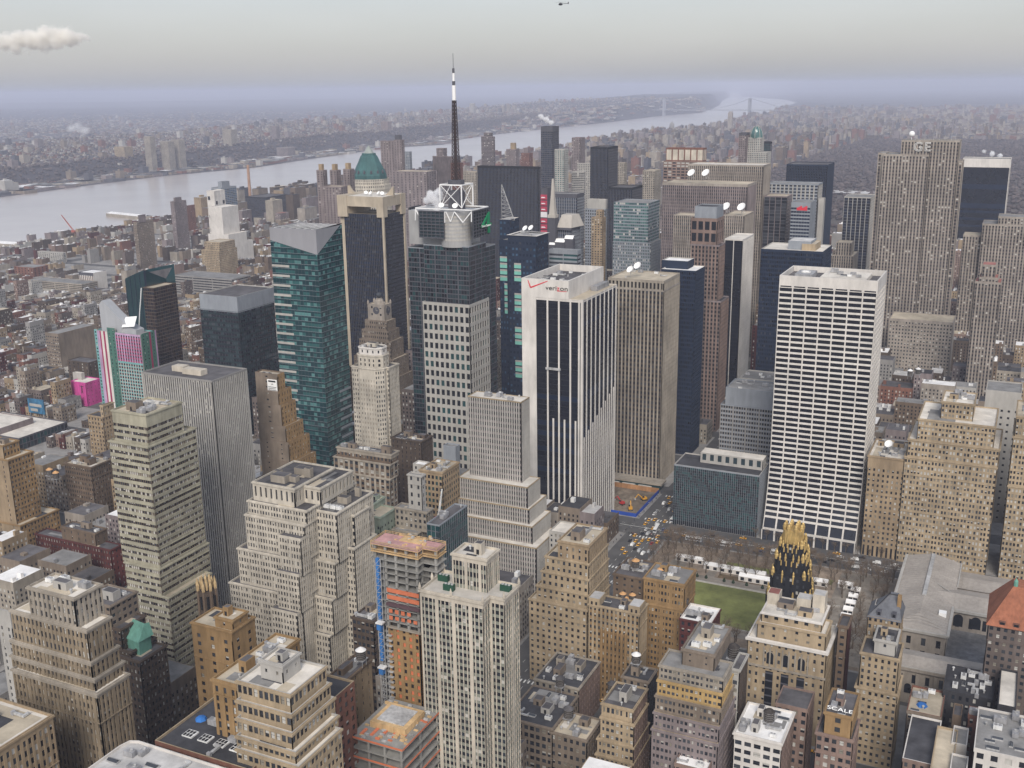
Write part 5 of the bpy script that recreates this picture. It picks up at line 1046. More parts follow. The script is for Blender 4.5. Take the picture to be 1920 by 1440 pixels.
def clock_tower():
    y0 = 815; x = lambda p, z, y=y0: x_at(p, y, z); lab = 'brown stepped clock tower with glass globe behind white slender tower'
    st = S(fh=3.7, bay=2.4, ww=.42, wh=.5, wall='taupe', top=1.5, p=(.7, .2, .1)); T = []
    zs = [z_at(py, x(700, 110), y0) for py in (735, 705, 672, 640, 622, 604)]
    L = [(650, 758), (654, 752), (660, 746), (668, 738), (671, 732), (675, 727)]; z0 = 0
    for k, (z, (l, r)) in enumerate(zip(zs, L)):
        if z < 5: continue
        xa, xb = x(l, z), x(r, z)-6; T.append((rect(xa, xb, y0+k*1.6, y0+34-k*2), z0, z, None)); z0 = z-.9
    zc = z_at(575, x(697, 130), y0); xa, xb = x(677, zc), x(716, zc)-4; T.append((rect(xa, xb, y0+11, y0+23), z0, zc, S(fh=9, bay=9, ww=.2, wh=.3, wall='limestone', top=2)))
    I = building('skyscraper', lab, T, st, 'tan', seed=105); cx, cy = (xa+xb)/2, y0+17; Zt = z_at(548, cx, cy)
    c = MB(); c.rings(cx, cy, [(5, zc-1), (4.2, zc+3), (3.4, zc+4), (3.4, zc+5)], 8); c.build('lantern_base', [wall('limestone')], I['root'], I['off'])
    g = MB(); r = 2.9; g.rings(cx, cy, [(r*math.sin(a)+.02, zc+5+r-r*math.cos(a)) for a in np.linspace(.1, math.pi, 8)], 12); g.build('globe', [GM], I['root'], I['off'], True)
    for nm, (px_, py_, fy) in dict(a=(0, -1, 0), b=(1, 0, 0)).items():
        d = MB(); zc2 = zc-6; k = 20; rr = 3.6
        if nm == 'a': ring = [(cx+rr*math.cos(2*math.pi*i/k), y0+10.8, zc2+rr*math.sin(2*math.pi*i/k)) for i in range(k)]
        else: ring = [(xb+.2, cy+rr*math.cos(2*math.pi*i/k), zc2+rr*math.sin(2*math.pi*i/k)) for i in range(k)]
        d.ngon(ring, 0)
        if nm == 'a':
            q = y0+10.7; d.quad((cx-.2, q, zc2), (cx+.2, q, zc2), (cx+.2, q, zc2+3), (cx-.2, q, zc2+3), 1); d.quad((cx, q, zc2-.2), (cx+2, q, zc2-.2), (cx+2, q, zc2+.2), (cx, q, zc2+.2), 1)
        else:
            q = xb+.3; d.quad((q, cy-.2, zc2), (q, cy+.2, zc2), (q, cy+.2, zc2+3), (q, cy-.2, zc2+3), 1); d.quad((q, cy, zc2-.2), (q, cy+2, zc2-.2), (q, cy+2, zc2+.2), (q, cy, zc2+.2), 1)
        d.build('clock_face', [wall('slate'), wall('pale')], I['root'], I['off'])
    for sx in (xa, xb-1):
        for sy in (y0+11, y0+22): b = MB(); b.rings(sx+.5, sy+.5, [(1.1, zc-.5), (1.1, zc+2), (.1, zc+4)], 6); b.build('pinnacle', [wall('limestone')], I['root'], I['off'])
clock_tower()
# dark blue tower with lit green bays, and its mast block
DB = S(fh=5.5, bay=3.4, ww=.55, wh=.4, wall='navy', pier='navy', g=(GN2, GN, GM), p=(.4, .5, .1), half=0, top=6, so=.02, go=.15, topm='navy')
B('office_tower', 'dark blue tower with lit green window stacks', (1005, 443), L=952, R=1028, y=855, roof='silver', seed=106, st=DB, clutter=4)
_d = BLD['dark blue tower with lit green window stacks']
def lit(I, x0, x1, y, zs, name='lit_bay'):
    b = MB()
    for z in zs: b.box(x0, x1, y-.2, y+.1, z, z+3.2, 0, True); b.box(x0, x1, y-.3, y+.1, z+3.2, z+4.8, 1, True)
    b.build(name, [GMint, wall('pale')], I['root'], I['off'])
_dx = _d['base'][1]-_d['base'][0]
for z0_ in (160, 132, 100, 68): lit(_d, _d['base'][0]+_dx*.22, _d['base'][0]+_dx*.46, _d['base'][2], [z0_-k*6 for k in range(3)])
c = MB(); X0, X1, Y0, Y1 = _d['base']; c.quads([[(*a, _d['H']+.05), (*b_, _d['H']+.05), (*c2, _d['H']+.05), (*d2, _d['H']+.05)] for a, b_, c2, d2 in [(o_[i], o_[(i+1) % 4], n_[(i+1) % 4], n_[i]) for o_, n_ in [(offset_poly(rect(X0, X1, Y0, Y1), -1.2), offset_poly(rect(X0, X1, Y0, Y1), 2))] for i in range(4)]], 0); c.build('roof_rim', [wall('white')], _d['root'], _d['off'])
B('office_tower', 'dark blue wing with lit green west bay and low roof', (952, 450), L=936, y=858, d=26, roof='grey', seed=107, st=DB)
_e = BLD['dark blue wing with lit green west bay and low roof']; lit(_e, _e['base'][0]+.5, _e['base'][1]-1, _e['base'][2], [z for z in (165, 159, 153, 147)]); lit(_e, _e['base'][1]-4, _e['base'][1]-1, _e['base'][2], [140-6*k for k in range(5)])
B('office_tower', 'dark blue block carrying a lattice radio mast', (956, 412), L=936, R=973, y=900, roof='silver', seed=108, st=V(DB, top=2, cope='white'))
_f = BLD['dark blue block carrying a lattice radio mast']
def lattice(x, y, z0, z1, r, label, m):
    b = MB(); n = 9
    for k in range(n):
        za, zb = z0+(z1-z0)*k/n, z0+(z1-z0)*(k+1)/n; ra, rb = r*(1-k/n)+.2, r*(1-(k+1)/n)+.2
        A = [(x, y, za), (x+2*ra, y, za), (x+ra, y+1.7*ra, za)]; Bq = [(x, y, zb), (x+2*rb, y, zb), (x+rb, y+1.7*rb, zb)]
        for i in range(3): b.bar(A[i], Bq[i], .28); b.bar(A[i], Bq[(i+1) % 3], .17); b.bar(A[i], A[(i+1) % 3], .17)
    return tag(b.build('radio_mast', [m], None, (x, y, z0)), label, 'mast')
lattice(_f['x0']+.5, _f['y0']+5, _f['z'], z_at(346, _f['x0']+.5, _f['y0']+5), 6.5, 'grey lattice radio mast on dark blue block', GALV)
# spired tower
B('skyscraper', 'dark stepped tower with stone spire and sloped stone roof', (1072, 430), L=1031, R=1088, y=960, roof='grey', seed=109, st=S(fh=3.9, bay=2, ww=.8, wh=.7, wall='slate', pier='steel', g=(GN, GB), p=(.6, .4), half=0, top=1, so=.1, go=.3))
def spire():
    I = BLD['dark stepped tower with stone spire and sloped stone roof']; x0, x1, y0, y1 = I['base']; m = mat('spire_stone', (.42, .39, .35), .8, .1); H = I['H']
    s = MB(); xs = x_at(1037, y0-3, H); z0 = z_at(402, xs, y0-3); zt = z_at(335, xs, y0-3); r = 3.2
    s.box(xs-r-1, xs+r+1, y0-7, y0+1, z0-3, z0, 0); k = 4; s.rings(xs, y0-3, [(r*1.35, z0), (2.4, z0+18), (1.1, zt)], 4, 0, math.pi/4); s.build('spire', [m], I['root'], I['off'])
    t = MB(); t.box(xs-r-1, xs+r+1, y0-7, y0+1, 0, z0-3, 0); t.build('spire_shaft', [wall('slate')], I['root'], I['off'])
    c = MB(); za = z_at(427, x_at(1058, y0-2, H), y0-2); zb = z_at(403, x_at(1058, y0+4, H), y0+4); xa, xb = x_at(1044, y0-2, za), x_at(1071, y0-2, za)
    c.quad((xa, y0-2, za), (xb, y0-2, za), (xb-2.5, y0+6, zb), (xa+2, y0+6, zb)); c.quad((xb, y0-2, za), (xb+4, y1, za), (xb, y1-4, zb), (xb-2.5, y0+6, zb)); c.quad((xa+2, y0+6, zb), (xb-2.5, y0+6, zb), (xb, y1-4, zb), (xa+2, y1-4, zb)); c.quad((xa, y1, za), (xa, y0-2, za), (xa+2, y0+6, zb), (xa+2, y1-4, zb))
    c.build('sloped_roof', [m], I['root'], I['off']); b = MB(); b.box(xa, xb, y0-2, y1, H-1, za); b.build('attic', [wall('slate')], I['root'], I['off'])
    for px_l, px_r, py_ in ((1029, 1040, 448), (1040, 1058, 443), (1058, 1074, 437)):
        b = MB(); yy = y0-9+(px_l-1029)*.1; zz = z_at(py_+5, x_at(px_l, yy, 150), yy); a, c_ = x_at(px_l, yy, zz), x_at(px_r, yy, zz); b.quad((a, yy, zz-3), (c_, yy, zz-3), (c_, yy+3, zz), (a, yy+3, zz), 0); b.box(a, c_, yy, y0, 0, zz-3, 1); b.quad((a, yy+3, zz), (c_, yy+3, zz), (c_, y0, zz), (a, y0, zz), 0); b.build('terrace', [DISH, wall('slate')], I['root'], I['off'])
spire()
B('office_building', 'blue grey low block below stone spire tower', (1083, 470), L=1029, R=1090, y=905, roof='grey', seed=110, st=S(fh=3.9, bay=12, ww=.95, wh=.5, wall='steel', g=(GM, GG2), p=(.6, .4), half=0, top=4))
# red billboard stack
def billboards():
    y0 = 1010; x0, x1 = x_at(1014, y0, 180), x_at(1027, y0, 180); H = z_at(352, x0, y0); lab = 'narrow tower of red and white billboards'
    I = building('sign_tower', lab, [(rect(x0, x1, y0, y0+18), 0, H, S(wall='slate', blank=1))], PUNCH, 'dark', seed=111); r = random.Random(2); red = mat('billboard_red', (.42, .05, .09), .6, .1); wh = mat('billboard_white', (.75, .72, .74), .6, .1)
    for k in range(11):
        z = H-12-k*6.2; b = MB(); b.box(x0+.4, x1-.4, y0-1, y0-.3, z, z+(5 if k != 3 else 5.6), 0, True); b.quad((x0+1, y0-1.05, z+1.5), (x1-2, y0-1.05, z+1.5), (x1-3, y0-1.05, z+2.6), (x0+1.5, y0-1.05, z+2.6), 1)
        b.build('billboard', [wh if k == 3 else red, wh], I['root'], I['off'])
billboards()
# ---------------------------------------------------------------- middle distance and left side
AP = lambda wl, **k: S(**{**dict(fh=3, bay=3.4, ww=.5, wh=.5, wall=wl, top=2, p=(.7, .2, .1), half=0), **k})
DKG = S(fh=3.9, bay=2.2, ww=.7, wh=.7, wall='navy', pier='slate', span='black', g=(GB, GN), p=(.6, .4), half=0, top=3, so=.15, go=.35, topm='black')
B('office_tower', 'wide black office slab behind the antenna tower', (1009, 313), L=895, R=1014, y=1337, roof='dark', seed=120, st=DKG)
B('office_tower', 'black office tower with grey top strip left of cream crowned tower', (1140, 276), L=1107, R=1159, y=1490, roof='dark', seed=121, st=DKG)
B('office_tower', 'lower black office block beside black tower with grey strip', (1185, 352), L=1139, R=1205, y=1400, roof='dark', seed=122, st=DKG)
B('office_tower', 'sea green glass tower with clear glass crown', (1216, 381), L=1151, R=1237, y=1257, roof='grey', seed=123, st=S(fh=3.9, bay=2.6, ww=.9, wh=.6, wall='steel', g=(GG, GG2, GL), p=(.45, .35, .2), half=0, top=.3, rows=.3, so=.02, go=.08),
  low=[dict(c=(1221, 456), L=1149, R=1240, y=-.6, st=S(fh=3.9, bay=2.2, ww=.55, wh=.6, wall='steel', g=(GG2, GM, GL), p=(.5, .3, .2), half=0, top=1))])
B('office_tower', 'grey grid tower with pale blank top near sea green tower', (1135, 392), L=1097, R=1139, y=1262, roof='pale', seed=124, st=S(fh=3.8, bay=3.2, ww=.55, wh=.55, wall='steel', g=(GD,), p=(1,), half=0, top=2), tiers=[dict(c=(1136, 374), L=1102, R=1139, y=1, st=S(wall='pale', blank=1))])
B('office_tower', 'slim tan tower in front of grey grid tower', (1130, 408), L=1109, R=1136, y=1200, roof='tan', seed=125, st=AP('tan'), tiers=[dict(c=(1129, 394), L=1118, R=1133, y=1)])
B('office_tower', 'grey office slab with vertical ribs behind stone spire', (1082, 364), L=1026, R=1095, y=1257, roof='grey', seed=126, st=S(fh=3.9, bay=2.4, ww=.7, wh=.6, wall='slate', pier='steel', g=(GN, GB), p=(.5, .5), half=0, top=5))
B('apartment_tower', 'tall dark glass tower with steam at its top', (1036, 237), L=1014, R=1048, y=1740, roof='dark', seed=127, st=S(fh=3.6, bay=3, ww=.8, wh=.7, wall='slate', g=(GN, GB, GM), p=(.5, .4, .1), half=0, top=9))
B('apartment_tower', 'pale green glass apartment tower before tall dark glass tower', (1058, 280), L=1040, R=1066, y=1640, roof='grey', seed=128, st=S(fh=3.2, bay=4, ww=.6, wh=.55, wall='pale', g=(GG, GG2), p=(.6, .4), half=0, top=2))
B('apartment_tower', 'rust brown apartment tower with grey front by the river', (1088, 258), L=1072, R=1097, y=2000, roof='red', seed=129, st=AP('mauve'))
B('apartment_tower', 'dark brown slab tower alone against the river', (925, 256), L=902, R=928, y=2250, roof='dark', seed=130, st=AP('mauve', ww=.96, wh=.55), tiers=[dict(c=(921, 249), L=907, R=924, y=1)])
B('apartment_tower', 'brown apartment tower with tan rooftop box against the river', (968, 280), L=949, R=974, y=2300, roof='tan', seed=131, st=AP('mauve'), tiers=[dict(c=(965, 268), L=957, R=968, y=3, st=S(wall='tan', blank=1))])
B('apartment_tower', 'red brown apartment tower with dark peaked top', (993, 287), L=977, R=999, y=2450, roof='red', seed=132, st=AP('brick'), tiers=[dict(c=(990, 278), L=982, R=993, y=3, st=S(wall='mauve', blank=1))])
B('apartment_tower', 'pale grey tower with dark corner beside black tower', (1108, 306), L=1082, R=1109, y=1800, roof='pale', seed=133, st=AP('pale'))
B('apartment_building', 'white banded apartment block by black tower', (1095, 322), L=1072, R=1098, y=1700, roof='white', seed=134, st=AP('pale', ww=.97, wh=.5))
B('apartment_tower', 'tan setback apartment tower right of black tower', (1172, 305), L=1158, R=1176, y=1900, roof='tan', seed=135, st=AP('stone'))
B('apartment_tower', 'mauve twin apartment slab near the river bend', (1228, 320), L=1205, R=1240, y=1720, roof='tan', seed=136, st=AP('stone'))
for i, (l, r, p) in enumerate(((593, 613, 319), (618, 639, 319), (643, 664, 317))):
    B('apartment_tower', ['westernmost of three brown towers with tan caps by the river', 'middle of three brown towers with tan caps by the river', 'third brown tan capped tower beside green copper pyramid'][i], (l+13, p), L=l, R=r, y=1150, roof='tan', seed=140+i, st=AP('mauve', bay=5, ww=.35), tiers=[dict(c=(l+10, p-11), L=l+4, R=r-6, y=3, st=S(wall='tan', blank=1))])
B('apartment_building', 'brown stepped apartment block below three tan capped towers', (640, 350), L=604, R=656, y=1110, roof='tan', seed=143, st=AP('mauve', bay=5, ww=.35))
B('apartment_tower', 'grey brown slab pair beside the copper pyramid', (738, 264), L=713, R=741, y=1750, roof='dark', seed=144, st=AP('mauve', bay=6, ww=.3))
B('apartment_tower', 'taller grey brown slab with dark top beside copper pyramid', (753, 262), L=738, R=758, y=1730, roof='dark', seed=145, st=AP('mauve', bay=6, ww=.3), tiers=[dict(c=(751, 253), L=740, R=753, y=2, st=S(wall='slate', blank=1))])
B('apartment_tower', 'slim pale tower right of grey brown slab pair', (769, 284), L=757, R=772, y=1850, roof='pale', seed=146, st=AP('steel'))
B('apartment_building', 'long low grey brown slab block behind the antenna tower', (800, 322), L=735, R=818, y=1700, roof='tan', seed=147, st=AP('mauve', bay=8, ww=.35))
B('apartment_tower', 'red peaked brown tower behind the white mast frame', (860, 306), L=845, R=868, y=1800, roof='red', seed=148, st=AP('brick'))
B('apartment_tower', 'dark stepped tower left of black office slab', (850, 293), L=811, R=836+14, y=1900, roof='dark', seed=149, st=AP('mauve'), tiers=[dict(c=(832, 278), L=818, R=838, y=2)])
B('apartment_building', 'grey apartment slab between mast frame and black office slab', (893, 322), L=868, R=900, y=1760, roof='tan', seed=150, st=AP('stone'))
# domed tower
def domed():
    y0 = 1811; lab = 'tower with copper green ribbed dome beyond the tan slabs'; H = z_at(268, x_at(1410, y0, 220), y0); x = lambda p: x_at(p, y0, H)
    st = AP('pale', bay=3, ww=.55, g=(GG2, GD), p=(.5, .5)); T = [(rect(x(1387), x(1432), y0, y0+28), 0, z_at(276, x(1400), y0), V(st, wall='limestone')), (rect(x(1402), x(1427), y0-3, y0+22), 0, H, st)]
    T = [(rect(x(1387), x(1440), y0, y0+28), 0, z_at(285, x(1400), y0), st), (rect(x(1402), x(1427), y0+2, y0+22), z_at(286, x(1400), y0), z_at(258, x(1412), y0), st)]
    I = building('skyscraper', lab, T, st, 'grey', seed=152); z0 = T[1][2]-.9; cx, cy = (x(1402)+x(1427))/2, y0+12; r = (x(1427)-x(1402))/2; zt = z_at(236, cx, cy)
    d = MB(); d.rings(cx, cy, [(r*math.cos(a)*.98+.05, z0+(zt-z0)*math.sin(a)) for a in np.linspace(0, 1.57, 7)], 16); 
    for k in range(8):
        a = 2*math.pi*k/8
        pts = [(cx+r*math.cos(b)*math.cos(a), cy+r*math.cos(b)*math.sin(a), z0+(zt-z0)*math.sin(b)) for b in np.linspace(0, 1.5, 6)]
        for p, q in zip(pts, pts[1:]): d.bar(p, q, .5, 1)
    d.build('dome', [GG, wall('pale')], I['root'], I['off'])
    B('office_tower', 'brown slab with dark top joined to the domed tower', (1400, 249), L=1386, R=1406, y=1800, roof='dark', seed=153, st=AP('mauve', topm='slate', top=4)); B('office_tower', 'dark green slab right of the domed tower', (1444, 266), L=1428, R=1448, y=1850, roof='dark', seed=154, st=V(DKG, g=(GG2, GT3)))
domed()
# left side
B('apartment_tower', 'brown twin slab apartment tower by the river piers', (268, 417), b=(266, 505), L=249, R=287, seed=160, roof='dark', st=AP('taupe', bay=3, ww=.5), tiers=[dict(c=(266, 404), L=259, R=272, y=4, st=S(wall='mauve', blank=1))])
B('apartment_tower', 'taller brown apartment tower nearer the river', (337, 378), b=(336, 472), L=319, R=349, seed=161, roof='dark', st=AP('mauve', bay=3, ww=.4), tiers=[dict(c=(336, 371), L=325, R=340, y=3, st=S(wall='mauve', blank=1))])
B('apartment_building', 'orange brown block attached behind the taller brown apartment tower', (352, 386), b=(352, 440), L=346, R=365, seed=162, roof='tan', st=AP('brick', bay=5, ww=.3))
B('telephone_building', 'huge windowless white block tower stepping down northward', (424, 389), b=(424, 492), L=392, R=446, seed=163, roof='pale', st=S(wall='white', blank=1), low=[dict(c=(428, 440), L=390, R=462, y=-.5), dict(c=(430, 458), L=390, R=474, y=-1)])
B('telephone_building', 'white shaft with dark openings behind windowless white block', (412, 358), b=(412, 480), L=387, R=421, seed=164, roof='pale', st=S(wall='white', bay=9, ww=.6, wh=.8, fh=9, top=2, g=(wall('white'), GD), p=(.8, .2), half=0))
B('office_tower', 'blue glass tower with sloped roof near the river', (424, 352), b=(424, 470), L=396, R=443, seed=165, roof='grey', st=S(fh=3.6, bay=6, ww=.95, wh=.55, wall='steel', g=(GN2, GM), p=(.7, .3), half=0, top=4), tiers=[dict(c=(424, 341), L=408, R=430, y=4, st=S(wall='steel', blank=1))])
B('setback_tower', 'cream ornate setback block before the windowless white tower', (415, 470), b=(415, 520), L=377, R=444, seed=166, roof='tan', st=AP('sand', bay=3.5), tiers=[dict(c=(418, 455), L=383, R=440, y=3)])
B('office_building', 'black glass box office block by the chimney', (503, 370), b=(503, 425), L=460, R=540, seed=167, roof='dark', st=DKG)
B('apartment_building', 'brown checkered apartment block before black glass box', (528, 400), b=(528, 430), L=495, R=541, seed=168, roof='red', st=AP('mauve', bay=4, ww=.5))
B('office_building', 'long grey banded garage block before cream setback block', (437, 524), b=(437, 560), L=325, R=470, seed=169, roof='grey', st=S(fh=4, bay=40, ww=.97, wh=.4, wall='grey', g=(GD,), p=(1,), half=0, top=2))
B('office_building', 'white ribbed block with red panels amid low rooftops', (178, 512), b=(178, 545), L=147, R=199, seed=170, roof='white', st=S(fh=3.4, bay=4, ww=.45, wh=.6, wall='white', span='brick', g=(GD,), p=(1,), half=0, top=5, topm='slate', edge={1: S(wall='white', blank=1)}))
B('office_building', 'grey grid block with striped white neighbour near rail yard', (120, 474), b=(120, 492), L=70, R=124, seed=171, roof='grey', st=AP('pale', bay=6, ww=.5))
B('loft_building', 'long red brick pier warehouse near rail yard', (64, 502), b=(64, 520), L=26, R=90, seed=172, roof='grey', st=AP('brick', bay=8, ww=.4))
B('office_building', 'grey L shaped school block among low rooftops', (156, 533), b=(156, 555), L=52, R=183, seed=173, roof='grey', st=AP('stone', bay=30, ww=.95, wh=.35))
B('loft_building', 'brown windowless long block left of pink striped hotel', (117, 626), b=(117, 690), L=84, R=180, seed=174, roof='grey', st=S(fh=4, bay=4, ww=.6, wh=.4, wall='taupe', top=4, edge={1: S(wall='taupe', blank=1)}))
B('loft_building', 'dark brick block with painted wall below pink striped hotel', (185, 680), b=(172, 735), L=126, R=190, seed=175, roof='dark', st=S(wall='umber', bay=6, ww=.25))
B('loft_building', 'pink painted wall building with small black figure mark', (160, 718), y=760, L=132, R=188, seed=176, roof='pale', st=S(wall='pink', bay=9, ww=.06, wh=.2, fh=5, top=2, edge={1: S(wall='pink', bay=5, ww=.2, wh=.3, fh=4.2, top=2)}), tiers=[dict(c=(152, 700), L=136, R=158, y=10, d=8, st=S(wall='pale', blank=1))])
B('terminal_building', 'long flat bus terminal with dark glass truss wall', (35, 822), L=-90, R=126, y=625, seed=177, roof='pale', st=S(fh=6, bay=4, ww=.9, wh=.85, wall='slate', g=(GS, GG2, GD), p=(.4, .3, .3), half=0, top=1.5, so=.05), tiers=[dict(c=(-5, 805), L=-90, R=62, y=1, st=S(wall='mauve', blank=1))])
B('office_tower', 'dark blue banded glass tower with grey screened crown', (446, 585), L=375, R=514, y=700, seed=178, roof='dark', st=S(fh=3.9, bay=3, ww=.94, wh=.6, wall='dteal', pier='slate', g=(GB, GS, GM), p=(.6, .3, .1), half=0, top=.3, so=0, go=.1, po=.04), tiers=[dict(c=(446, 557), L=373, R=514, y=.05, st=S(wall='steel', blank=1, cope='pale'))])
# two tone hotel prism
def hotel():
    y0 = 745; q = aty(288, 540, y0); x1, H = q[0], q[2]; x0 = x_at(267, y0, H); y1 = y_at(330, x1, H)
    st = S(fh=3.4, bay=3, ww=.93, wh=.75, wall='umber', g=(GR, GR2, GB), p=(.4, .4, .2), half=0, top=1, so=.04, go=.1)
    building('hotel_tower', 'bronze glass half of a split hotel prism', [(rect(x0, x1, y0, y1), 0, H, st)], st, 'tan', seed=180)
    lab = 'dark green glass half of split hotel prism with slanted top'; off = (x0-12, y0+20, 0); root = empty('hotel_tower', off, lab, 'tower'); b = MB()
    xa = x_at(236, y0+6, H); Pb = [(xa, y0+6), (x0, y0+4), (x0, y1+2), (x1-6, y1+6), (xa, y1+6)]
    zt = [z_at(522, xa, y0+6), z_at(506, x0, y0+4), H+3, z_at(495, x1-6, y1+6), z_at(505, xa, y1+6)]
    for i in range(5): j = (i+1) % 5; b.quad((*Pb[i], 0), (*Pb[j], 0), (*Pb[j], zt[j]), (*Pb[i], zt[i]), 0)
    b.ngon([(*p, z-3) for p, z in zip(Pb, zt)], 1); b.build('wall', [GT3, ROOFS['dark']], root, off)
    f = MB()
    for k in range(5): t = k/4; f.box(xa+(x0-xa)*t-.15, xa+(x0-xa)*t+.15, y0+5.6-2*t, y0+6, 0, zt[0]+(zt[1]-zt[0])*t-1, 0)
    f.build('mullion', [wall('navy')], root, off); FOOT.append((xa, x1, y0, y1+6))
    l = MB(); pts = [aty(*p, y0-.4) for p in ((265, 540), (264, 560), (262, 585), (261, 612), (259, 640))]
    for a, c in zip(pts, pts[1:]): l.bar(a, c, .5)
    l.build('light_beam', [DISH], root, off)
hotel()
def striped_hotel():
    y0 = 690; q = aty(264, 628, y0); x1, H = q[0], q[2]; x0 = x_at(178, y0, H); y1 = y_at(291, x1, H); W = x1-x0; lab = 'hotel tower in pink, white and turquoise stripes with curved grey roof'
    tq, pk, gn = mat('turquoise_wall', (.16, .36, .36), .8, .1), mat('crimson_wall', (.30, .03, .09), .8, .1), mat('deep_green_wall', (.06, .15, .12), .8, .1)
    WALLS.update(turq=tq, crim=pk, dgreen=gn)
    st = S(fh=3.2, bay=3, ww=.5, wh=.5, wall='pale', p=(.6, .3, .1)); I = building('hotel_tower', lab, [(rect(x0, x1, y0, y1), 0, H, V(st, wall='turq'))], st, 'grey', seed=182); root, off = I['root'], I['off']
    w_, ms, rng = MB(), Slots(), random.Random(4)
    segs = [(0, .06, 0, H+1, V(st, wall='turq', bay=9)), (.06, .12, 0, H, S(wall='lilac', blank=1)), (.12, .15, 0, H, S(wall='crim', blank=1)), (.15, .2, 0, H, S(wall='white', blank=1)), (.2, .24, 0, H, S(wall='crim', blank=1)), (.24, .29, 0, H, S(wall='white', blank=1)), (.29, .46, 0, H+4, V(st, wall='dgreen', bay=6, ww=.25)),
            (.46, 1, 0, H-27, V(st, wall='turq', pier='pale', span='turq', bay=3.2, ww=.66, wh=.62, g=(GD, GM), p=(.8, .2), half=0)), (.46, 1, H-27, H, V(st, wall='lilac', span='crim', bay=3.2, ww=.55, g=(GD, GM), p=(.7, .3), half=0))]
    for a, c, z0, z1, s in segs: facade(w_, w_, (x0+W*a, y0-1.2), (x0+W*c, y0-1.2), z0, z1, s, ms, rng, None); w_.quad((x0+W*a, y0-1.2, z1), (x0+W*c, y0-1.2, z1), (x0+W*c, y0+.2, z1), (x0+W*a, y0+.2, z1), ms(wall('pale'))); w_.quad((x0+W*c, y0-1.2, z0), (x0+W*c, y0, z0), (x0+W*c, y0, z1), (x0+W*c, y0-1.2, z1), ms(wall('pale')))
    D = y1-y0
    for a, c, s in ((0, .5, V(st, wall='dgreen', bay=5, ww=.3)), (.5, .62, S(wall='crim', blank=1)), (.62, .9, V(st, wall='dgreen', bay=5, ww=.2)), (.9, 1, S(wall='lilac', blank=1))): facade(w_, w_, (x1+.8, y0+D*a), (x1+.8, y0+D*c), 0, H+1, s, ms, rng, None)
    w_.quad((x1+.8, y0, 0), (x1, y0, 0), (x1, y0, H), (x1+.8, y0, H), ms(gn)); w_.build('stripe_panel', ms.l, root, off)
    m = mat('curved_roof_metal', (.36, .37, .39), .5, .08); c = MB(); n = 12
    prof = [(x0+W*(.1+.75*t), H+ (30*(1-t)**1.4+3 if t > .12 else 24+t*45)) for t in np.linspace(0, 1, n)]
    for (xa, za), (xb, zb) in zip(prof, prof[1:]):
        c.quad((xa, y0+3, H-1), (xb, y0+3, H-1), (xb, y0+3, zb), (xa, y0+3, za)); c.quad((xa, y0+3, za), (xb, y0+3, zb), (xb, y1-5, zb), (xa, y1-5, za)); c.quad((xb, y1-5, H-1), (xa, y1-5, H-1), (xa, y1-5, za), (xb, y1-5, zb))
    c.quad((prof[0][0], y1-5, H), (prof[0][0], y0+3, H), (prof[0][0], y0+3, prof[0][1]), (prof[0][0], y1-5, prof[0][1])); c.quad((prof[-1][0], y0+3, H-1), (prof[-1][0], y1-5, H-1), (prof[-1][0], y1-5, prof[-1][1]), (prof[-1][0], y0+3, prof[-1][1]))
    c.build('curved_roof', [m], root, off); c = MB(); c.quad((x0+W*.58, y0+1, H+5), (x0+W*.86, y0+1, H+7), (x0+W*.8, y0+9, H+15), (x0+W*.55, y0+9, H+13)); c.quad((x0+W*.58, y0+1, H+5), (x0+W*.55, y0+9, H+13), (x0+W*.55, y0+9, H), (x0+W*.58, y0+1, H)); c.build('canopy_roof', [DISH], root, off)
striped_hotel()
o = MB(); q = atz(471, 368, 110); b0 = atz(473, 420, 0); xx, yy = b0[0], b0[1]; o.rings(xx, yy, [(4.4, 0), (3.2, z_at(310, xx, yy)), (2.7, z_at(309.5, xx, yy))], 12); tag(o.build('chimney', [mat('chimney_brick', (.36, .22, .15), .9, .2)], None, (xx, yy, 0)), 'tall brick chimney behind the black glass box block', 'chimney')
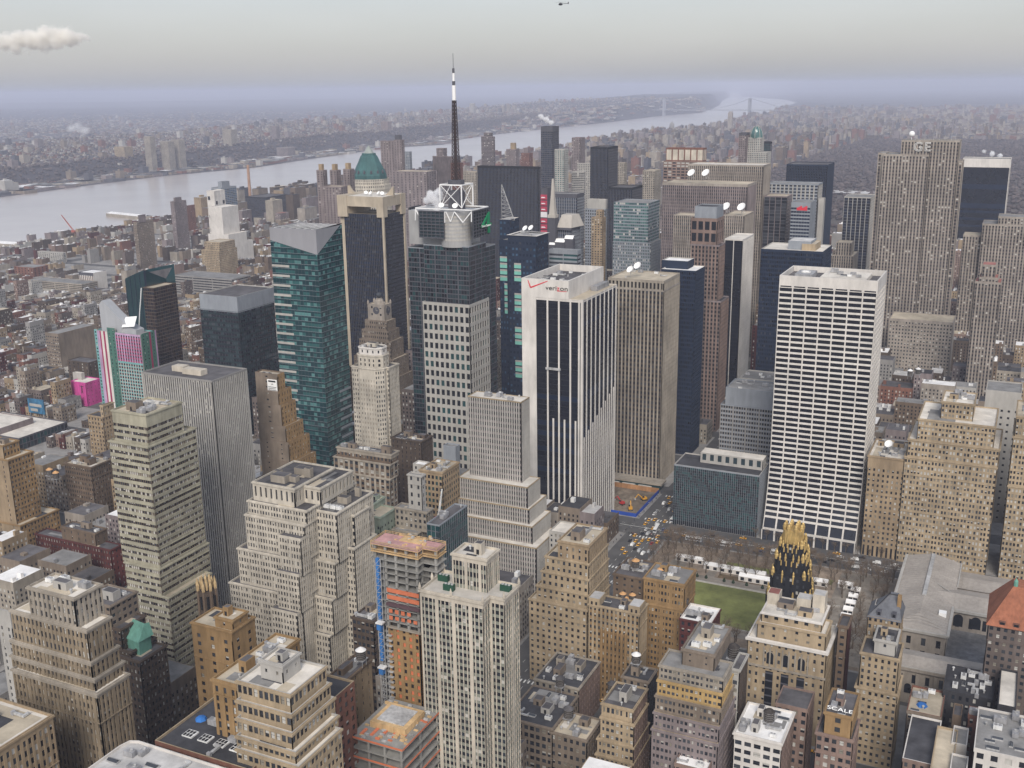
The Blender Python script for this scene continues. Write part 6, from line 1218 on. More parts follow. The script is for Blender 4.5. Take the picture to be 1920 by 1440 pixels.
# ---------------------------------------------------------------- construction, gilded tower, library
ORG = mat('orange_netting', (.56, .17, .085), .8, .15); CONC = wall('concrete'); PINKD = mat('pink_deck', (.52, .30, .29), .9, .25, .3); PLY = mat('plywood', (.55, .38, .20), .9, .25, .6); BLUE = mat('hoist_blue', (.04, .16, .42), .6, .15)
def construction():
    y0 = 302; q = aty(781, 1032, y0); x1, H = q[0], q[2]; x0 = x_at(703, y0, H); xe = x_at(797, y0+4, H); xf = x1+6.5; y1 = y_at(828, xf, H)
    P = [(x0, y0), (x1, y0), (x1, y0+4), (xf, y0+4), (xf, y1), (x0, y1)]; lab = 'unfinished concrete tower with orange netting and pink working deck'
    off = ((x0+x1)/2, y0+10, 0); root = empty('construction_tower', off, lab, 'building site'); FOOT.append((x0, xf, y0, y1)); rng = random.Random(5); fh = 3.05; n = int(H/fh)
    zb = z_at(1168, x0, y0); core = MB(); I_ = offset_poly(P, 4); core.prism(I_, 0, H-3*fh); core.build('core', [mat('raw_concrete_dark', (.13, .125, .12), .9, .2)], root, off)
    for k in range(n):   # slabs as separate floors
        z = H-k*fh
        if z < zb: break
        b = MB(); e = .5+(.9 if k < 4 else 0); b.prism(offset_poly(P, -e), z-.35, z, 0, 1 if k == 0 else 0); b.build('floor_slab', [CONC if k > 1 else PLY, PINKD], root, off)
    b = MB()
    ed = [(P[i], P[(i+1) % 6]) for i in range(6)]
    for a, c in ed:
        a, c = np.array(a), np.array(c); L = np.linalg.norm(c-a); m = max(1, round(L/5.5))
        for i in range(m): p = a+(c-a)*i/m; b.box(p[0]-.5, p[0]+.5, p[1]-.5, p[1]+.5, zb, H-fh*.1, 0)
    b.build('column_grid', [CONC], root, off)
    a_, w_ = x0+5, x1-x0-5   # orange netting on the south side
    def net(*q): b = MB(); b.box(*q, 0, True); b.build('safety_netting', [ORG], root, off)
    for k in range(6, n):
        z = H-k*fh
        if z-fh < zb: break
        if k in (6, 7): net(a_, x1+.6, y0-.7, y0-.5, z-2.2, z-.4)
        elif k > 8:
            for i in range(5):
                if rng.random() < .85: xx = a_+w_*i/5; net(xx+.5, xx+w_/5-.7, y0-.6, y0-.45, z-1.9-rng.random()*.5, z-.6)
    b = MB(); b.box(a_, x1+1, y0-1.6, y0+1, H-8.6*fh, H-8.2*fh, 0, True); b.build('catch_net', [mat('net_maroon', (.10, .06, .07), .9, .1)], root, off)
    st = S(fh=fh, bay=w_/5, ww=.45, wh=.62, wall='ochre', g=(GD, ORG, GR), p=(.35, .4, .25), half=0, top=.5, so=.1, go=.5); W_, ms = MB(), Slots()
    stw = S(fh=fh, bay=2.6, ww=.8, wh=.7, wall='concrete', g=(GD, GM), p=(.8, .2), half=0, top=.4)
    for i in range(6):
        s = st if i == 0 else stw
        if i == 0: facade(W_, W_, (x0, y0), (a_-.6, y0), 0, zb, stw, ms, rng, None); facade(W_, W_, (a_-.6, y0), (x1, y0), 0, zb, st, ms, rng, None)
        else: facade(W_, W_, P[i], P[(i+1) % 6], 0, zb, V(st, bay=4), ms, rng, None)
    W_.build('brick_cladding', ms.l, root, off); b = MB(); b.box(a_-.8, x1+1, y0-1, y0+.5, zb-.6, zb, 0, True); b.build('edge_band', [wall('stone')], root, off)
    b = MB()   # parapet formwork and guard rail on the deck
    Q = offset_poly(P, -1.2)
    for i in range(6): p, q2 = Q[i], Q[(i+1) % 6]; b.bar((*p, H+1.2), (*q2, H+1.2), .12); b.bar((*p, H+.6), (*q2, H+.6), .12); b.bar((*p, H-2.2), (*q2, H-2.2), .18); b.bar((*p, H-2.5), (*p, H+1.3), .15)
    b.build('guard_rail', [PLY], root, off); b = MB(); cx, cy = (x0+xf)/2, (y0+y1)/2+3; b.box(cx-5, cx+5, cy-2, cy+3, H, H+.3, 0)
    for k in range(22): u, v = rng.uniform(-8, 8), rng.uniform(-6, 6); b.box(cx+u-.6, cx+u+.6, cy+v-.3, cy+v+.3, H, H+rng.uniform(.3, 1.3), rng.choice([0, 0, 1]))
    b.build('formwork', [PLY, GALV], root, off)
    hx = x0+1.2; b = MB(); zt = z_at(1046, hx, y0-2)   # blue hoist on the west side
    for dx in (0, 2.6):
        for dy in (0, 2.2): b.bar((hx+dx, y0-2.6+dy, 0), (hx+dx, y0-2.6+dy, zt), .14)
    z = 0
    while z < zt: b.bar((hx, y0-2.6, z), (hx+2.6, y0-2.6, z), .1); b.bar((hx, y0-2.6, z), (hx+2.6, y0-2.6, z+3), .09); b.bar((hx, y0-2.6, z), (hx, y0-.4, z+3), .09); z += 3
    for z0, z1 in ((zt-46, zt),): b.box(hx+.2, hx+1.5, y0-2.4, y0-1.2, z0, z1, 1)
    b.build('hoist_mast', [GALV, BLUE], root, off)
    for zc in (z_at(1165, hx, y0-3), z_at(1248, hx, y0-3)):
        b = MB(); b.box(hx+.6, hx+2.6, y0-4.6, y0-2.7, zc-3, zc, 0, True); b.box(hx+.4, hx+3.6, y0-5.2, y0-2.6, zc, zc+.6, 1, True); b.build('hoist_cabin', [BLUE, MECHW], root, off)
    b = MB(); b.box(x0+1, x0+5, y0-.5, y0+.2, 0, .1); 
    for k in range(int(zb/2.4)): b.box(x0+4, x0+6.4, y0-1.2, y0, k*2.4, k*2.4+.3, 0, True)
    b.build('hoist_landing', [GALV], root, off)
    # low steel frame next to it
    y0 = 264; q = aty(754, 1409, y0); x1, H = q[0], q[2]; x0 = x_at(654, y0, H); y1 = y0+30; off = ((x0+x1)/2, y0+15, 0)
    root = empty('construction_site', off, 'low unfinished concrete frame with orange edge rails', 'building site'); FOOT.append((x0, x1, y0, y1))
    for k in range(6):
        z = H-k*4.2; b = MB(); b.box(x0, x1, y0, y1, z-.5, z, 0, True); b.build('floor_slab', [CONC], root, off)
    b = MB()
    for k in range(6):
        z = H-k*4.2
        if k % 2 == 0: b.box(x0-.2, x1+.2, y0-.3, y0-.2, z+.1, z+.9, 0); b.box(x1+.2, x1+.3, y0, y1, z+.1, z+.9, 0)
    for k in range(4): b.box(x0+3+k*4, x0+4.2+k*4, y0+3+k, y0+7+k*2, H, H+.4, 0)
    b.build('edge_rail', [ORG], root, off); b = MB()
    for i in range(4):
        for j in range(3): xx, yy = x0+1+(x1-x0-2)*i/3, y0+1+(y1-y0-2)*j/2; b.box(xx-.4, xx+.4, yy-.4, yy+.4, 0, H-.4, 0)
    b.build('column_grid', [CONC], root, off); b = MB(); b.box(x0+4, x1-4, y0+9, y1-6, H, H+2.6, 0); b.box(x0+6, x1-6, y0+11, y1-8, H+2.6, H+3, 2)
    for k in range(70): u, v = rng.uniform(x0+1, x1-1), rng.uniform(y0+1, y1-1); b.box(u-.9, u+.9, v-.4, v+.4, H, H+rng.uniform(.3, 1.1), rng.choice([0, 0, 1, 2]))
    b.build('formwork', [PLY, ORG, GALV], root, off); b = MB(); b.box(x0, x1, y0+.6, y0+.8, 0, H-14, 0); b.build('hoarding', [BLUE], root, off)
construction()
def gilded():
    cx, cy = -87., 498.; zt = z_at(981, cx, cy-3); lab = 'black brick tower with gilded gothic crown facing the park'; off = (cx, cy, 0); root = empty('skyscraper', off, lab, 'tower'); rng = random.Random(6); bk = wall('black')
    W = MB(); ms = Slots(); st = S(fh=3.7, bay=3.2, ww=.36, wh=.55, wall='black', g=(GD, GM, GL), p=(.4, .25, .35), half=0, top=1.2, so=.2, go=.4); FOOT.append((cx-12, cx+12, cy-14, cy+14))
    def oc(r, c, dy=0): return [(cx-r+c, cy-r+dy), (cx+r-c, cy-r+dy), (cx+r, cy-r+c+dy), (cx+r, cy+r-c), (cx+r-c, cy+r), (cx-r+c, cy+r), (cx-r, cy+r-c), (cx-r, cy-r+c+dy)]
    h = [zt-38, zt-27, zt-18, zt-11]; R = [11.2, 9.6, 8, 6.4]; z0 = 0
    for r, z in zip(R, h):
        P = oc(r, r*.28)
        for i in range(8): facade(W, W, P[i], P[(i+1) % 8], z0, z, st, ms, rng, None)
        W.ngon([(*p, z-.3) for p in P], ms(bk)); z0 = z-.3
    W.build('wall', ms.l or [bk], root, off)
    def cap(x, y, z, r, hh, nm='gilded_pinnacle'):
        b = MB(); b.rings(x, y, [(r, z), (r*1.15, z+hh*.45), (r*.9, z+hh*.5), (r*.75, z+hh*.8), (.1, z+hh)], 8); b.build(nm, [GOLD], root, off)
    for r, z, hh, s in zip(R, h, (4.4, 4, 4, 3.6), (.8, .75, .72, .7)):
        for sx in (-1, 1):
            for sy in (-1, 1):
                cap(cx+sx*(r-r*.16), cy+sy*(r-r*.16), z-1.5, s*1.3, hh+1.2)
                for t in ((.3,) if r > 9 else (.25, .6)): cap(cx+sx*r*t, cy+sy*(r-.3), z-1.8, s*.75, hh*.8+1.2); cap(cx+sx*(r-.3), cy+sy*r*t, z-1.8, s*.75, hh*.8+1.2)
    b = MB()   # gilded window heads
    for k_, (r, z) in enumerate(zip(R, h)):
        for s in ((-.3, .3) if k_ < 2 else (-.5, -.17, .17, .5)): b.box(cx+s*r-.28, cx+s*r+.28, cy-r-.5, cy-r+.2, z-4.2, z-1.4, 0); b.box(cx+r-.2, cx+r+.5, cy+s*r-.28, cy+s*r+.28, z-4.2, z-1.4, 0)
    b.build('gilded_band', [GOLD], root, off)
    b = MB(); P = oc(4.6, 1.3); b.prism(P, h[-1]-.5, zt-4); 
    for i in range(8): a = 2*math.pi*(i+.5)/8; x, y = cx+4.9*math.cos(a), cy+4.9*math.sin(a); b.box(x-.5, x+.5, y-.5, y+.5, h[-1]-.5, zt-3)
    b.build('gilded_lantern', [GOLD], root, off)
    for i in range(8): a = 2*math.pi*(i+.5)/8; cap(cx+4.7*math.cos(a), cy+4.7*math.sin(a), zt-4.2, .95, 3.6)
    for i in range(4): a = 2*math.pi*(i+.5)/4; cap(cx+2.3*math.cos(a), cy+2.3*math.sin(a), zt-3.8, .8, 3.6)
gilded()
def gothic_crown():
    cx = aty(388, 1110, 345)[0]; cy = 345; zt = z_at(1082, cx, cy); r = 4.6; off = (cx, cy, 0); root = empty('gothic_tower', off, 'brown octagonal tower with crown of pale gilded pinnacles', 'tower')
    b = MB(); b.rings(cx, cy, [(r, 0), (r, zt-7)], 8, 0, .39); 
    for i in range(8): a = 2*math.pi*(i+.5)/8; x, y = cx+r*math.cos(a), cy+r*math.sin(a); b.box(x-.55, x+.55, y-.55, y+.55, 0, zt-5, 1)
    b.build('shaft', [wall('umber'), wall('brown')], root, off); FOOT.append((cx-r, cx+r, cy-r, cy+r))
    for i in range(8):
        for rr, hh, s in ((r, 0, .75), (r*.62, 1.2, .6)): a = 2*math.pi*(i+.5*(rr == r))/8; p = MB(); x, y = cx+rr*math.cos(a), cy+rr*math.sin(a); p.rings(x, y, [(s, zt-6), (s*1.1, zt-3+hh), (s*.6, zt-1.8+hh), (.1, zt-.6+hh)], 6); p.build('pinnacle', [mat('pale_gilt', (.45, .33, .18), .6, .3, 1)], root, off)
    g = MB()
    for i in range(8): a = 2*math.pi*i/8; x, y = cx+r*.95*math.cos(a), cy+r*.95*math.sin(a); g.box(x-.5, x+.5, y-.5, y+.5, zt-16, zt-9)
    g.build('louvre', [DARK], root, off)
gothic_crown()
def library():
    lab = 'pale stone library with long grey ridged roofs and arched courtyard'; x0, x1 = -41., 48.; off = (0, 590, 0); root = empty('library_building', off, lab, 'library'); FOOT.append((x0, x1, 512, 652)); stn = wall('limestone'); zE, zR = 27., 30.
    ROOFM = mat('library_roof_metal', (.33, .30, .27), .7, .14, .5, 0, False)
    st = S(fh=9, bay=7, ww=.3, wh=.6, wall='limestone', g=(GD, GM), p=(.8, .2), half=0, top=4); ms, W, rng = Slots(), MB(), random.Random(8)
    for P, z in ((rect(-41, -10, 546, 648), zE), (rect(-10.05, 48, 583, 611), zE-1), (rect(-33, 48, 514, 533), 21), (rect(-10, 48, 628, 652), 20)):
        for i in range(4): facade(W, W, P[i], P[(i+1) % 4], 0, z, st, ms, rng, None)
    W.box(-31, 46, 512.6, 514, 19.6, 21.6, ms(stn)); W.build('wall', ms.l, root, off)
    def gable_ns(xa, xb, ya, yb, ze, zr, hip0=0):
        b = MB(); xm = (xa+xb)/2; b.quad((xa-1, ya-1, ze), (xm, ya+hip0, zr), (xm, yb, zr), (xa-1, yb+1, ze)); b.quad((xb+1, yb+1, ze), (xm, yb, zr), (xm, ya+hip0, zr), (xb+1, ya-1, ze)); b.ngon([(xa-1, ya-1, ze), (xb+1, ya-1, ze), (xm, ya+hip0, zr)]); b.ngon([(xb+1, yb+1, ze), (xa-1, yb+1, ze), (xm, yb, zr)])
        for q in np.arange(ya+4, yb, 3.2): b.bar((xa-.9, q, ze+.1), (xm, q, zr+.05), .12); b.bar((xb+.9, q, ze+.1), (xm, q, zr+.05), .12)
        return b.build('roof', [ROOFM], root, off)
    def gable_ew(xa, xb, ya, yb, ze, zr):
        b = MB(); ym = (ya+yb)/2; b.quad((xa, ya-1, ze), (xb, ya-1, ze), (xb, ym, zr), (xa, ym, zr)); b.quad((xb, yb+1, ze), (xa, yb+1, ze), (xa, ym, zr), (xb, ym, zr))
        for q in np.arange(xa+3, xb, 3.2): b.bar((q, ya-.9, ze+.1), (q, ym, zr+.05), .12)
        return b.build('roof', [ROOFM], root, off)
    gable_ns(-41, -10, 546, 648, zE, zR+1.5, 14); gable_ew(-25, 48, 583, 611, zE-1, zR); gable_ew(-33, 48, 514, 533, 21, 23.5); gable_ew(-10, 48, 628, 652, 20, 22)
    b = MB(); b.box(-26.6, -24.4, 584, 646, zR+.6, zR+2.2); b.build('ridge_monitor', [GALV], root, off)
    b = MB(); b.box(-42, -40.9, 545, 649, zE-.8, zE+.8); b.box(-10.1, -9, 545, 583, zE-.8, zE+.8); b.box(-41, -10, 544.6, 545.6, zE-.8, zE+.8); b.box(-10, 48, 581.6, 582.6, zE-1.8, zE-.2); b.bar((-42.2, 545, zE+.3), (-42.2, 649, zE+.3), .5); b.bar((-8.9, 545, zE+.3), (-8.9, 582, zE+.3), .5); b.bar((-8.9, 612, zE+.3), (-8.9, 649, zE+.3), .5); b.bar((-42, 544.8, zE+.3), (-9, 544.8, zE+.3), .5); b.bar((-33, 512.8, 21.6), (48, 512.8, 21.6), .4); b.bar((-25.5, 612, zR+.4), (-10, 596, zR-.6), .3); b.build('cornice', [wall('pale')], root, off)
    b = MB(); b.box(-16, -12, 566, 570, zE+1, zE+3.6); b.build('roof_hatch', [DISH], root, off)
    for k in range(5):   # arched windows in the courtyard wall
        xa = -6+k*9.5; b = MB(); pts = [(xa-2.6, 582.9, 16), (xa+2.6, 582.9, 16), (xa+2.6, 582.9, 21)]+[(xa+2.6*math.cos(t), 582.9, 21+2.6*math.sin(t)) for t in np.linspace(.2, 2.94, 8)]+[(xa-2.6, 582.9, 21)]; b.ngon(pts); b.build('arched_window', [GD], root, off)
    b = MB(); b.box(-10, 48, 533, 583, 0, 13.5); b.build('courtyard_roof', [mat('courtyard_roof_grey', (.16, .16, .165), .9, .35, .3)], root, off)
    for k in range(8): xa = -30+k*9; b = MB(); b.box(xa-.9, xa+.9, 512.9, 513.9, 3, 18.5); b.build('pilaster', [stn], root, off)
    for k in range(7): xa = -25.5+k*9; b = MB(); pts = [(xa-1.7, 513.7, 6), (xa+1.7, 513.7, 6), (xa+1.7, 513.7, 10)]+[(xa+1.7*math.cos(t), 513.7, 10+1.7*math.sin(t)) for t in np.linspace(.2, 2.94, 7)]+[(xa-1.7, 513.7, 10)]; b.ngon(pts); b.build('arched_window', [GD], root, off)
library()
def hipped():
    I = B('mansard_building', 'tan brick house with steep grey slate roof beside library', (1688, 1165), L=1627, R=1696, y=470, roof='dark', iw=60, seed=190, st=S(fh=3.8, bay=2.6, ww=.5, wh=.55, wall='tan', top=.6, p=(.5, .3, .2)), cope=False)
    x0, x1, y0, y1 = I['base']; z = I['H']-.6; zr = z_at(1108, x0+(x1-x0)*.75, y0+14); b = MB(); xa, xb = x0+(x1-x0)*.58, x0+(x1-x0)*.82
    b.quad((x0-.5, y0-.5, z), (x1+.5, y0-.5, z), (xb, y0+12, zr), (xa, y0+12, zr)); b.quad((x1+.5, y0-.5, z), (x1+.5, y1, z), (xb, y1-8, zr), (xb, y0+12, zr)); b.quad((x0-.5, y1, z), (x0-.5, y0-.5, z), (xa, y0+12, zr), (xa, y1-8, zr)); b.quad((xa, y0+12, zr), (xb, y0+12, zr), (xb, y1-8, zr), (xa, y1-8, zr)); b.quad((x1+.5, y1, z), (x0-.5, y1, z), (xa, y1-8, zr), (xb, y1-8, zr))
    b.build('slate_roof', [mat('slate_roof_tile', (.13, .135, .15), .8, .2, .8)], I['root'], I['off']); c = MB(); c.box(x1-2.6, x1-.8, y0+6, y0+8.5, z, zr+1); c.build('chimney', [wall('ochre')], I['root'], I['off'])
    for k in range(2): d = MB(); xx = x0+5+k*7; d.box(xx-1, xx+1, y0+1, y0+4, z+1, z+3.4, 0); d.box(xx-.6, xx+.6, y0+.95, y0+1.05, z+1.4, z+3, 1); d.build('dormer', [wall('slate'), GD], I['root'], I['off'])
    I = B('mansard_building', 'brown office building with orange red tiled roof at right edge', (1990, 1195), L=1853, y=478, d=34, roof='dark', iw=IW, seed=191, st=S(fh=3.8, bay=3, ww=.5, wh=.5, wall='cocoa', top=.8, p=(.4, .3, .3)), cope=False)
    x0, x1, y0, y1 = I['base']; z = I['H']; zr = z_at(1097, x0+12, y0+15); b = MB(); xa, xb = x0+9, x1-9; ya, yb = y0+12, y1-12
    for A, C in (((x0-1, y0-1), (x1+1, y0-1)), ((x1+1, y0-1), (x1+1, y1+1)), ((x1+1, y1+1), (x0-1, y1+1)), ((x0-1, y1+1), (x0-1, y0-1))):
        f = lambda p: (xa if p[0] < (x0+x1)/2 else xb, ya if p[1] < (y0+y1)/2 else yb, zr); b.quad((*A, z), (*C, z), f(C), f(A))
    b.quad((xa, ya, zr), (xb, ya, zr), (xb, yb, zr), (xa, yb, zr)); b.build('tiled_roof', [mat('orange_roof_tile', (.30, .115, .065), .85, .22, .7)], I['root'], I['off'])
    d = MB(); d.rings(xa+1, ya+1, [(1, zr), (1, zr+2.5), (.1, zr+4)], 8); d.build('cupola', [COPPER], I['root'], I['off'])
    for k in range(4): d = MB(); xx = x0+6+k*6; d.box(xx-1.4, xx+1.4, y0-.2, y0+3, z+.6, z+2.6, 0); d.box(xx-1, xx+1, y0-.25, y0, z+1, z+2.3, 1); d.build('dormer', [wall('brick'), GD], I['root'], I['off'])
hipped()
# grey glass topped white building behind the glass block
B('office_building', 'pale grey office block with white piers behind glass block', (1449, 768), L=1351, y=790, d=34, roof='grey', seed=192, st=S(fh=3.8, bay=2.1, ww=.72, wh=.55, wall='steel', pier='grey', span='steel', grp=5, gpw=1.3, g=(GD, GM), p=(.7, .3), half=0, top=1),
  tiers=[dict(c=(1449, 735), L=1361, y=1.5, d=30, st=S(wall='steel', blank=1))], clutter=7)
B('loft_building', 'ornate white loft building with setback roof by dark tower', (1470, 716), L=1388, y=862, d=30, roof='grey', seed=193, st=S(fh=3.8, bay=3, ww=.5, wall='pale', top=2), clutter=4)
# ---------------------------------------------------------------- rooftop things with places of their own
def on(label): return BLD[label]
T1 = on('dark brown loft building with three orange topped tanks')
for k, (px, py) in enumerate(((1166, 1068), (1192, 1050), (1240, 1066))):
    q = aty(px, py, 500 if k < 2 else 496); water_tank(q[0], q[1], q[2]-7.6, ['orange capped tank at west end of dark brown loft roof', 'tall orange capped tank on dark brown loft roof', 'orange capped tank on golden tan loft roof'][k], 'orange')
for k, (px, py) in enumerate(((1168, 1108), (1186, 1110), (1174, 1117))):
    q = aty(px, py, 474); water_tank(q[0], q[1], q[2]-7.8, 'one of three clustered orange capped tanks behind scalloped tan building', 'orange', 'three clustered tanks', .85)
def tk(px, py, y, label, cap, sc=1.): q = aty(px, py, y); return water_tank(q[0], q[1], q[2]-8.2*sc, label, cap, None, sc)
tk(455, 1187, 302, 'black tank with white lid on orange tan brick building', 'white'); tk(676, 1215, 304, 'dark tank with pale lid on narrow brown loft', 'white')
tk(1050, 1268, 398, 'dark timber tank on low white stair box', 'grey'); tk(1066, 1325, 385, 'dark tank standing on white box of grey brown loft', 'grey', 1.1)
tk(1148, 1278, 392, 'larger dark tank of pair on narrow tan stepped loft', 'grey'); tk(1172, 1285, 388, 'smaller dark tank of pair on narrow tan stepped loft', 'grey', .8); tk(1193, 1224, 408, 'white lidded tank on dark sided building', 'white')
tk(1443, 1330, 392, 'black timber tank on white roofed cream building', 'dark', 1.1); tk(92, 878, 470, 'orange capped tank on white box near dark roofs at left', 'orange'); tk(104, 884, 466, 'front orange capped tank of pair at left', 'orange')
tk(684, 936, 480, 'orange topped tank behind pale green rounded building', 'orange', 1.2); tk(1284, 1120, 488, 'dark tank beside red brick house with white roof', 'dark'); tk(1707, 693, 900, 'white lidded tank among brown blocks behind grid slab', 'white'); tk(1722, 690, 905, 'second white lidded tank among brown blocks behind grid slab', 'white')
tk(1376, 1208, 420, 'black shrouded tank near lawn south edge', 'dark', 1.3); tk(140, 866, 530, 'pale tank on square brown brick loft', 'white')
D = on('broad tan finned slab with two white dishes on its roof')
for px, py, y, lb, sc in ((1297, 324, 1185, 'western of two big white dishes on broad tan slab', 1.9), (1324, 324, 1185, 'eastern of two big white dishes on broad tan slab', 1.9), (1362, 387, 1102, 'western of two big white dishes above small tan tower', 1.9), (1391, 388, 1102, 'eastern of two big white dishes above small tan tower', 1.9), (1196, 498, 785, 'big white dish lying on roof of tan fin tower', 1.3), (1182, 505, 782, 'smaller white dish on roof of tan fin tower', 1.2), (1667, 832, 712, 'white dish on tan stone hall roof', 1.1), (985, 428, 860, 'western white dish of pair on dark blue tower', 1.1), (996, 427, 860, 'eastern white dish of pair on dark blue tower', 1.1)):
    q = aty(px, py, y); unit('dish', q[0], q[1], q[2]-3.4*sc, lb, None, -.4, sc)
# crane beside the scaffolded tower
def crane():
    q = aty(822, 970, 480); x, y, z = q; b = MB(); root = empty('crawler_crane', (x, y, 0), 'white lattice boom crane by scaffolded pale tower', 'crane'); off = (x, y, 0); tip = aty(829, 917, 484)
    t = MB()
    for i in (-.5, .5):
        for j in (-.5, .5): t.bar((x+i, y+j, z), (tip[0]+i*.3, tip[1]+j*.3, tip[2]), .14)
    n = 12
    for k in range(n):
        a = np.array([x, y, z])+(tip-np.array([x, y, z]))*k/n; c = np.array([x, y, z])+(tip-np.array([x, y, z]))*(k+1)/n; t.bar(a+[-.5, -.5, 0], c+[.5, -.5, 0], .08); t.bar(a+[.5, -.5, 0], c+[-.5, -.5, 0], .08)
    t.build('boom', [MECHW], root, off); b.box(x-2.5, x+1.5, y-1.5, y+1.5, z-3, z, 0); b.build('cab', [mat('crane_red', (.32, .03, .04), .5, .1)], root, off); b = MB(); b.box(x-3, x+3, y-2, y+2, z-4, z-3, 0, True); b.build('deck', [MECHW], root, off); b = MB(); b.box(x-2, x+2, y-2, y+2, 0, z-4); b.build('mast', [GALV], root, off)
crane()
# painted sign panel on the brown stair tower
I = on('brown tower stepping down like stairs with white sign panel'); x0, x1, y0, y1 = I['base'][0], I['base'][1], I['base'][2], I['base'][3]
yS = I['tiers'][-1][0][0][1]; z1_ = z_at(710, x_at(501, yS, 120), yS); z0_ = z_at(737, x_at(501, yS, 115), yS); xa, xb = x_at(501, yS, z1_), x_at(519, yS, z1_)
b = MB(); b.box(xa, xb, yS-.3, yS-.05, z0_, z1_, 0, True); b.box(xa+1, xb-1, yS-.36, yS-.3, z1_-1.8, z1_-.7, 1, True); o = b.build('sign_panel', [DISH, DARK], I['root'], I['off'])
for k, s_ in enumerate(('LA', 'CONCORDE', 'Apartments', 'Residences', 'For rent')): pass
letters('LA', ((xa+xb)/2-.6, yS-.4, z1_-3.6), 1.4, DARK, I['root'], I['off'], ext=.03); letters('PARKVIEW', (xa+.5, yS-.4, z1_-5.1), 1.2, DARK, I['root'], I['off'], ext=.03, fit=xb-xa-1) if False else None
bb = MB()
for k in range(4): bb.box(xa+.6, xb-.6-(k % 2)*.6, yS-.36, yS-.3, z1_-5.4-k*1.05, z1_-5.0-k*1.05, 0, True)
bb.build('sign_lines', [wall('slate')], I['root'], I['off'])
# roof lettering
I = on('brown building with dark roof and white rooftop lettering'); letters('SCALE', (I['x0']+.5, I['y0']+2.4, I['z']+1.0), 2.2, DISH, I['root'], I['off'], (math.radians(40), 0, 0), .1, fit=I['x1']-I['x0']-1)
# black figure on the pink wall
I = on('pink painted wall building with small black figure mark'); b = MB(); x0, x1, y0, y1 = I['base']; cx, cz = x0+(x1-x0)*.72, I['H']-14
for a, c, r in (((0, 0), (.4, 4), .5), ((-2.6, 3.4), (2.4, 3), .35), ((0, 0), (-.9, -4.5), .4), ((.2, 0), (.9, -4), .35)): b.bar((cx+a[0], y0-.05, cz+a[1]), (cx+c[0], y0-.05, cz+c[1]), r)
b.build('wall_figure', [DARK], I['root'], I['off'])
# small lettering on the white frame block and the hotel green roof mark
I = on('blue grey banded tower with red sign'); x0, x1, y0, y1 = I['base']; red = mat('sign_red', (.62, .03, .05), .6, 0); letters('allianz', (x0+(x1-x0)*.28, y0-.4, I['H']-8), 5.2, red, I['root'], I['off'], fit=(x1-x0)*.55) if False else None
b = MB()
for k in range(6): b.box(x0+(x1-x0)*(.3+.09*k), x0+(x1-x0)*(.3+.09*k)+2, y0-.5, y0-.1, I['H']-9, I['H']-6+(k % 3), 0, True)
b.build('red_sign', [red], I['root'], I['off'])
# copper roof piece and green cap
I = on('dark grid brick building with green copper roof below olive banded tower'); q = aty(253, 1172, 300); b = MB(); x, y, z = q; b.quad((x-5, y-3, z-6), (x+4, y-3, z-7), (x+3, y+3, z), (x-4, y+3, z+1)); b.quad((x+4, y-3, z-7), (x+6, y+5, z-6), (x+4, y+5, z), (x+3, y+3, z)); b.box(x-5, x+4, y-2.6, y+5, z-14, z-6.5, 0); b.build('copper_roof', [COPPER], I['root'], I['off'])
# water side helicopter
q = ray(1051, 8); P = CAM+q*900; x, y, z = P; root = empty('helicopter', tuple(P), 'tiny dark helicopter high in the sky', 'helicopter'); off = (x, y, z); hm_ = mat('helicopter_paint', (.02, .02, .025), .4, 0)
b = MB(); b.rings(x, y, [(.1, z-1), (1, z-.7), (1.2, z), (.8, z+.8), (.1, z+1)], 8); o = b.build('body', [hm_], root, off); o.scale = (1.6, 1, 1); b = MB(); b.bar((x+1, y, z+.2), (x+6.5, y+1, z+.5), .25); b.box(x+6.2, x+6.9, y+.8, y+1.1, z, z+1.6); b.build('tail_boom', [hm_], root, off); b = MB(); b.box(x-5, x+5, y-.15, y+.15, z+1.5, z+1.55, 0, True); b.box(x-.15, x+.15, y-5, y+5, z+1.5, z+1.55, 0, True); b.bar((x, y, z+.8), (x, y, z+1.6), .15); b.build('rotor', [hm_], root, off)

q = aty(22, 742, 840); x, y = q[0], 840; b = MB(); zt = z_at(708, x, y); root = empty('church', (x, y, 0), 'small church with white lantern dome and green roof at left edge', 'church'); off = (x, y, 0)
b.box(x-9, x+9, y-9, y+30, 0, zt-18); b.build('wall', [wall('cocoa')], root, off); b = MB(); b.rings(x, y, [(5, zt-18), (5, zt-10), (4.4, zt-9), (3.6, zt-5.5), (1.6, zt-3.6), (1.4, zt-1.6), (.1, zt)], 12); b.build('lantern_dome', [wall('white')], root, off); b = MB(); b.quad((x-10, y-9, zt-18), (x+10, y-9, zt-18), (x+10, y+30, zt-13), (x-10, y+30, zt-13)); b.build('roof', [COPPER], root, off)
I = on('grey slab tower with thin vertical fins and pale corner pier')
q = aty(66, 752, 700); x, y, z = q; b = MB(); b.box(x-11, x+11, y, y+1, z-13, z+2, 0); b.box(x-9, x+8, y-.06, y, z-6, z-3, 1); b.box(x-8, x+2, y-.06, y, z-11, z-8, 1); b.box(x-10, x-9, y, y+1, 0, z-13, 2); b.box(x+9, x+10, y, y+1, 0, z-13, 2); tag(b.build('billboard', [mat('billboard_blue', (.05, .17, .30), .6, .5, .5), wall('pale'), MECH], None, (x, y, z)), 'blue billboard standing among the low roofs by the terminal', 'billboard')
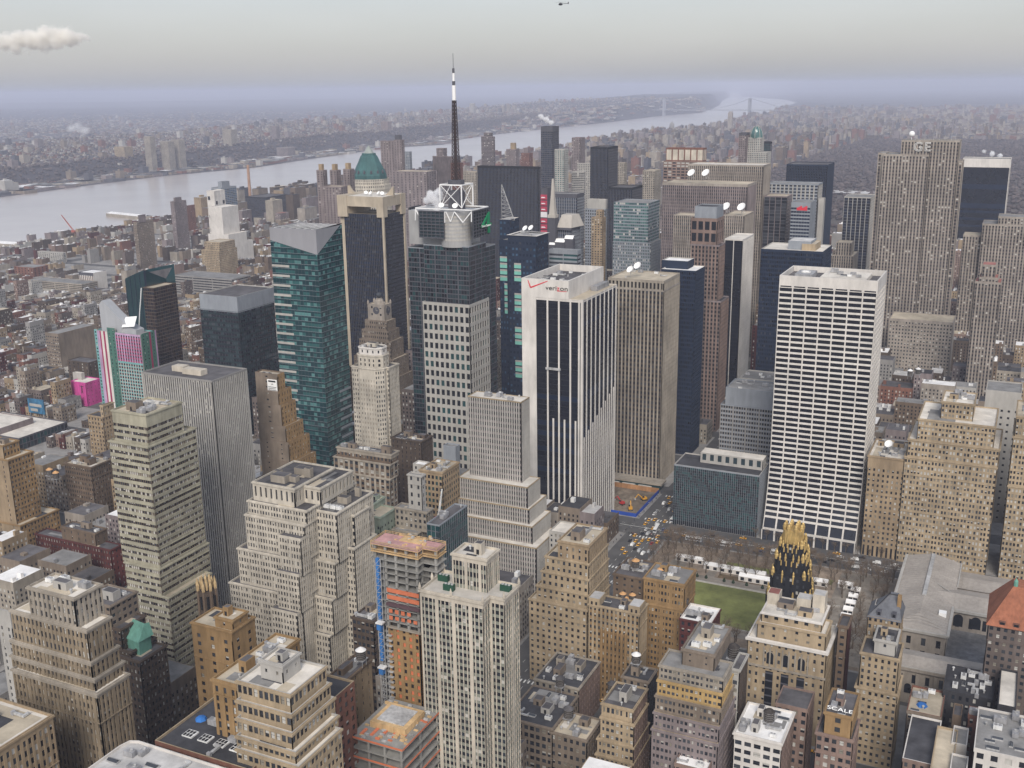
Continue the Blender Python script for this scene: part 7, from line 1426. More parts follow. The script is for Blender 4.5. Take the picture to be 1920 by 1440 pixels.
# ---------------------------------------------------------------- the rest of the city, lot by lot
RF = random.Random(2024)
def hit(x0, x1, y0, y1, m=1.0): return any(x0 < b+m and x1 > a-m and y0 < d+m and y1 > c-m for a, b, c, d in FOOT)
def inview(x, y, z=15, mg=60):
    d = np.array([x, y, z])-CAM; f = d@CF
    if f < 50: return False
    px, py = 960+F_PX*(d@CR)/f, 720-F_PX*(d@CU)/f
    return -mg < px < 1920+mg and 100 < py < 1440+mg*3
WC = ['brick', 'darkred', 'brown', 'taupe', 'tan', 'stone', 'umber', 'mauve', 'rose', 'pale', 'grey', 'umber', 'cocoa', 'taupe']
RC = ['silver', 'white', 'grey', 'tar', 'dark', 'tan', 'dark', 'white', 'dark', 'grey', 'tar']
WN = dict(cocoa='cocoa brown', brick='red brown brick', red='red brick', darkred='dark red brick', brown='brown brick', taupe='grey brown', tan='tan brick', stone='grey stone', umber='dark brown', mauve='mauve grey', rose='pinkish brown', pale='pale grey', sand='sand coloured', grey='grey', limestone='limestone', slate='slate grey')
RN = dict(silver='silver', white='snow white', grey='grey', tar='black', dark='dark', tan='tan', pale='pale')
def gen_mesh(b, x0, x1, y0, y1, h, wk, rk, ms, rng, det=1):
    """one ordinary building: walls, window openings, parapet roof, stair head"""
    wl, rf = ms(WALLS[wk]), ms(ROOFS[rk]); b.box(x0, x1, y0, y1, 0, h, wl)
    b.quad((x0+.4, y0+.4, h+.02), (x1-.4, y0+.4, h+.02), (x1-.4, y1-.4, h+.02), (x0+.4, y1-.4, h+.02), rf)
    b.box(x0, x1, y0, y0+.35, h, h+.9, wl); b.box(x1-.35, x1, y0+.35, y1, h, h+.9, wl)
    if det:
        gd, gl = ms(GD), ms(GL); fh = 3.4; nf = max(1, int((h-2)/fh)); zs = 1.6+fh*np.arange(nf)
        for (L, f) in ((x1-x0, 'S'), (y1-y0, 'E')):
            nb = max(1, int(L/3.1)); A, Z = np.meshgrid((np.arange(nb)+.5)*L/nb, zs); A, Z = A.ravel(), Z.ravel(); o = np.ones_like(A)
            if f == 'S': q = np.stack([np.stack([x0+A+s*.6, o*(y0-.04), Z+t], -1) for s, t in ((-1, 0), (1, 0), (1, 1.8), (-1, 1.8))], 1)
            else: q = np.stack([np.stack([o*(x1+.04), y0+A+s*.6, Z+t], -1) for s, t in ((-1, 0), (1, 0), (1, 1.8), (-1, 1.8))], 1)
            mi = np.where(np.array([rng.random() for _ in A]) < .72, gd, gl); b.quads(q, mi)
    for _ in range(rng.randint(1, 3)):
        w_, d_ = rng.uniform(1.5, 4), rng.uniform(1.5, 4)
        if x1-x0 > w_+2 and y1-y0 > d_+2:
            a, c = rng.uniform(x0+.8, x1-w_-.8), rng.uniform(y0+.8, y1-d_-.8); b.box(a, a+w_, c, c+d_, h, h+rng.uniform(1.2, 3.4), rng.choice([wl, rf, ms(MECH), ms(MECHW)]))
LOTS = []
def zone_h(x, y):
    if x < -1500: return RF.choice([8, 10, 14, 18, 26])
    if x < -742: return RF.choice([10, 11, 12, 12, 13, 14, 15, 16, 12, 20]) if RF.random() < .93 else RF.uniform(24, 40)
    if y < 700: return RF.uniform(14, 38)
    if y > 1700: return RF.uniform(30, 75)
    if x > -210: return RF.choice([16, 20, 24, 30, 36, 45])
    return RF.choice([18, 24, 30, 40, 55, 70])
for k in range(35, 59):
    ya, yb = STY[k]+STW(k)+2, STY[k+1]-STW(k+1)-2
    for xa, xb in bx:
        if k in (40, 41) and xa > -215: continue
        ym = (ya+yb)/2
        for r0, r1 in ((ya, ym-3), (ym+3, yb)):
            x = xa+2
            while x < xb-6:
                w_ = RF.choice([6.5, 7, 7.5, 8, 8, 12, 18]) if xa < -745 else RF.choice([12, 16, 20, 25, 30]); w_ = min(w_, xb-2-x)
                if w_ < 5: break
                d_ = RF.uniform(.7, 1)*(r1-r0); h = zone_h(x, ya); y0, y1 = (r0, r0+d_) if r0 == ya else (r1-d_, r1)
                if xa < -745 and RF.random() < .07: x += w_; continue
                if k in (42, ) and x+w_ > -245+0 and x < -210 and False: pass
                LOTS.append([x, x+w_-.02, y0, y1, h]); x += w_
PIT = (-300, -243, 700, 760); FOOT.append(PIT)
def clip_view(x0, x1, y0, y1, h):
    c = np.array([(x0+x1)/2, (y0+y1)/2]); return inview(c[0], c[1], h)
LOTS = [l for l in LOTS if clip_view(*l) and not hit(*l[:4])]
# open sight lines: lots that would stand in front of a building seen down to its foot stay low
PROT = [(126, 192, 792, 756), (176, 294, 752, 688), (0, 130, 862, 622), (70, 160, 872, 600), (118, 213, 965, 518), (620, 866, 1000, 528), (388, 476, 488, 1700), (376, 446, 518, 1500), (248, 288, 500, 1900), (318, 350, 470, 1900), (1666, 1790, 655, 1178), (82, 182, 690, 1000), (146, 200, 545, 1500), (1350, 1450, 850, 788), (1845, 1920, 930, 798), (1155, 1260, 985, 690)]
for l in LOTS:
    for pa, pb, pm, yl in PROT:
        if l[2] > yl: continue
        cx, cy = (l[0]+l[1])/2, l[2]; d = np.array([cx, cy, l[4]])-CAM; px = 960+F_PX*(d@CR)/(d@CF); py = 720-F_PX*(d@CU)/(d@CF)
        if l[0] < -1480 and l[2] < 1500: l[4] = min(l[4], 9)
        if pa-8 < px < pb+8 and py < pm: l[4] = min(l[4], z_at(pm, cx, cy))
LOTS = [l for l in LOTS if l[4] > 5 and not (l[0] < -1480 and l[2] < 1600 and (int(l[0]*7+l[2]) % 10) < 6)]
# keep the near infill low where the photograph shows streets between the towers
for l in LOTS:
    l.append(math.dist(((l[0]+l[1])/2, (l[2]+l[3])/2), CAM[:2]))
LOTS.sort(key=lambda l: l[5]-l[4]*2)
def region(x, y):
    if y < 690: return 'below 42nd street'
    if x > -245: return 'north of the white grid slab'
    if x > -500: return 'between the midtown towers'
    if x > -745: return 'behind the teal and dark towers'
    if x > -1000: return 'west of the striped hotel'
    if x > -1300: return 'among rooftops toward the river'
    return 'near the river piers'
nthing = 0
for i, l in enumerate(LOTS):
    x0, x1, y0, y1, h, dd = l; rng = random.Random(i)
    if nthing >= 290: break
    wk = rng.choice(WC if x0 < -742 else ['tan', 'taupe', 'stone', 'cocoa', 'brown', 'umber', 'limestone', 'grey', 'mauve', 'taupe']); rk = rng.choice(RC)
    b = MB(); ms = Slots(); gen_mesh(b, x0, x1, y0, y1, h, wk, rk, ms, rng); name = 'rowhouse' if h < 21 and x1-x0 < 10 else 'city_building'
    lab = f"{'low' if h < 21 else 'mid height' if h < 45 else 'tall'} {WN[wk]} building with {RN[rk]} roof {region(x0, y0)}"
    o = b.build(name, ms.l, None, ((x0+x1)/2, (y0+y1)/2, 0)); tag(o, lab, 'building', lab); nthing += 1
rest = LOTS[nthing:]
b, ms = MB(), Slots(); rng = random.Random(31)
for x0, x1, y0, y1, h, dd in rest: gen_mesh(b, x0, x1, y0, y1, h, rng.choice(WC), rng.choice(RC), ms, rng, dd < 1900)
if not b.empty(): tag(b.build('distant_rooftops', ms.l), 'dense low rooftops of the streets toward the river', None, None, 'stuff')
# upper west side and the far north: masses of apartment houses
b, ms = MB(), Slots(); rng = random.Random(8); FWALL = ['cocoa', 'taupe', 'stone', 'mauve', 'mauve', 'brick', 'tan', 'limestone', 'brown', 'umber', 'slate']
def far_box(b, x, y, w_, d_, h, z=0, wk=None, rk=None):
    wl, rf = ms(WALLS[wk or rng.choice(FWALL)]), ms(ROOFS[rk or rng.choice(['silver', 'grey', 'dark', 'dark', 'tan', 'tar', 'grey'])])
    b.box(x, x+w_, y, y+d_, z, z+h, wl); b.quad((x, y, z+h+.3), (x+w_, y, z+h+.3), (x+w_, y+d_, z+h+.3), (x, y+d_, z+h+.3), rf)
    if h > 30: b.box(x+w_*.3, x+w_*.6, y+d_*.3, y+d_*.6, z+h, z+h+5, wl)
def nys(y):
    for (xa, ya), (xb, yb) in zip(NYS, NYS[1:]):
        if ya <= y <= yb: return xa+(xb-xa)*(y-ya)/(yb-ya)
    return -2300
y = 2065
while y < 6760:
    for x0, x1 in [(-1960, -1724), (-1690, -1480), (-1445, -1236), (-1200, -925)]:
        x = x0+(0 if x0 > -1900 else (nys(y)+1990))
        while x < x1-10:
            w_ = rng.choice([12, 16, 22, 30]); big = rng.random() < (.35 if x0 in (-1960, -1200) or w_ > 20 else .12); h = rng.uniform(40, 75) if big else rng.uniform(15, 28)
            if inview(x, y): far_box(b, x, y, min(w_, x1-x), rng.uniform(22, 62), h)
            x += w_+rng.choice([0, 0, 0, 4])
    y += 80.5
tag(b.build('distant_apartment_houses', ms.l), 'packed brown apartment houses between the bare park and river', None, None, 'stuff')
b, ms = MB(), Slots(); y = 6790
while y < 15000:
    st_ = 80.5 if y < 9000 else 140
    x = nys(y)+60
    while x < 900:
        w_ = rng.choice([9, 14, 22, 34]) if y < 9000 else rng.choice([18, 30, 55]); r = rng.random(); h = rng.uniform(14, 26) if r < .86 else rng.uniform(30, 60)
        if inview(x, y) and rng.random() < .8: far_box(b, x, y, w_*.9, rng.uniform(18, 55), h)
        x += w_+rng.choice([0, 0, 12])
    y += st_
tag(b.build('distant_town', ms.l), 'hazy speckle of low houses in the far north', None, None, 'stuff')
# across the river: houses on the plateau, shore sheds
b, ms = MB(), Slots()
for i in range(42000):
    y = 300+rng.random()**1.3*(9800 if i % 3 else 14000); s = rng.choice([rng.uniform(300, 2100), rng.uniform(440, 1900), rng.uniform(40, 250), rng.uniform(2600, 9000), rng.uniform(2600, 20000)])
    x = njs(y)-s
    if not inview(x, y, 40): continue
    z = njz(s, y)
    if 240 < s < 440 and rng.random() < .93: continue
    if 40 <= s <= 250 and rng.random() < .6: continue
    w_ = rng.uniform(5, 12)*(2.2 if s > 2500 else 1); h = rng.uniform(5, 9)
    if s < 250 and rng.random() < .25: w_, h = rng.uniform(25, 60), 9
    if rng.random() < .02: h = rng.uniform(16, 40); w_ = 25
    far_box(b, x, y, w_, w_*rng.uniform(.7, 1.5), h+3, z-3, rng.choice(['pale', 'stone', 'brick', 'taupe', 'taupe', 'mauve', 'slate']), rng.choice(['white', 'silver', 'grey', 'dark', 'dark', 'tar', 'dark', 'grey', 'tan', 'tar', 'dark']))
tag(b.build('distant_houses', ms.l), 'speckled white roofed houses on the far bank', None, None, 'stuff')
# tall blocks on the far bank, each a thing
def nj_tower(l, r, pt, pb, s, label, wk='stone', cap=None):
    best = None; px = (l+r)/2
    y = 300.
    lo, hi = 200., 12000.
    f = lambda y: ((lambda d: 960+F_PX*(d@CR)/(d@CF))(np.array([njs(y)-s, y, njz(s, y)])-CAM))-px
    for _ in range(50):
        m = (lo+hi)/2
        if f(m) < 0: lo = m
        else: hi = m
    y = (lo+hi)/2; x = njs(y)-s; z0 = njz(s, y)-2; H = z_at(pt, x, y); x0, x1 = x_at(l, y, H), x_at(r, y, H); w_ = (x1-x0)*.75
    st = S(fh=3.2, bay=5, ww=.5, wh=.5, wall=wk, g=(GD, GM), p=(.7, .3), half=0, top=3); P = rect(x1-w_, x1, y, y+w_*.8)
    return building('apartment_tower', label, [(P, z0, H, st)], st, 'grey', foot=False, seed=int(l), cope=False)
for a in ((207, 233, 275, 310, 420, 'tan slab tower standing on the far river bluff', 'sand'), (265, 281, 256, 316, 230, 'first tall grey tower of far shore cluster', 'stone'), (295, 315, 265, 316, 215, 'second tall grey tower of far shore cluster', 'stone'), (315, 335, 262, 316, 225, 'easternmost grey tower of far shore cluster', 'stone'),
          (411, 433, 243, 272, 470, 'grey slab tower among trees on far bluff', 'stone'), (505, 518, 237, 270, 450, 'dark slim tower on far bluff', 'mauve'), (709, 727, 228, 252, 480, 'reddish tower on far bluff behind copper pyramid', 'rose'), (727, 731, 219, 250, 480, 'thin pale tower behind reddish far tower', 'pale'), (511, 540, 277, 296, 200, 'low wide pale block on far shore', 'mauve'), (937, 945, 198, 222, 900, 'left of three pale far towers above river bend', 'stone'), (948, 955, 196, 222, 900, 'middle of three pale far towers above river bend', 'stone'), (957, 966, 197, 222, 900, 'right of three pale far towers above river bend', 'stone'), (878, 888, 194, 214, 900, 'distant pale tower on far ridge', 'pale')): nj_tower(*a)
# bridge far up the river
def bridge():
    root = empty('suspension_bridge', (-2745, 11423, 0), 'hazy suspension bridge far up the river', 'bridge'); off = (-2745, 11423, 0); m = mat('bridge_steel', (.26, .27, .30), .7, .1); A, Bq = np.array([-2745., 11423.]), np.array([-3730., 11640.]); u = (Bq-A)/np.linalg.norm(Bq-A); n = np.array([-u[1], u[0]])
    for c in (A, Bq):
        t = MB()
        for s in (-16, 16): p = c+n*s; t.box(p[0]-9, p[0]+9, p[1]-9, p[1]+9, 0, 184)
        for z in (60, 168): t.box(c[0]-14, c[0]+14, c[1]-18, c[1]+18, z, z+14, 0, True)
        t.build('bridge_tower', [m], root, off)
    d = MB(); a, c = A-u*420, Bq+u*420
    for s in (-15, 15): d.bar((*(a+n*s), 65), (*(c+n*s), 65), 5)
    d.quad((*(a+n*15), 66), (*(c+n*15), 66), (*(c-n*15), 66), (*(a-n*15), 66)); d.build('deck', [m], root, off)
    for s in (-15, 15):
        k = MB(); L = np.linalg.norm(Bq-A); P = []
        for t in np.linspace(0, 1, 17): q = A+(Bq-A)*t; P.append((*(q+n*s), 78+106*(2*t-1)**2))
        for p, q in zip([(*(a+n*s), 70)]+P, P+[(*(c+n*s), 70)]): k.bar(p, q, 1.6)
        k.build('cable', [m], root, off)
bridge()
# landmarks on the near bank upstream
q = aty(1370, 209, 7103); x, y = q[0], 7103; b = MB(); b.box(x-14, x+14, y-12, y+14, 0, z_at(209, x, y)-8); b.box(x-10, x+10, y-8, y+10, 0, z_at(209, x, y)); b.box(x-70, x+12, y-10, y+60, 0, 48); tag(b.build('church_tower', [wall('limestone')], None, (x, y, 0)), 'hazy pale church tower on the bank upstream', 'church')
q = aty(1260, 228, 6900); x, y = q[0], 6900; b = MB(); H = z_at(228, x, y); b.box(x-20, x+20, y-18, y+18, 0, H*.5); b.rings(x, y, [(17, H*.5), (16, H*.72), (13, H*.85), (5, H*.96), (.2, H)], 12); tag(b.build('domed_monument', [wall('grey')], None, (x, y, 0)), 'hazy domed monument on the wooded near bank', 'monument')
# piers and sheds on the near shore
for k, (pts, h, lab, m) in enumerate(((((628/3, 405), (830/3, 412)), 9, 'white roofed pier shed in the river left of brown tower', 'white'), (((0, 460), (70, 465)), 7, 'long white pier shed at far left shore', 'white'), (((30, 472), (140, 452)), 8, 'zigzag white roofed pier shed near rail yard', 'white'), (((160, 432), (220, 440)), 4, 'dark flat pier with barges', 'dark'), (((110, 436), (160, 437)), 3, 'floating barge pier under the red crane', 'grey'), (((560, 390), (610, 383)), 5, 'trestle pier beside black glass box', 'grey'), (((575, 377), (640, 372)), 4, 'thin pier near the three tan capped towers', 'grey'))):
    a, c = atz(*pts[0], 0), atz(*pts[1], 0); d = c-a; L = np.linalg.norm(d); u = d/L; n = np.array([-u[1], u[0], 0]); w_ = 16 if k != 6 else 6
    b = MB(); P = [a-n*w_, c-n*w_, c+n*w_, a+n*w_]; P = [p[:2] for p in P]
    if (P[1][0]-P[0][0])*(P[2][1]-P[0][1])-(P[1][1]-P[0][1])*(P[2][0]-P[0][0]) < 0: P = P[::-1]
    b.prism(P, .2, h, 0, 1); mid = (a+c)/2; off = (mid[0], mid[1], 0)
    if h > 6: b.quad((*(a-n*w_)[:2], h+.1), (*(c-n*w_)[:2], h+.1), (*c[:2], h+3), (*a[:2], h+3), 1); b.quad((*(c+n*w_)[:2], h+.1), (*(a+n*w_)[:2], h+.1), (*a[:2], h+3), (*c[:2], h+3), 1)
    tag(b.build('pier_shed' if h > 4 else 'pier', [wall('stone'), ROOFS[m]], None, off), lab, 'pier')
q = atz(138, 436, 4); x, y, z = q; root = empty('floating_crane', (x, y, 0), 'red barge crane by the river piers', 'crane'); off = (x, y, 0); rm_ = mat('crane_rust', (.36, .10, .07), .7, .2); b = MB(); b.box(x-10, x+10, y-6, y+6, 3, 9); b.build('cab', [rm_], root, off); b = MB(); t = aty(115, 403, y)
for s in (-1.5, 1.5): b.bar((x, y+s, 9), (t[0], y+s*.3, t[2]), .7)
b.build('boom', [rm_], root, off); b = MB(); b.box(x-35, x+25, y-10, y+10, .3, 3, 0); b.build('barge', [wall('char')], root, off)
# elevated highway along the shore
b = MB(); pts = [atz(p, q_, 8) for p, q_ in ((-20, 487), (70, 470), (140, 457), (215, 443))]
for a, c in zip(pts, pts[1:]): b.box(0, 0, 0, 0, 0, 0); d = (c-a)/np.linalg.norm(c-a); n = np.array([-d[1], d[0], 0])*9; b.quad(a-n, c-n, c+n, a+n, 0); b.quad(a+n-[0, 0, 2], c+n-[0, 0, 2], c+n, a+n, 0); b.quad(a-n-[0, 0, 2], c-n-[0, 0, 2], c-n, a-n, 0); b.box(a[0]-1, a[0]+1, a[1]-1, a[1]+1, 0, 7, 0)
tag(b.build('elevated_road', [mat('road_deck', (.17, .17, .17), .9, .2)]), 'raised highway along the near shore', None, None, 'structure')
# ---------------------------------------------------------------- park, streets, vehicles, people
def sheet(name, poly, z, m, label): b = MB(); b.ngon([(*p, z) for p in poly]); return tag(b.build(name, [m]), label, None, None, 'structure')
sheet('park_ground', rect(-208, -43, 536, 668), .20, mat('park_earth', (.25, .20, .155), .95, .4, .12, 0, False), 'brown leafless park ground with gravel paths')
sheet('park_lawn', rect(-182, -84, 556, 612), .21, GRASS, 'green winter lawn in the middle of the park')
sheet('park_path', rect(-190, -76, 613, 622), .215, GRAVEL, 'gravel walk along the lawn'); sheet('park_path', rect(-194, -183, 548, 640), .225, GRAVEL, 'gravel walk at the west end of lawn'); sheet('park_path', rect(-190, -76, 546, 555), .235, GRAVEL, 'gravel walk south of lawn'); sheet('park_path', rect(-166, -160, 622, 668), .228, GRAVEL, 'gravel cross walk'); sheet('park_path', rect(-83, -48, 540, 668), .212, GRAVEL, 'paved terrace behind the library')
for x0, x1 in ((-158, -118), (-112, -86)): sheet('planting_bed', rect(x0, x1, 642, 650), .23, GRASS, 'dull green planting strip'); sheet('planting_bed', rect(x0, x1, 622.5, 629), .23, mat('winter_bed', (.12, .085, .05), .95, .4, .3, 0, False), 'brown winter planting strip')
b = MB()
for q in ((-190, 611.5, -76, 612.3), (-190, 555, -76, 555.8)): b.box(q[0], q[2], q[1], q[3], .2, 1.1)
tag(b.build('stone_balustrade', [wall('pale')], None, (-133, 583, .2)), 'low stone balustrade edging the lawn', 'balustrade')
def tent(x0, x1, y0, y1, h, label, group=None):
    root = empty('market_tent', ((x0+x1)/2, (y0+y1)/2, .2), label, 'tent', group); off = ((x0+x1)/2, (y0+y1)/2, .2)
    b = MB(); ym = (y0+y1)/2; b.quad((x0, y0, h), (x1, y0, h), (x1, ym, h+1.6), (x0, ym, h+1.6)); b.quad((x1, y1, h), (x0, y1, h), (x0, ym, h+1.6), (x1, ym, h+1.6)); b.build('canopy', [ROOFS['white']], root, off); b = MB(); b.box(x0, x1, y0, y1, .2, h, 0)
    n = max(2, int((x1-x0)/5))
    for i in range(n): xx = x0+(x1-x0)*(i+.5)/n; b.box(xx-1.2, xx+1.2, y0-.06, y0, .8, h-.5, 1)
    b.build('side_wall', [wall('white'), GD], root, off)
tent(-192, -172, 638, 643, 3.2, 'short white market tent at northwest corner of park'); tent(-170, -128, 632, 638, 3.4, 'longest white market tent north of the lawn'); tent(-144, -118, 624, 630, 3.6, 'white skating pavilion tent close to the lawn'); tent(-104, -88, 637, 643, 3.2, 'white market tent behind the gilded tower'); tent(-82, -72, 640, 645, 3, 'small white tent at northeast of park')
for k in range(5): tent(-73, -67, 594+k*10, 600+k*10, 3, 'one of the white booths lined up beside the library', 'white booths beside the library')
for k in range(3): tent(-73, -66, 560+k*9, 566+k*9, 2.6, 'white square canopy in the lane by slim red tower', 'white square canopies')
# small evergreen bushes
b = MB(); b.rings(0, 0, [(.9, 0), (1.1, .8), (.7, 1.9), (.1, 2.8)], 7)
bush = b.build('evergreen_bush', [mat('evergreen', (.02, .035, .02), .95, .4, 2)], None, (0, 0, 0)); tag(bush, 'small dark clipped evergreen along the lawn balustrade', 'bush', 'clipped evergreens by the lawn')
for k in range(10):
    o = bush if k == 0 else bush.copy()
    if k: COL.objects.link(o)
    o.location = (-172+k*9+random.Random(k).uniform(-2, 2), 618.5, .2)
# bare plane trees
BARK = mat('tree_bark', (.105, .085, .065), .95, .25, 1.5); TWIG = mat('bare_twigs', (.17, .125, .09), .95, .35, .8)
def tree_proto(seed, H=14):
    r = random.Random(seed); root = empty('bare_tree', (0, 0, 0), '', 'tree', None); t = MB(); c = MB(); t.rings(0, 0, [(.42, 0), (.3, H*.3), (.22, H*.45)], 7)
    def br(p, d, L, rad, lv):
        e = p+d*L; (t if lv < 2 else c).bar(p, e, rad, 0, 3)
        if lv == 3: return
        for _ in range(4 if lv < 2 else 5):
            v = np.array([r.gauss(0, 1), r.gauss(0, 1), r.gauss(.55, .6)]); nd = d*.55+v/np.linalg.norm(v)*.85; nd /= np.linalg.norm(nd); br(p+d*L*r.uniform(.55, 1), nd, L*r.uniform(.5, .75), rad*.5, lv+1)
    for k in range(5):
        a = 2*math.pi*k/5+r.uniform(-.4, .4); d = np.array([math.cos(a)*.7, math.sin(a)*.7, 1.]); br(np.array([0, 0, H*r.uniform(.28, .42)]), d/np.linalg.norm(d), H*.3, .13, 0)
    a = t.build('trunk', [BARK], root); q = c.build('crown', [TWIG], root); kids(root, a, q); return root
TP = [tree_proto(s) for s in (1, 2, 3)]
spots = []; r = random.Random(12)
for y in (532+6, 543, 633, 646, 655, 663, 627): 
    for x in range(-204, -48, 9): spots.append((x+r.uniform(-2, 2), y+r.uniform(-2, 2), 'in the rows of leafless trees round the lawn', 'leafless park trees'))
for y in range(560, 615, 10):
    for x in (-200, -196, -79, -62, -54): spots.append((x+r.uniform(-2, 2), y+r.uniform(-2, 2), 'in the rows of leafless trees round the lawn', 'leafless park trees'))
for x in range(-204, -40, 7): spots.append((x, 668+r.uniform(-2, 1), 'in the rows of leafless trees round the lawn', 'leafless park trees'))
for x in range(-150, -60, 8): spots.append((x, 698.5, 'along the pavement before the glass block and grid slab', 'leafless street trees'))
spots = [s for s in spots if not (-185 < s[0] < -80 and 552 < s[1] < 614)]
for i, (x, y, lb, gp) in enumerate(spots):
    p = TP[i % 3]; o = p if i < 3 else tree_copy(p); o.location = (x, y, .2); s = r.uniform(.8, 1.2)*(.6 if y > 690 else 1); o.scale = (s, s, s); o.rotation_euler = (0, 0, r.uniform(0, 6.28)); o['label'] = 'bare brown tree '+lb; o['group'] = gp; o['category'] = 'tree'
# vehicles
CARM = {k: mat('car_'+k, c, .35, .0, spec=.6) for k, c in dict(yellow=(.72, .36, .02), black=(.015, .015, .018), white=(.75, .75, .74), silver=(.4, .41, .42), red=(.3, .03, .03), blue=(.03, .06, .16)).items()}
TYRE = mat('tyre_rubber', (.02, .02, .02), .9, 0); LAMP = mat('head_lamp', (.8, .8, .75), .3, 0)
def car(col, van=False):
    root = empty('taxi' if col == 'yellow' else 'van' if van else 'car', (0, 0, 0), '', 'taxi' if col == 'yellow' else 'van' if van else 'car'); m = CARM[col]; L, W = (5.6, 2.0) if van else (4.9, 1.85); b = MB(); hb = 1.0 if van else .75
    prof = [(-L/2, .35), (-L/2, hb), (-L/2+.2, hb+.08), (L/2-.5, hb+.02), (L/2, hb-.12), (L/2, .35)]
    for s in (-1, 1): b.ngon([(s*W/2, y, z) for y, z in (prof if s < 0 else prof[::-1])])
    for (ya, za), (yb, zb) in zip(prof, prof[1:]): b.quad((-W/2, ya, za), (-W/2, yb, zb), (W/2, yb, zb), (W/2, ya, za))
    y0, y1, hr = (-L/2+.1, L/2-1.2, 2.1) if van else (-L/2+.8, L/2-1.4, 1.42)
    b.box(-W/2+.22, W/2-.22, y0+.5, y1-.6, hr-.06, hr, 0)
    if col == 'yellow': b.box(-.4, .4, -.1, .25, hr, hr+.2, 1)
    c1 = b.build('body', [m, DISH], root); g = MB(); T = [(-W/2+.22, y0+.5), (W/2-.22, y0+.5), (W/2-.22, y1-.6), (-W/2+.22, y1-.6)]; Bt = [(-W/2+.04, y0), (W/2-.04, y0), (W/2-.04, y1), (-W/2+.04, y1)]
    for i in range(4): g.quad((*Bt[i], hb+.03), (*Bt[(i+1) % 4], hb+.03), (*T[(i+1) % 4], hr-.06), (*T[i], hr-.06), 0)
    c2 = g.build('window', [m if van else GB], root); ch = [c1, c2]
    for sx in (-1, 1):
        for yy in (-L*.3, L*.3):
            t = MB(); k = 10; R = [[(sx*(W/2-.1)+dx, yy+.33*math.cos(2*math.pi*i/k), .33+.33*math.sin(2*math.pi*i/k)) for i in range(k)] for dx in (-.12, .12)]; t.quads([[R[0][i], R[0][(i+1) % k], R[1][(i+1) % k], R[1][i]] for i in range(k)], 0); t.ngon(R[0]); t.ngon(R[1]); ch.append(t.build('wheel', [TYRE], root))
        h = MB(); h.box(sx*W*.36-.18, sx*W*.36+.18, L/2-.02, L/2+.04, .55, .75, 0, True); ch.append(h.build('headlight', [LAMP], root))
    return kids(root, *ch)
def bus():
    root = empty('bus', (0, 0, 0), '', 'bus'); b = MB(); b.box(-1.28, 1.28, -6, 6, .4, 3.1, 0, True); b.box(-1, 1, -4, 3, 3.1, 3.3, 0); b.box(-1.3, 1.3, -6.02, 6.02, .9, 1.15, 1, True); c1 = b.build('body', [CARM['white'], CARM['blue']], root); g = MB(); g.box(-1.3, 1.3, -5.6, 5.6, 1.5, 2.5, 0, True); g.box(-1.1, 1.1, -6.03, 6.03, 1.4, 2.7, 0, True); c2 = g.build('window', [GB], root); ch = [c1, c2]
    for sx in (-1, 1):
        for yy in (-3.6, 3.9): t = MB(); t.box(sx*1.2-.14, sx*1.2+.14, yy-.48, yy+.48, 0, .96, 0, True); ch.append(t.build('wheel', [TYRE], root))
    return kids(root, *ch)
VP = {}
def vehicle(kind, x, y, rz, label, group):
    if kind not in VP: VP[kind] = bus() if kind == 'bus' else car(kind.replace('van_', ''), kind.startswith('van')); o = VP[kind]
    else: o = tree_copy(VP[kind])
    o.location = (x, y, .06); o.rotation_euler = (0, 0, rz); o['label'] = label
    if group: o['group'] = group
    elif 'group' in o: del o['group']
KN_ = dict(yellow='yellow taxi', black='black car', white='white car', silver='silver car', red='dark red car', blue='dark blue car', van_white='white van', van_silver='grey van')
r = random.Random(4); used = []
def traffic(n, pos, rz, where, wt=(13, 4, 1, 2, 1, 1, 1, 1)):
    ks = list(KN_); put = 0
    for _ in range(n*5):
        if put >= n: break
        x, y = pos()
        if any(abs(x-a) < 2.2 and abs(y-c) < 6.2 for a, c in used) if abs(rz % math.pi) < .1 else any(abs(x-a) < 6.4 and abs(y-c) < 2.3 for a, c in used): continue
        used.append((x, y)); put += 1; k = r.choices(ks, wt)[0]; lb = f'{KN_[k]} {where}'; vehicle(k, x, y, rz+r.uniform(-.05, .05), lb, lb)
for x, y, lb in ((-221, 684, 'white city bus crossing the avenue junction by the park'), (-215, 708, 'white city bus heading up the avenue beside glass block')): vehicle('bus', x, y, 0 if y > 700 else .1, lb, None); used += [(x, y+d) for d in (-6, 0, 6)]
for x, lb in ((-190, 'white bus parked on 42nd street near the park corner'), (-168, 'second white bus parked on 42nd street'), (-128, 'white bus with red side on 42nd street')): vehicle('bus', x, 676, math.pi/2, lb, None); used += [(x+d, 676) for d in (-6, 0, 6)]
lanes = [-236.5, -232, -228, -224, -220, -216, -213]
traffic(58, lambda: (r.choice(lanes[1:]), r.uniform(630, 800)), 0, 'in the traffic jam on the avenue by the construction pit')
traffic(20, lambda: (r.choice(lanes), r.uniform(420, 625)), 0, 'on the avenue beside the tan wedding cake tower')
traffic(22, lambda: (r.uniform(-205, -50), r.choice([676, 681, 689, 694])), math.pi/2, 'on 42nd street north of the park', (8, 2, 2, 2, 1, 1, 2, 1))
traffic(12, lambda: (r.uniform(-460, -250), r.choice([440, 446])), math.pi/2, 'in the canyon street by the white ziggurat')
traffic(30, lambda: (r.uniform(-740, -718), r.uniform(540, 700)), 0, 'in the taxi queue by the bus terminal', (16, 1, 1, 1, 0, 0, 1, 0))
traffic(24, lambda: (r.choice([-484, -480, -490]), r.uniform(200, 650)), 0, 'on the avenue left of the grey finned slab')
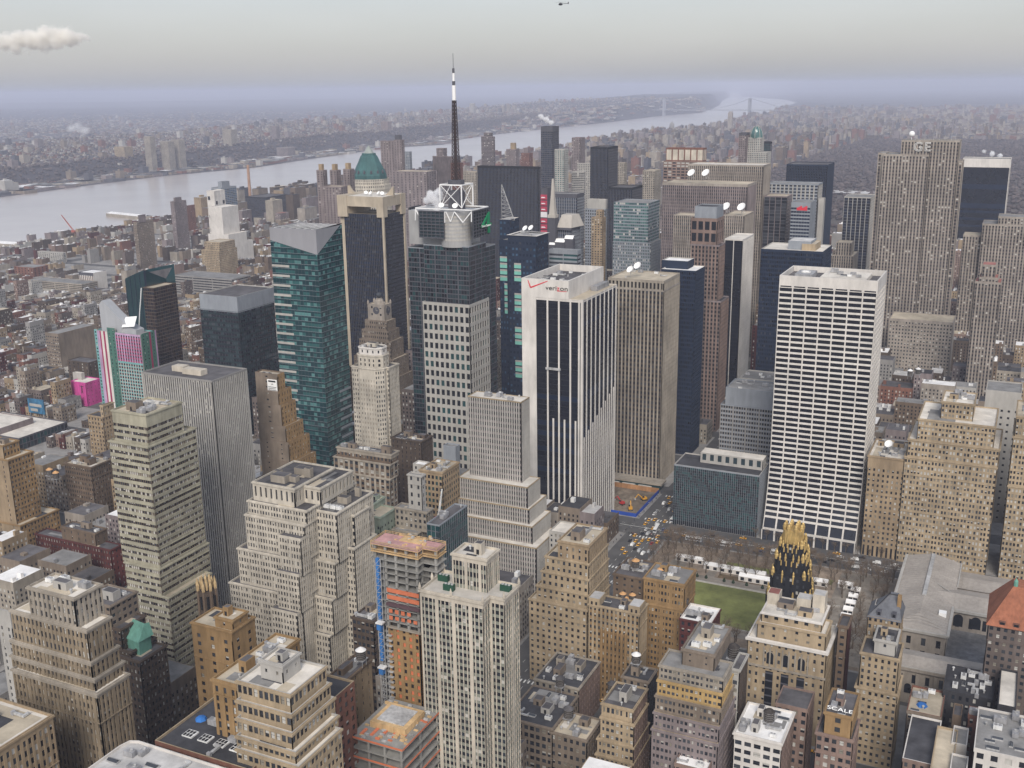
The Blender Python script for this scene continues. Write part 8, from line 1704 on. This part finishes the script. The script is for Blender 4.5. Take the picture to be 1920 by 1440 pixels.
traffic(16, lambda: (r.uniform(-205, 45), r.choice([368, 364, 448])), math.pi/2, 'in the narrow street between loft buildings')
traffic(20, lambda: (r.uniform(-740, -718), r.uniform(710, 1100)), 0, 'on the far avenue near the striped hotel')
# building pit at the corner
sheet('building_site_ground', rect(-298, -243, 702, 758), .20, DIRT, 'bare brown earth of the excavation')
b = MB()
for i in range(9): x, y = r.uniform(-290, -250), r.uniform(708, 752); b.rings(x, y, [(r.uniform(3, 6), .2), (1.6, 1.6), (.1, 2)], 9)
tag(b.build('earth_mounds', [DIRT]), 'heaps of dug earth in the pit', None, None, 'stuff')
b = MB(); b.box(-243.3, -243, 702, 758, .05, 3, 0); b.box(-298, -243, 701.6, 702, .05, 3, 0); tag(b.build('site_fence', [mat('fence_blue', (.02, .07, .36), .7, .15)], None, (-243, 702, 0)), 'bright blue plywood fence round the excavation', 'fence')
b = MB(); b.box(-298, -243, 757.6, 758.4, .05, 4, 0); tag(b.build('site_wall', [mat('timber_lagging', (.36, .19, .09), .9, .3, .4)], None, (-270, 758, 0)), 'orange brown timber wall behind the excavation', 'wall')
def digger(x, y, rz, col, label):
    root = empty('excavator', (x, y, .2), label, 'excavator'); m = mat('digger_'+col, dict(red=(.45, .04, .04), yellow=(.6, .3, .03))[col], .5, .1); root.rotation_euler = (0, 0, rz)
    for s in (-1.3, 1.3): b = MB(); b.box(s-.4, s+.4, -2.2, 2.2, 0, .9, 0, True); b.build('track', [TYRE], root)
    b = MB(); b.box(-1.5, 1.5, -2, 1.6, 1, 2.6, 0, True); b.box(-1.4, -.2, .2, 1.7, 2.6, 3.4, 1); b.build('house', [m, GB], root); b = MB(); b.bar((.4, 1.4, 2.2), (.4, 5, 5.6), .4); b.bar((.4, 5, 5.6), (.4, 8, 2.6), .3); b.build('boom', [m], root); b = MB(); b.box(-.3, 1.1, 7.4, 8.6, 1.4, 2.8, 0, True); b.build('bucket', [GALV], root)
digger(-262, 722, 1.2, 'red', 'red excavator in the brown pit'); digger(-252, 714, .4, 'yellow', 'yellow excavator nearer the blue fence'); digger(-249, 738, 2.4, 'yellow', 'yellow excavator at back of the pit')
for k in range(3): b = MB(); x = -290+k*14; b.box(x, x+11, 760, 763, .2, 3.1, 0); b.box(x+1, x+10, 759.95, 760, 1.2, 2.2, 1); o = b.build('site_cabin', [wall('white'), GD], None, (x+5, 761, .2)); tag(o, ['white site cabin at west end behind pit', 'middle white site cabin behind pit', 'white site cabin nearest the avenue behind pit'][k], 'site cabin')
# entrance slab of the fin tower
b = MB(); I = on('tan concrete fin tower with open top storey beside black striped tower'); x0, x1, y0, y1 = I['base']; b.box(x0+8, x1+6, y0-13, y0-.1, 5, 6.4, 0, True); b.box(x0+10, x1+4, y0-11, y0-.1, .1, 5, 1); b.build('entrance_canopy', [wall('stone'), GG2], I['root'], I['off'])
# people
def person_mesh(col, walk):
    b = MB(); s = walk
    P = [(-.1, -.22*s, 0), (-.09, -.1*s, .45), (0, 0, .88), (0, .02, 1.25), (0, .03, 1.46), (0, .04, 1.66)]
    def lim(pts, k=6):
        R = []
        for (x, y, z, rx, ry) in pts: R.append([(x+rx*math.cos(2*math.pi*i/k), y+ry*math.sin(2*math.pi*i/k), z) for i in range(k)])
        for A, C in zip(R, R[1:]): b.quads([[A[i], A[(i+1) % k], C[(i+1) % k], C[i]] for i in range(k)], 0)
        b.ngon(R[-1])
    me = bpy.data.meshes.new('body'); import bmesh; bm = bmesh.new()
    pts = [(0, 0, .92), (0, 0, 1.15), (0, .01, 1.40), (0, .02, 1.52), (0, .03, 1.66), (.09, .02, .88), (.1, .16*s, .48), (.1, .06*s, .06), (.1, .2*s, .02), (-.09, .02, .88), (-.1, -.08*s, .48), (-.1, -.3*s, .1), (-.1, -.18*s, .04), (.2, 0, 1.4), (.25, -.1*s, 1.12), (.24, .05*s, .86), (-.2, 0, 1.4), (-.25, .12*s, 1.12), (-.24, .26*s, .9)]
    ed = [(0, 1), (1, 2), (2, 3), (3, 4), (0, 5), (5, 6), (6, 7), (7, 8), (0, 9), (9, 10), (10, 11), (11, 12), (2, 13), (13, 14), (14, 15), (2, 16), (16, 17), (17, 18)]
    rad = [.16, .16, .17, .065, .105, .1, .07, .05, .05, .1, .07, .05, .05, .075, .055, .04, .075, .055, .04]
    vs_ = [bm.verts.new(p) for p in pts]; [bm.edges.new((vs_[a], vs_[c])) for a, c in ed]; bm.to_mesh(me); bm.free(); o = bpy.data.objects.new('person', me); COL.objects.link(o); md = o.modifiers.new('s', 'SKIN')
    for v, q in zip(me.skin_vertices[0].data, rad): v.radius = (q, q)
    me.skin_vertices[0].data[0].use_root = True; md2 = o.modifiers.new('d', 'SUBSURF'); md2.levels = 1; bpy.context.view_layer.update(); m2 = bpy.data.meshes.new_from_object(o.evaluated_get(bpy.context.evaluated_depsgraph_get())); bpy.data.objects.remove(o)
    skin = mat('skin_tone', (.42, .26, .19), .7, 0); coat = mat('coat_'+col, dict(dark=(.02, .02, .025), red=(.25, .03, .03), pale=(.5, .48, .45), blue=(.04, .07, .16))[col], .9, 0); tr = mat('trousers', (.03, .03, .04), .9, 0); m2.materials.clear(); [m2.materials.append(x) for x in (coat, tr, skin)]
    for p in m2.polygons: p.material_index = 2 if p.center.z > 1.54 else 1 if p.center.z < .8 else 0
    m2.name = 'person'; return m2
PM = {(c, s): person_mesh(c, s) for c in ('dark', 'red', 'pale', 'blue') for s in (1,)}
for i in range(90):
    c = r.choices(['dark', 'red', 'pale', 'blue'], (6, 1, 2, 2))[0]; o = bpy.data.objects.new('person', PM[(c, 1)]); COL.objects.link(o); u = r.random()
    x, y, w_ = (r.uniform(-243, -240.5) if r.random() < .5 else r.uniform(-209, -206), r.uniform(640, 770), 'walking on the avenue pavement by the pit') if u < .55 else (r.uniform(-205, -80), r.uniform(698, 701), 'walking before the glass block') if u < .7 else (r.uniform(-238, -212), r.uniform(668, 673), 'crossing the avenue at the park corner')
    o.location = (x, y, .19); o.rotation_euler = (0, 0, r.uniform(0, 6.28)); lb = f"person in {dict(dark='dark', red='red', pale='pale', blue='blue')[c]} coat {w_}"; tag(o, lb, 'person', lb)
# big park far away: bare woods
b = MB(); rng = random.Random(3)
def wood(n, fx, fz, smin, smax, b):
    for _ in range(n):
        p = fx()
        if p is None or not inview(p[0], p[1], 5): continue
        x, y = p; z = fz(x, y); s = rng.uniform(smin, smax); h = s*rng.uniform(1, 1.6); k = 6; m = rng.choice([0, 0, 1, 2])
        R = [[(x+q*s*math.cos(i*1.047+rng.random()*.4)*rng.uniform(.7, 1.2), y+q*s*math.sin(i*1.047)*rng.uniform(.7, 1.2), z+h*t) for i in range(k)] for q, t in ((.5, .1), (1, .55), (.55, .95))]
        for A, C in zip(R, R[1:]): b.quads([[A[i], A[(i+1) % k], C[(i+1) % k], C[i]] for i in range(k)], m)
        b.ngon(R[-1], m)
WM = [mat('bare_wood_brown', (.085, .066, .062), .95, .35, .15), mat('bare_wood_grey', (.115, .093, .088), .95, .35, .15), mat('bare_wood_dark', (.06, .048, .048), .95, .3, .15)]
wood(12000, lambda: (rng.uniform(-920, 120), 2070+rng.random()**.8*4680), lambda x, y: 0, 5, 9, b); tag(b.build('park_woods', WM), 'leafless brown woods of the great park', None, None, 'stuff')
sheet('park_lake', [(-480+a*240*math.cos(t), 3350+a*45*math.sin(t*1.0)) for t, a in [(2*math.pi*i/18, 1+.15*math.sin(i*2.3)) for i in range(18)]], 6.5, ROOFS['silver'], 'pale frozen lake in the great park'); sheet('park_land', rect(-922, 130, 2066, 6770), .4, mat('park_land_earth', (.10, .085, .075), .95, .4, .02, 0, False), 'brown winter parkland'); sheet('park_meadow', rect(-330, -190, 2180, 2330), 7, GRASS, 'green meadow at the park edge')
b = MB()
def cl():
    y = 300+rng.random()*8600; s = rng.choice([rng.uniform(215, 470), rng.uniform(215, 420), rng.uniform(450, 2200)]); return (njs(y)-s, y)
wood(7000, cl, lambda x, y: njz(njs(y)-x, y)-1, 5, 10, b); tag(b.build('bluff_woods', WM), 'leafless woods clinging to the far river bluff', None, None, 'stuff')
b = MB(); wood(1500, lambda: (nys(q)+rng.uniform(5, 70), q) if (q := rng.uniform(3100, 11500)) else None, lambda x, y: 0, 5, 8, b); tag(b.build('riverside_trees', WM), 'strip of bare riverside trees along the near bank', None, None, 'stuff')
# ---------------------------------------------------------------- steam and cloud
def puff(name, pts, dens, label, scale, aniso=-.1, mass=None):
    """closed billow surfaces joined as one volume body"""
    root_p = np.mean([p[:3] for p in pts], 0); x0 = min(p[0]-p[3] for p in pts); x1 = max(p[0]+p[3] for p in pts); y0 = min(p[1]-p[3] for p in pts); y1 = max(p[1]+p[3] for p in pts); z0 = min(p[2]-p[3] for p in pts); z1 = max(p[2]+p[3] for p in pts)
    b = MB(); b.box(x0, x1, y0, y1, z0, z1, 0, True); m = bpy.data.materials.new(name+'_vapour'); m.use_nodes = True; t = m.node_tree; t.nodes.clear(); L = t.links.new
    g = t.nodes.new('ShaderNodeNewGeometry'); acc = None
    nz = t.nodes.new('ShaderNodeTexNoise'); nz.inputs['Scale'].default_value = scale; nz.inputs['Detail'].default_value = 4; nz.inputs['Roughness'].default_value = .68; L(g.outputs['Position'], nz.inputs['Vector'])
    for x, y, z, r_ in pts:
        d = t.nodes.new('ShaderNodeVectorMath'); d.operation = 'DISTANCE'; L(g.outputs['Position'], d.inputs[0]); d.inputs[1].default_value = (x, y, z); q = t.nodes.new('ShaderNodeMath'); q.operation = 'DIVIDE'; L(d.outputs['Value'], q.inputs[0]); q.inputs[1].default_value = r_
        if acc is None: acc = q.outputs[0]
        else: mn = t.nodes.new('ShaderNodeMath'); mn.operation = 'SMOOTH_MIN'; mn.inputs[2].default_value = .25; L(acc, mn.inputs[0]); L(q.outputs[0], mn.inputs[1]); acc = mn.outputs[0]
    a = t.nodes.new('ShaderNodeMath'); a.operation = 'MULTIPLY_ADD'; L(nz.outputs['Fac'], a.inputs[0]); a.inputs[1].default_value = 2.2; L(acc, a.inputs[2])
    mrg = t.nodes.new('ShaderNodeMapRange'); mrg.inputs[1].default_value = 2.0; mrg.inputs[2].default_value = 1.35; mrg.inputs[3].default_value = 0; mrg.inputs[4].default_value = dens; L(a.outputs[0], mrg.inputs[0])
    v = t.nodes.new('ShaderNodeVolumePrincipled'); v.inputs['Color'].default_value = (.99, .975, .94, 1) if name == 'cloud' else (.97, .97, .98, 1); v.inputs['Anisotropy'].default_value = aniso; L(mrg.outputs[0], v.inputs['Density']); o_ = t.nodes.new('ShaderNodeOutputMaterial'); L(v.outputs[0], o_.inputs['Volume'])
    o = b.build(name, [m], None, tuple(root_p)); return tag(o, label, None, None, 'stuff')
ax, ay, azr, azm = ANT
q = aty(815, 378, ay-6); puff('steam', [(q[0]+4, ay-6, q[2]-5, 5), (q[0]+1, ay-6, q[2]+1, 6), (q[0]-4, ay-6, q[2]+4, 5), (q[0]+4, ay-6, q[2]+7, 4.5), (q[0]-8, ay-6, q[2]+1, 3.5)], .9, 'white steam rising beside the mast frame', .16)
q = aty(650, 928, 440); puff('steam', [(q[0]+3, 440, q[2]-8, 5), (q[0], 440, q[2]-2, 5.5), (q[0]-4, 440, q[2]+5, 6), (q[0]-6, 440, q[2]+10, 5)], .3, 'thin grey steam behind the white ziggurat', .2)
q = aty(1026, 224, 1745); puff('steam', [(q[0]+8, 1745, q[2]-6, 5), (q[0]-2, 1745, q[2], 6.5), (q[0]-12, 1745, q[2]+5, 5)], .8, 'white steam on the tall dark glass tower', .1)
q = aty(1855, 288, 1915); puff('steam', [(q[0]-8, 1915, q[2]+3, 5), (q[0]+4, 1915, q[2], 5.5), (q[0]+16, 1915, q[2]-3, 4.5)], .8, 'white steam above the white framed black slab', .1)
q = aty(145, 240, 3900); puff('steam', [(q[0]-40, 3900, q[2]-4, 28), (q[0], 3900, q[2]+6, 34), (q[0]+45, 3900, q[2]-14, 26)], .035, 'pale smoke plume far across the river', .012)
C = CAM+ray(70, 78)*15000; U_ = CR*15000/F_PX
P = [tuple(C+U_*dx+np.array([0, 0, dz*15000/F_PX]))+(rr*1.2*15000/F_PX,) for dx, dz, rr in ((-90, -4, 17), (-62, -2, 18), (-35, 1, 19), (-10, 2, 20), (14, 4, 21), (38, 6, 21), (60, 7, 17), (80, 8, 11), (-115, -6, 16), (5, -8, 13), (-40, -9, 13), (30, 16, 10), (55, 15, 8), (92, 6, 7))]
puff('cloud', P, .03, 'small cream cumulus cloud in the sky at upper left', .0062, -.1)
